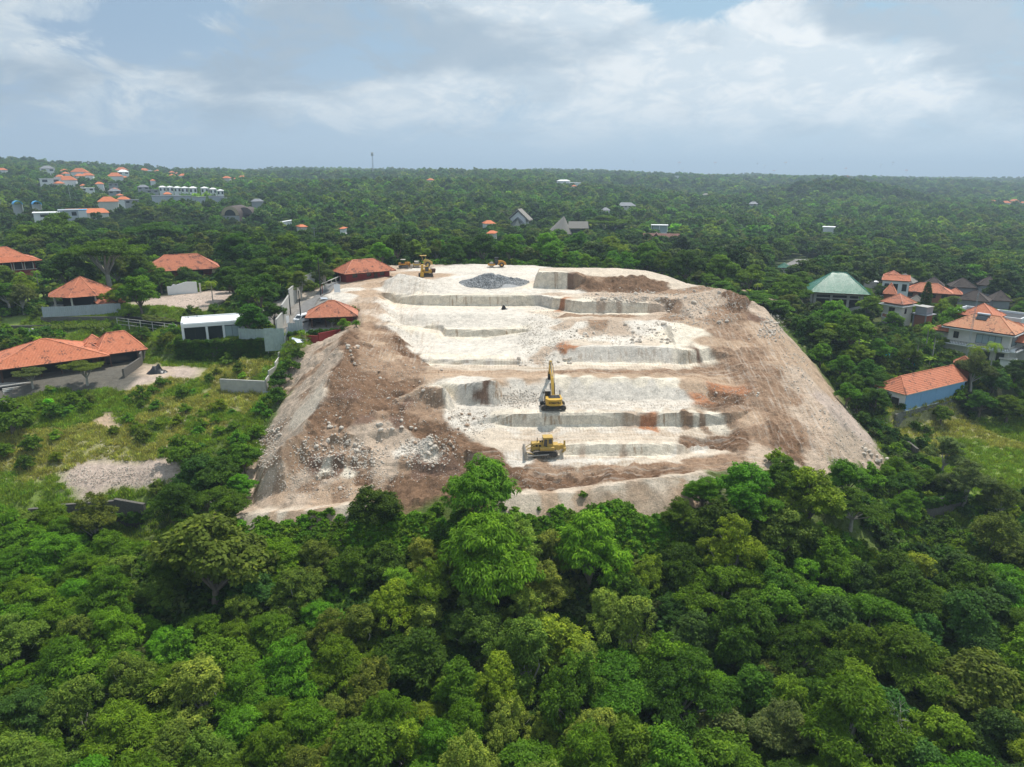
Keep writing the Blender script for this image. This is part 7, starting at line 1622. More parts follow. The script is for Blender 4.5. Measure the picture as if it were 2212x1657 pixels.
for (dx, dy, cl), lab in zip(PG, PL):
    p = aty(dx, dy, 2400); r = root('paraglider', p, .2, lab, 'paraglider', 'paragliders over the coast'); sz = .55 if cl == 'k' else 1
    arc = [(4.6*sz*math.sin(t), 4.2*sz*math.cos(t)-1) for t in np.linspace(-1.05, 1.05, 9)]; MB().prism(arc+[(x*.93, z_-.45) for x, z_ in arc[::-1]], 'y', -1.2, 1.2).build('canopy', PM[cl], r)
    ln_ = MB()
    for t in (-.9, -.3, .3, .9): ln_.cyl((0, 0, -5*sz), (4.4*sz*math.sin(t), 0, 4.0*sz*math.cos(t)-1.2), .04, .04, 3)
    for i, t in enumerate((0,)): ln_.build('lines', M_GREY, r)
    MB().prism([(-.35, 0), (-.45, .9), (0, 1.5), (.4, .9), (.35, 0)], 'y', -.3, .5).build('pilot', M_BLACK, r).location = (0, 0, -6.2*sz)
# ================================================================ TREES
# --- trees one can point to in the photograph: crown centre (Dx, Dy), crown width, kind, tint
HERO = [
 (1045, 1066, 180, 'droop', 'fresh', 'tall dense tree rising over the earth berm below the bulldozer'), (808, 1100, 118, 'round', 'deep', 'round dark tree standing against the pale front bank'),
 (1050, 1205, 235, 'droop', 'vivid', 'largest bright tree with drooping leaf tufts below the berm tree'), (1275, 1195, 200, 'droop', 'vivid', 'big domed bright green tree with two thin trunks under the berm'),
 (1400, 1245, 105, 'fine', 'lime', 'small yellow green tree touching the big domed tree'), (1565, 1265, 190, 'layer', 'fresh', 'open layered tree with bare twigs on top right of the domed tree'), (1600, 1052, 150, 'round', 'fresh', 'spreading tree with few red flowers at the right end of the berm'), (1520, 1062, 100, 'feather', 'fresh', 'feathery tree leaning over the right part of the berm'), (1690, 1035, 120, 'round', 'mid', 'mid green tree under the lower end of the right ramp'), (1560, 1135, 150, 'round', 'deep', 'deep green tree below the red flowered tree'), (1475, 1120, 90, 'feather', 'mid', 'feathery tree at the foot of the berm'), (1830, 1035, 110, 'round', 'fresh', 'fresh tree at the toe of the outer right slope'), (1650, 1110, 130, 'layer', 'mid', 'layered tree under the light green toe tree'), (525, 985, 80, 'round', 'mid', 'mid green tree beside the foot of the left slope'), (470, 1025, 100, 'round', 'deep', 'deep green tree between rubble plot and left slope'), (520, 1050, 80, 'feather', 'fresh', 'feathery tree before the left end of the front bank'), (555, 935, 50, 'shrub', 'fresh', 'fresh bush at the stony foot of the pale slope'), (390, 975, 90, 'shrub', 'mid', 'wide bush above the rubble plot'),
 (1750, 1070, 170, 'round', 'lime', 'broad light green tree below the right toe of the site'), (1700, 1150, 150, 'round', 'olive', 'tangled tree with grey branches under the light green tree'), (1845, 1090, 130, 'layer', 'mid', 'layered tree left of the overgrown stone wall'),
 (425, 1030, 140, 'round', 'dark', 'dark dense tree beside the rubble plot'), (385, 1100, 140, 'feather', 'deep', 'feathery dark tree at the right end of the stone wall'), (475, 1080, 110, 'layer', 'mid', 'layered tree with pale trunk between stone wall and spoil slope'), (500, 1120, 70, 'broad', 'mid', 'slender large leaved tree before the pale front bank'),
 (450, 1215, 270, 'broad', 'olive', 'wide olive tree covered with pale seed heads'), (330, 1290, 120, 'broad', 'olive', 'olive tree with seed heads at the edge of the feathery thicket'), (560, 1290, 130, 'broad', 'bluish', 'bluish large leaved tree right of the seed head tree'),
 (690, 1215, 130, 'fine', 'olive', 'olive tree with pale twigs under the round dark tree'), (760, 1240, 120, 'fine', 'mid', 'small leaved tree with white dead twigs below the front bank'), (860, 1275, 120, 'fine', 'lime', 'yellow green tree left of the largest bright tree'), (640, 1285, 140, 'fine', 'olive', 'olive tree above the leaning dead branch'),
 (775, 1350, 90, 'fine', 'pale', 'narrow pale olive tree beside the leaning dead branch'), (925, 1350, 115, 'fine', 'pale', 'pale olive dome below the largest bright tree'), (620, 1440, 110, 'fine', 'brown', 'brownish olive tree with bare top twigs'), (690, 1440, 70, 'fine', 'brown', 'second brownish olive tree touching the bare topped one'),
 (440, 1505, 190, 'fine', 'pale', 'large pale yellow green tree low in the wood'), (350, 1395, 110, 'feather', 'vivid', 'vivid feathery tree in the shade of the seed head tree'), (520, 1385, 130, 'feather', 'fresh', 'fresh feathery tree above the large pale tree'), (575, 1505, 70, 'round', 'yellow', 'narrow yellow green tree right of the large pale tree'),
 (800, 1490, 160, 'fine', 'olive', 'wide olive tree with pale twigs low in the wood'), (720, 1560, 120, 'fine', 'pale', 'pale olive tree under the wide olive tree'), (280, 1590, 190, 'feather', 'lime', 'yellowish feathery thicket tree at the bottom edge'), (60, 1540, 180, 'feather', 'bluish', 'blue green feathery tree in the bottom left corner'),
 (1350, 1465, 240, 'flat', 'mid', 'flat layered tree with dark top in the bottom centre'), (1195, 1385, 170, 'round', 'yellow', 'yellow green tree with leaf tufts above the flat layered tree'), (1110, 1430, 110, 'round', 'lime', 'lime tufted tree left of the yellow green tuft tree'), (1540, 1485, 128, 'round', 'vivid', 'brightest green round tree in the lower wood'),
 (1660, 1475, 110, 'broad', 'brown', 'brownish broad tree right of the brightest round tree'), (1790, 1320, 125, 'round', 'fresh', 'fresh round tree at the edge of the shaded hollow'), (1880, 1330, 190, 'layer', 'mid', 'large dark layered tree below the overgrown wall'), (1985, 1245, 115, 'fine', 'yellow', 'airy yellow olive tree growing out of the layered tree'),
 (2060, 1240, 120, 'broad', 'bluish', 'bluish large leaved tree under the overgrown wall'), (2150, 1165, 130, 'fine', 'olive', 'airy olive tree with leaning trunk at the right edge'), (2120, 1330, 150, 'broad', 'bluish', 'bluish broad tree at the right edge below the airy olive one'), (1830, 1480, 170, 'layer', 'lime', 'light layered tree with thin twigs right of the brownish tree'), (1750, 1400, 90, 'fine', 'lime', 'thin yellow tree over the dark gap'),
 (2110, 1480, 200, 'broad', 'olive', 'wide olive tree with seed heads at the right edge'), (1560, 1590, 150, 'broad', 'grey', 'grey green large leaved tree at the bottom edge'), (1690, 1590, 160, 'fine', 'grey', 'grey green tree left of the leafless white branches'), (1290, 1600, 170, 'fine', 'pale', 'pale tree with white twigs at the bottom centre'), (1180, 1600, 120, 'fine', 'pale', 'pale twiggy tree left of the bottom centre one'),
 (920, 1560, 120, 'round', 'lime', 'lime tufted tree at the bottom between the olive trees'), (1000, 1500, 90, 'round', 'yellow', 'yellow tufted tree beside the thin bare trunk'), (2020, 1600, 170, 'round', 'fresh', 'fresh broad tree in the bottom right corner'), (1450, 1330, 110, 'round', 'dark', 'dark tree in the shaded hollow under the domed tree'), (160, 1250, 120, 'feather', 'fresh', 'fresh feathery tree below the stone wall'),
 (60, 1220, 120, 'feather', 'mid', 'feathery tree at the left edge below the stone wall'), (250, 1200, 130, 'feather', 'fresh', 'feathery tree crowding against the stone wall'), (130, 1350, 150, 'feather', 'fresh', 'feathery tree in the middle of the thicket'),
 # left gardens
 (45, 640, 66, 'fine', 'grey', 'silver grey tree beside the red house'), (225, 545, 190, 'flat', 'mid', 'giant spreading dome tree above the many sided pavilion'), (150, 585, 110, 'round', 'dark', 'dark tree left behind the many sided pavilion'), (300, 630, 95, 'round', 'fresh', 'fresh green tree right of the small square pavilion'), (252, 640, 60, 'feather', 'lime', 'feathery lime tree behind the small square pavilion'),
 (275, 675, 46, 'shrub', 'lime', 'yellow green bushy tree at the end of the sheet fence'), (345, 600, 62, 'round', 'mid', 'tree in front of the left wing of the tiled house'), (402, 598, 60, 'round', 'bluish', 'bluish tree before the middle of the tiled house'), (455, 610, 40, 'palm', 'lime', 'pale palm right of the white ruin wall'), (500, 605, 80, 'round', 'deep', 'deep green tree behind the cleared plot'), (560, 630, 105, 'round', 'deep', 'large deep green tree over the roadside wall'),
 (600, 600, 80, 'round', 'mid', 'mid green tree behind the roadside wall'), (535, 690, 88, 'broad', 'deep', 'dark branches hanging over the white house roof'), (590, 675, 60, 'round', 'deep', 'deep green tree between white house and roadside wall'), (648, 612, 62, 'fine', 'olive', 'thin airy tree beside the access road'), (683, 560, 90, 'round', 'mid', 'rounded tree behind the entrance gate'), (700, 595, 56, 'fine', 'grey', 'greyish tree hanging over the entrance gate'), (620, 540, 100, 'round', 'mid', 'rounded tree left of the pole behind the gate'),
 (845, 555, 95, 'flat', 'vivid', 'low spreading fern leaved tree behind the small orange bulldozer'), (78, 588, 30, 'palm', 'lime', 'slim tall palm with pale stem beside the red house'), (42, 590, 30, 'palm', 'lime', 'shorter palm touching the red house'), (65, 806, 74, 'flat', 'grey', 'frangipani with grey branches by the villa steps'), (182, 792, 92, 'flat', 'olive', 'larger frangipani over the villa terrace wall'), (22, 905, 115, 'shrub', 'mid', 'big round bush tree at the left edge below the terrace'),
 (387, 748, 38, 'shrub', 'lime', 'bright lime tree at the foot of the ivy wall'), (717, 694, 30, 'fine', 'olive', 'little frangipani before the roadside pavilion'), (742, 700, 30, 'feather', 'lime', 'yellow fern palm beside the roadside pavilion'), (765, 672, 26, 'shrub', 'mid', 'bush squeezed between pavilion and ramp'), (770, 700, 22, 'shrub', 'fresh', 'fresh bush at the foot of the ramp edge'),
 (604, 822, 58, 'shrub', 'deep', 'tall dense bush behind the stepped wall'), (598, 858, 54, 'shrub', 'deep', 'dense bush at the foot of the pale side slope'), (624, 792, 48, 'shrub', 'mid', 'bush between the stepped wall and the spoil mound'), (642, 765, 36, 'shrub', 'deep', 'bush under the red garden wall'),
 (520, 545, 110, 'round', 'deep', 'dark crown behind the tiled house right wing'), (120, 500, 110, 'round', 'mid', 'green crown before the orange roofed long hall'), (330, 500, 130, 'flat', 'deep', 'wide dark crown behind the tiled house'), (60, 520, 90, 'round', 'fresh', 'fresh crown above the red house roof'),
 # right gardens
 (1706, 618, 100, 'layer', 'mid', 'tall tree with forked trunks at the upper end of the outer slope'), (1795, 680, 95, 'round', 'fresh', 'fresh green tree before the green roofed hall'), (1842, 715, 100, 'round', 'mid', 'tall tree with thick leaning trunk in the garden'), (1880, 660, 60, 'round', 'lime', 'light tree before the corner of the green roofed hall'), (1865, 700, 56, 'round', 'lime', 'light slim tree in front of the white tower house'), (1912, 632, 40, 'round', 'dark', 'dark glossy tree between the hall and the white tower house'),
 (1930, 690, 46, 'round', 'fresh', 'umbrella shaped tree before the white tower house'), (1755, 700, 60, 'round', 'deep', 'deep green tree beside the outer slope'), (1775, 765, 60, 'broad', 'fresh', 'large leaved tree halfway down beside the outer slope'), (1815, 790, 60, 'feather', 'fresh', 'feathery tree under the leaning trunk tree'), (1905, 820, 66, 'layer', 'deep', 'tall deep green tree in front of the blue walled building end'), (1893, 865, 70, 'round', 'deep', 'vine covered tree at the corner of the block wall'),
 (1830, 850, 60, 'round', 'fresh', 'fresh tree leaning towards the outer slope'), (1862, 905, 46, 'shrub', 'deep', 'deep green bush tree at the slope toe'), (2001, 645, 20, 'cypress', 'deep', 'tall dark column cypress before the long brick house'), (2006, 752, 26, 'round', 'lime', 'clipped lime ball tree in the garden'), (2036, 738, 30, 'round', 'yellow', 'yellow green ball tree behind the lime ball tree'), (1960, 765, 56, 'fine', 'mid', 'loose tree beside the turquoise tarpaulins'),
 (2112, 752, 60, 'palm', 'yellow', 'pale yellow palm before the villa balcony'), (2150, 745, 50, 'palm', 'lime', 'second pale palm under the villa windows'), (1986, 735, 44, 'palm', 'dark', 'dark curved palm in the middle of the garden'), (2022, 722, 44, 'palm', 'dark', 'dark palm beside the low orange villa roof'), (2060, 690, 84, 'round', 'fresh', 'dense fruit tree beside the villa roof'), (2035, 665, 46, 'fine', 'lime', 'airy light tree right of the cypress'),
 (2105, 800, 80, 'fine', 'grey', 'grey green frangipani grove tree below the palms'), (2150, 822, 70, 'round', 'bluish', 'bluish tree at the end of the block wall'), (2195, 800, 60, 'round', 'dark', 'dark tree beside the white entrance yard'), (2120, 870, 70, 'round', 'mid', 'tree before the far end of the block wall'), (2180, 880, 80, 'feather', 'mid', 'feathery tree at the right edge above the meadow'), (2035, 895, 50, 'round', 'mid', 'bush tree under the block wall middle'),
 (1975, 775, 40, 'broad', 'deep', 'dark leafy tree behind the blue walled building ridge'), (1900, 755, 60, 'feather', 'fresh', 'feathery tree among the tarpaulins'), (1870, 800, 60, 'broad', 'deep', 'deep green banana like clump tree'), (2090, 1045, 110, 'fine', 'grey', 'hazy grey thicket tree on the lower meadow'), (2040, 980, 90, 'fine', 'grey', 'hazy grey green bush tree on the meadow edge'), (2160, 1080, 90, 'fine', 'olive', 'olive tree at the bottom of the meadow'),
 (1945, 1045, 70, 'round', 'deep', 'creeper covered tree before the overgrown wall'), (1955, 1100, 90, 'feather', 'fresh', 'feathery tree at the corner of the overgrown wall'), (1880, 1030, 70, 'shrub', 'fresh', 'feathery bush tree at the toe of the right slope'),
 # belt behind the pad
 (1115, 530, 70, 'round', 'fresh', 'fresh tree behind the lone roller'), (1180, 535, 80, 'round', 'fresh', 'fresh tall tree left of the raised block'), (1250, 530, 70, 'fine', 'mid', 'slim tree behind the raised block'), (1320, 540, 80, 'round', 'lime', 'lime crown over the rear edge of the raised block'), (1395, 555, 90, 'round', 'mid', 'mid crown above the far end of the raised block'), (1315, 480, 100, 'flat', 'mid', 'flat topped umbrella tree right of the thatched house'),
 (935, 520, 60, 'fine', 'lime', 'light slender tree behind the folded excavator'), (985, 540, 66, 'round', 'deep', 'dark crown left behind the lone roller'), (880, 505, 70, 'round', 'mid', 'tall crown above the small orange bulldozer'), (1045, 535, 70, 'round', 'deep', 'dark crown right behind the grey stone heap'), (1480, 590, 90, 'round', 'deep', 'deep green tree at the shoulder of the site'), (1560, 580, 80, 'round', 'fresh', 'fresh tree above the rubble field'), (1620, 600, 70, 'round', 'fresh', 'fresh tree above the brown ridge'),
]
for q in ((2150, 980, 9), (2100, 1010, 7), (2195, 1020, 8), (2180, 945, 7), (2050, 960, 4)): h = hit(q[0], q[1]); keep(h[0], h[1], q[2])
for a in HERO: hero(*a)
hero(1925, 1545, 130, 'bare', 'grey', 'bleached leafless tree in the bottom right part of the wood', None, 1.5); hero(1010, 1480, 75, 'bare', 'grey', 'thin bare tree between the olive and yellow tufted trees'); hero(1450, 1365, 60, 'bare', 'grey', 'small dead tree above the flat layered tree'); hero(1640, 1190, 90, 'bare', 'grey', 'dead grey branches in the tangled tree')
def blocked(x, y, r, front=True):
    for e in EXCL:
        ex, ey, er = e[:3]
        if (x-ex)**2+(y-ey)**2 < (er+r*.75)**2: return True
        if front and er > 4.5 and ey-er-22-(er if len(e) > 3 else 0)*1.5 < y < ey:
            xl = ex*y/ey
            if abs(x-xl) < er*.85+r*.4: return True
    return False
PX = []
def near_ok(x, y, r, f):
    for (a, b, c) in PLACED:
        if abs(a-x) < 12 and abs(b-y) < 12 and (a-x)**2+(b-y)**2 < (f*(c+r))**2: return False
    return True
QPOLY = [(-62, 92), (-55, 84), (70, 88), (78, 125), (76, 165), (62, 205), (50, 232), (-36, 236), (-44, 200), (-48, 165), (-52, 140), (-52, 110)]
QP = np.array([at(*p)[:2] for p in [(553, 1130, 21), (530, 1110, 20.5), (545, 1085, 22), (553, 1004, 24), (578, 905, 27.5), (631, 830, 31), (640, 780, 34), (700, 748, 35), (765, 716, 38), (700, 690, 38.5), (660, 690, 38.4), (690, 640, 41), (760, 600, 42), (830, 575, 42.5), (1000, 572, 42.5), (1240, 572, 42.5), (1400, 578, 44), (1500, 600, 42), (1580, 612, 42), (1690, 700, 33), (1815, 846, 25), (1880, 929, 22.6), (1925, 1000, 21), (1700, 1022, 25), (1511, 1030, 26), (1393, 1045, 26), (1131, 1085, 24), (870, 1090, 23)]])
QP[0, 1] = 88; QP[-5:, 1] = (90, 88, 86.5, 86.5, 86.5)
def in_site(x, y):
    n = len(QP); c = False; j = n-1
    for i in range(n):
        if (QP[i, 1] > y) != (QP[j, 1] > y) and x < (QP[j, 0]-QP[i, 0])*(y-QP[i, 1])/(QP[j, 1]-QP[i, 1])+QP[i, 0]: c = not c
        j = i
    return c
def screen(x, y, z):
    f = y*c_-(z-CAMZ)*s_; u = y*s_+(z-CAMZ)*c_
    return 1106+FOC*x/f, 828.5-FOC*u/f
def codeat(x, y): return CP[int(np.argmin((CPX-x)**2+(CPY-y)**2))][2]
AUTO = []
def auto(n, xr, yr, rr_, mix, spacing, code=None, zsc=(1, 1.15), seed=1, front=True, site=True, cap=999):
    rng = np.random.default_rng(seed); cnt = 0
    for _ in range(n):
        x, y = rng.uniform(*xr), rng.uniform(*yr)
        if abs(x) > .80*y+9: continue
        kind, tint, (ra, rb) = mix[int(rng.integers(0, len(mix)))]
        R_ = rng.uniform(ra, rb)
        if blocked(x, y, R_, front) or not near_ok(x, y, R_, spacing): continue
        if kind != 'shrub' and 82.5 < y < 95 and -58 < x < 58: continue
        if site and in_site(x, y): continue
        if code and codeat(x, y) not in code: continue
        sc_ = R_/TREES[kind][0]['R']
        zz = float(hz(x, y)); sx, sy = screen(x, y, zz+TREES[kind][0]['hc']*sc_)
        if not (-80 < sx < 2292 and sy < 1740): continue
        o = put_tree(kind, x, y, sc_, tint, '', None, rng.uniform(*zsc)); AUTO.append((o, kind, tint, sx, sy)); cnt += 1
        if cnt >= cap: break
    return cnt
FG_L = [('feather', 'fresh', (3.4, 5)), ('feather', 'mid', (3.4, 5)), ('feather', 'vivid', (3, 4.6)), ('feather', 'fresh', (3.4, 5)), ('round', 'fresh', (3, 4.6)), ('fine', 'olive', (3, 4.4))]
FG_C = [('fine', 'olive', (3.2, 5)), ('fine', 'pale', (3, 4.4)), ('round', 'mid', (3.6, 5.4)), ('fine', 'lime', (3, 4.6)), ('round', 'deep', (3.6, 5.4)), ('feather', 'fresh', (3, 4.6)), ('fine', 'mid', (3.2, 5))]
FG_R = [('layer', 'mid', (3.6, 5.6)), ('round', 'deep', (3.4, 5.2)), ('broad', 'bluish', (3, 4.4)), ('fine', 'lime', (3, 4.6)), ('layer', 'deep', (3.6, 5.6)), ('round', 'fresh', (3, 4.8)), ('round', 'mid', (3.4, 5)), ('layer', 'fresh', (3.4, 5))]
n1 = auto(2600, (-80, -16), (30, 96), (2.5, 4.5), FG_L, .50, seed=1, cap=70, zsc=(.95, 1.25)); n2 = auto(2200, (-18, 14), (30, 84), (2.5, 4), FG_C, .50, seed=2, cap=52, zsc=(1.0, 1.35)); n3 = auto(2600, (12, 88), (30, 83), (2.5, 4), FG_R, .50, seed=3, cap=66, zsc=(1.0, 1.35))
# garden and belt trees
BK = [('round', 'deep', (3.4, 5.2)), ('round', 'mid', (3.4, 5.2)), ('round', 'fresh', (3, 4.6)), ('fine', 'olive', (3, 4.4)), ('layer', 'mid', (3.4, 5)), ('broad', 'deep', (3, 4.2)), ('round', 'dark', (3.4, 5)), ('round', 'lime', (3, 4.2)), ('feather', 'fresh', (3, 4))]
n4 = auto(2600, (-44, 60), (231, 262), (3, 5), BK, .55, seed=4, cap=52, zsc=(1.0, 1.25), front=False)
n5 = auto(3800, (-185, -40), (176, 262), (3, 5), BK, .55, seed=5, cap=84, zsc=(.9, 1.1))
n6 = auto(3600, (52, 185), (128, 262), (2.6, 4.6), BK, .56, seed=6, cap=80, zsc=(.6, .85))
n7 = auto(500, (62, 90), (104, 150), (1.8, 3), [('round', 'deep', (2, 3)), ('feather', 'fresh', (2, 3)), ('round', 'mid', (1.6, 2.6))], .6, code='V', seed=7, cap=18)
SH = [('shrub', 'fresh', (1.0, 2.1)), ('shrub', 'deep', (1.0, 2.3)), ('shrub', 'lime', (.9, 1.8)), ('shrub', 'mid', (1.2, 2.4)), ('shrub', 'olive', (.9, 1.8))]
s1 = auto(1600, (-110, -42), (94, 150), (1, 2), [q for q in SH if q[1] != 'deep'], .9, code='VS', seed=8, cap=42, front=False); s2 = auto(900, (-20, 62), (82, 86.5), (1, 2), SH, .6, seed=9, cap=50, front=False, site=False)+auto(500, (40, 74), (85, 101), (1, 2), SH, .6, seed=19, cap=26, front=False, site=False)
s3 = auto(1200, (60, 125), (92, 190), (1, 2), SH, .8, code='VSg', seed=10, cap=60); s4 = auto(600, (-135, -50), (150, 195), (1, 2), SH, .8, code='gVS', seed=12, cap=50, front=False)
b1 = auto(300, (66, 110), (135, 215), (1.3, 2), [('banana', 'lime', (1.3, 2)), ('palm', 'lime', (2, 2.6)), ('banana', 'fresh', (1.3, 2))], .5, seed=11, cap=16)
print('TREES', n1, n2, n3, n4, n5, n6, n7, s1, s2, s3, s4, b1, len(PLACED))
# --- labels: species and tint, and where it stands; what is left equal is told by its order
def region(sx, sy):
    if sy > 1130:
        row = 'on the bottom edge' if sy > 1520 else ('in the lower wood' if sy > 1360 else ('in the middle wood' if sy > 1230 else 'in the upper wood'))
        col = 'below the stone wall' if sx < 340 else 'below the pale side slope' if sx < 640 else 'under the round dark tree' if sx < 930 else 'under the bulldozer' if sx < 1220 else 'under the domed tree' if sx < 1480 else 'under the red flowered tree' if sx < 1720 else 'below the right slope toe' if sx < 1950 else 'below the overgrown wall'
        return row+' '+col
    if sy > 1000: return ('beside the stone wall' if sx < 540 else 'on the bank by the brown mound' if sx < 900 else 'on the bank by the berm tree' if sx < 1200 else 'on the front bank under the berm' if sx < 1520 else 'at the end of the front bank' if sx < 1800 else 'near the overgrown wall')
    if sx < 620:
        return ('on the scrub slope under the villa' if sx < 300 else 'on the scrub slope under the concrete wall') if sy > 830 else ('beside the long villa' if sx < 320 else 'under the white house') if sy > 715 else ('around the many sided pavilion' if sx < 300 else 'round the cleared plot') if sy > 620 else ('behind the red house' if sx < 140 else 'behind the many sided pavilion' if sx < 300 else 'behind the tiled house' if sx < 480 else 'behind the roadside wall')
    if sx < 1480: return 'behind the long red house' if sx < 800 else 'behind the parked machines' if sx < 960 else 'behind the lone roller' if sx < 1140 else 'behind the raised block' if sx < 1320 else 'behind the end of the raised block'
    return ('above the rubble field' if sx < 1680 else 'round the green roofed hall' if sx < 1880 else 'behind the long brick house' if sx < 2080 else 'behind the dark roofed old houses') if sy < 640 else ('beside the upper outer slope' if sx < 1800 else 'round the white tower house' if sx < 2020 else 'round the white villa') if sy < 740 else ('beside the lower outer slope' if sx < 1880 else 'round the blue walled building' if sx < 2080 else 'below the white villa') if sy < 880 else 'round the meadow'
buck = {}
for o, kind, tint, sx, sy in AUTO:
    if o['category'] == 'shrub' or kind == 'shrub': nm = TWORD[tint]+' shrub'
    else: nm = TWORD[tint]+' '+KWORD[kind]
    buck.setdefault((nm, region(sx, sy)), []).append((sx, o))
ORD = ['leftmost', 'second from the left', 'third from the left', 'fourth from the left', 'fifth from the left', 'sixth from the left', 'seventh from the left', 'eighth from the left', 'ninth from the left', 'tenth from the left', 'eleventh from the left', 'twelfth from the left', 'thirteenth from the left', 'fourteenth from the left', 'fifteenth from the left', 'sixteenth from the left', 'seventeenth from the left', 'eighteenth from the left', 'nineteenth from the left', 'twentieth from the left']
def order_labels(lst, nm, where):
    where = where.replace('in the shade of the', 'under the')
    where = where.replace('before the brown mound', 'by the mound').replace('the feathery', 'feathery')
    lst.sort(key=lambda t: t[0]); n = len(lst)
    if len(nm.split())+len(where.split()) > 12: where = where.replace('below the ', 'below ').replace('under the ', 'under ').replace('on the bottom', 'on bottom')
    for i, (sx, o) in enumerate(lst):
        od = '' if n == 1 else ('left ' if i == 0 else 'right ') if n == 2 else ('leftmost ' if i == 0 else 'rightmost ' if i == n-1 else ORD[i].split()[0]+' ' if i < 20 else f'{i+1}th ')
        if n > 2 and 0 < i < n-1: o['label'] = f'{od}{nm} from the left {where}'
        else: o['label'] = f'{od}{nm} {where}'
for (nm, wh), lst in buck.items():
    order_labels(lst, nm, wh)
    if len(lst) > 1:
        for _, o in lst: o['group'] = nm+'s '+wh
# boulders of each place, told apart by order
bg = {}
for o in COL.objects:
    if o.name.startswith('boulder') and o.get('group'):
        sx, sy = screen(*o.location); base = o['label']
        for q in ('largest ', 'second largest ', 'smallest '): base = base.replace(q, '') if base.startswith(q) else base
        bg.setdefault((o['group'], base), []).append((sx, o))
for (g_, base), lst in bg.items():
    k = base.split(' boulder ' if ' boulder ' in base else ' stone '); nm = k[0]+(' boulder' if ' boulder ' in base else ' stone'); order_labels(lst, nm, k[1])

# --- masses nobody could count: far forest, undergrowth, grass
FARP = [proto('far tree', lod(500+i, 5, 4.0, 4.6, 80, 15, 1.15, k, .42)) for i, k in enumerate(('round', 'fine', 'round', 'layer', 'fine'))]
MIDP = [proto('mid tree', lod(520+i, 5, 4.4, 5.4, 130, 36, .62, k, .36)) for i, k in enumerate(('round', 'fine', 'layer', 'round', 'round', 'droop'))]
rngf = np.random.default_rng(99)
def tints(n, x, y, far_=False):
    keys = [('deep', .24), ('mid', .16), ('fresh', .06), ('dark', .24), ('olive', .10), ('lime', .03), ('bluish', .12), ('grey', .05)]
    pal = np.array([TINT[k] for k, _ in keys]); pr_ = np.array([p for _, p in keys]); pr_ /= pr_.sum()
    c = pal[rngf.choice(len(keys), n, p=pr_)]*rngf.uniform(.8, 1.2, (n, 1)); reg = 1.05+1.3*fbm(x, y, 70, 4, 8); return c*reg[:, None]
EX = np.array([(e[0], e[1], e[2], 1 if len(e) > 3 else 0) for e in EXCL])
def far_forest(y0, y1, sp, protos, name, smin, smax, xlim=.80):
    ys = []; xs = []
    rows = np.arange(y0, y1, sp*.86)
    for y in rows:
        xx = np.arange(-xlim*y-15, xlim*y+15, sp); xs.append(xx+rngf.uniform(-.5, .5, len(xx))*sp); ys.append(np.full(len(xx), y)+rngf.uniform(-.5, .5, len(xx))*sp)
    x = np.concatenate(xs); y = np.concatenate(ys)
    ok = np.ones(len(x), bool)
    for ex, ey, er, isf in EX:
        if ey > y0-30 and ey < y1+60:
            ok &= (x-ex)**2+(y-ey)**2 > (er+2.5)**2
            xl = ex*y/max(ey, 1); ok &= ~((np.abs(x-xl) < er*.9) & (y < ey) & (y > ey-er-(6+ey*.03 if isf else 10)))
    if y0 < 300:
        pl = np.array(PLACED)
        for i in range(0, len(x)):
            if y[i] < 266 and (((pl[:, 0]-x[i])**2+(pl[:, 1]-y[i])**2) < (.55*(pl[:, 2]+4))**2).any(): ok[i] = False
    ok &= ~((((x-230)/42)**2+((y-405)/17)**2 < 1))
    gap = fbm(x, y, 45, 3, 12) > .24; ok &= ~gap
    x, y = x[ok], y[ok]; z = hz(x, y); s = rngf.uniform(smin, smax, len(x))*(1+.35*fbm(x, y, 40, 2, 4))
    o = scatter(name, protos, np.stack([x, y, z-.3], 1), s, tints(len(x), x, y)*(.84 if y0 < 400 else 1.02)); return len(x)
nf1 = far_forest(236, 430, 6.6, MIDP, 'forest', .6, 1.25); nf2 = far_forest(430, 1150, 8.6, FARP, 'far_forest', .55, 1.6); nf3 = far_forest(1150, 2900, 13.5, FARP, 'distant_forest', .8, 2.1)
# undergrowth beneath the individual trees
SHP = [proto('undershrub', lod(540+i, 1.7, 1.5, .9, 60, 26, .34, 'round', .34)) for i in range(3)]
x = rngf.uniform(-90, 95, 9000); y = rngf.uniform(28, 92, 9000); ok = (np.abs(x) < .8*y+8) & ((y < 84.5) | (np.abs(x) > 58))
x, y = x[ok], y[ok]; c = tints(len(x), x, y)*.8; scatter('undergrowth', SHP, np.stack([x, y, hz(x, y)-.1], 1), rngf.uniform(.7, 1.9, len(x)), c)
x = np.concatenate([rngf.uniform(-190, -44, 7000), rngf.uniform(52, 190, 7000), rngf.uniform(-45, 60, 2600)]); y = np.concatenate([rngf.uniform(92, 236, 7000), rngf.uniform(92, 236, 7000), rngf.uniform(231, 240, 2600)])
ok = np.abs(x) < .8*y+6
for ex, ey, er, isf in EX: ok &= (x-ex)**2+(y-ey)**2 > (er*.95)**2
x, y = x[ok], y[ok]; kc = np.array([codeat(a, b) for a, b in zip(x, y)]); site = np.array([in_site(a, b) for a, b in zip(x, y)])
keepm = (((kc == 'V') & (rngf.random(len(x)) < .8)) | (kc == 'F') | ((kc == 'S') & (rngf.random(len(x)) < .10))) & ~site
open_ = (y < 150) & (x < -44)
keepm &= ~(open_ & (rngf.random(len(x)) < .87))
x, y = x[keepm], y[keepm]; scatter('garden_undergrowth', SHP, np.stack([x, y, hz(x, y)-.15], 1), np.where((x < 0) & (y < 150), rngf.uniform(.25, .75, len(x)), rngf.uniform(.4, 1.2, len(x))), tints(len(x), x, y)*np.where((x < 0) & (y < 150), 2.0, 1.2)[:, None])
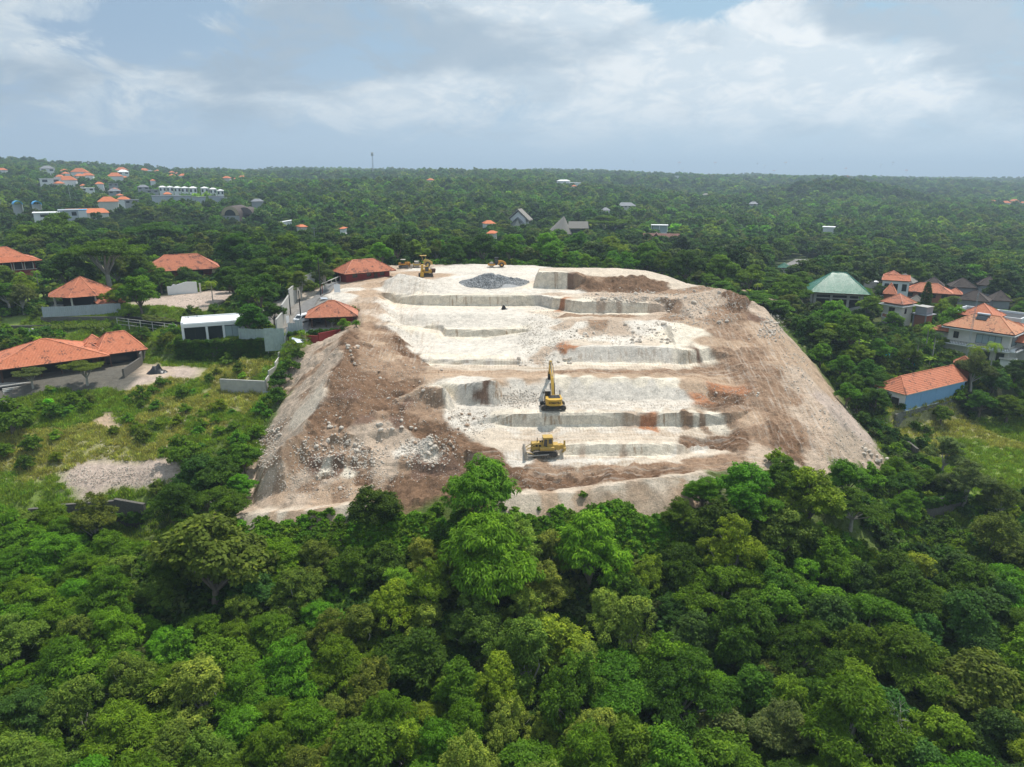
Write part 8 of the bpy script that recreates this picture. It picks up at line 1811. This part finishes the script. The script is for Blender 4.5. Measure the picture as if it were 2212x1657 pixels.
# creeper along the foot of the front bank and on the slopes by the walls
x = rngf.uniform(-52, 62, 2600); y = 86.9+x*.0+rngf.normal(0, 1.25, 2600)+np.interp(x, [-52, 0, 30, 62], [.3, -.3, .8, 3]); scatter('bank_creeper', SHP, np.stack([x, y, hz(x, y)-.1], 1), rngf.uniform(.25, .85, 2600)*(1+.9*fbm(x, y, 6, 2, 2)), np.array([TINT['fresh']])*rngf.uniform(.7, 1.3, (2600, 1)))
# ivy curtains on the tall walls
def ivy_on(p0, p1, z0, z1, n, name, off=.35, tint='deep'):
    t = rngf.random(n); x = p0[0]+(p1[0]-p0[0])*t; y = p0[1]+(p1[1]-p0[1])*t-off*rngf.uniform(.3, 1.3, n); z = rngf.uniform(z0, z1, n); return np.stack([x, y, z], 1)
iv = np.concatenate([ivy_on(at(388, 779, 31.6), at(545, 775, 32), 31.2, 35.8, 1100, 'i', .9), ivy_on(at(545, 775, 32), at(588, 765, 32.8), 32, 36.0, 320, 'i', .8), ivy_on(at(300, 730, 31.6), at(385, 745, 31.6), 32.5, 35.2, 260, 'i'), ivy_on(at(625, 752, 34.5), at(742, 738, 35), 36.5, 37.6, 160, 'i', .4), ivy_on(hit(1950, 960), hit(2050, 1075), hit(2000, 1020)[2]-.5, hit(2000, 1020)[2]+1.6, 420, 'i', .3), ivy_on(hit(1985, 1118), hit(2072, 1100), hit(2030, 1110)[2]+1.4, hit(2030, 1110)[2]+2.9, 160, 'i', .3), ivy_on(hit(70, 1140), hit(316, 1116), 19.2, 20.4, 200, 'i', .2)])
scatter('ivy', SHP, iv, rngf.uniform(.15, .42, len(iv)), np.array([TINT['deep']])*rngf.uniform(.8, 1.7, (len(iv), 1)))
# grass and weeds
def tuft(seed, n=46, h=.42):
    rng = np.random.default_rng(seed); p = rng.normal(0, .28, (n, 3)); p[:, 2] = 0; o_ = rng.normal(0, .5, (n, 3)); o_[:, 2] = 1.1; o_ /= np.linalg.norm(o_, axis=1)[:, None]
    sdv = rng.normal(0, 1, (n, 3)); sdv[:, 2] = 0; sdv /= np.linalg.norm(sdv, axis=1)[:, None]; s = h*rng.uniform(.5, 1.3, n)[:, None]
    co = np.stack([p-sdv*.05, p+sdv*.05, p+o_*s+sdv*.03, p+o_*s-sdv*.02], 1).reshape(-1, 3); return mesh_np('tuft', co, np.arange(n*4).reshape(n, 4), M_LEAF, rng.uniform(.2, .95, n))
TF = [proto('grass tuft', tuft(i)) for i in range(3)]
x = np.concatenate([rngf.uniform(-120, -42, 26000), rngf.uniform(58, 125, 16000)]); y = np.concatenate([rngf.uniform(94, 200, 26000), rngf.uniform(88, 190, 16000)]); ok = np.abs(x) < .8*y+4; x, y = x[ok], y[ok]
kc = np.array([codeat(a, b) for a, b in zip(x, y)]); site = np.array([in_site(a, b) for a, b in zip(x, y)]); k2 = np.isin(kc, ['g', 'S', 'V']) & ~site; x, y, kc = x[k2], y[k2], kc[k2]
tc2 = np.where((kc == 'S')[:, None], np.array([[.34, .34, .10]]), np.array([[.20, .29, .04]]))*rngf.uniform(.75, 1.25, (len(x), 1))
scatter('grass', TF, np.stack([x, y, hz(x, y)-.03], 1), rngf.uniform(.5, 1.5, len(x)), tc2, tilt=.15)
# clipped hedge on the upper terrace
hp = []
for t in np.linspace(0, 1, 150): a, b = hit(75, 712), hit(245, 708); hp.append((a[0]+(b[0]-a[0])*t, a[1]+(b[1]-a[1])*t))
hp = np.array(hp); hp = np.repeat(hp, 3, 0)+rngf.normal(0, .3, (450, 2)); co_, q_, v_, _ = [], [], [], 0
k = 0; cos_, qs_, vs_ = [], [], []
base = crown_np(701, .55, .5, 16, 14, .22, 'round', .32)
for (hx, hy) in hp[::2]:
    cos_.append(base[0]+[hx, hy, float(hz(hx, hy))+.55]); qs_.append(base[1]+k); k += len(base[0]); vs_.append(base[2])
hm = mesh_np('hedge', np.concatenate(cos_), np.concatenate(qs_), M_LEAF, np.concatenate(vs_)); o = bpy.data.objects.new('hedge', hm); COL.objects.link(o); o.color = (.12, .18, .03, 1); tag(o, 'long clipped yellow green hedge on the terrace above the long villa', 'hedge')
print('far', nf1, nf2, nf3)
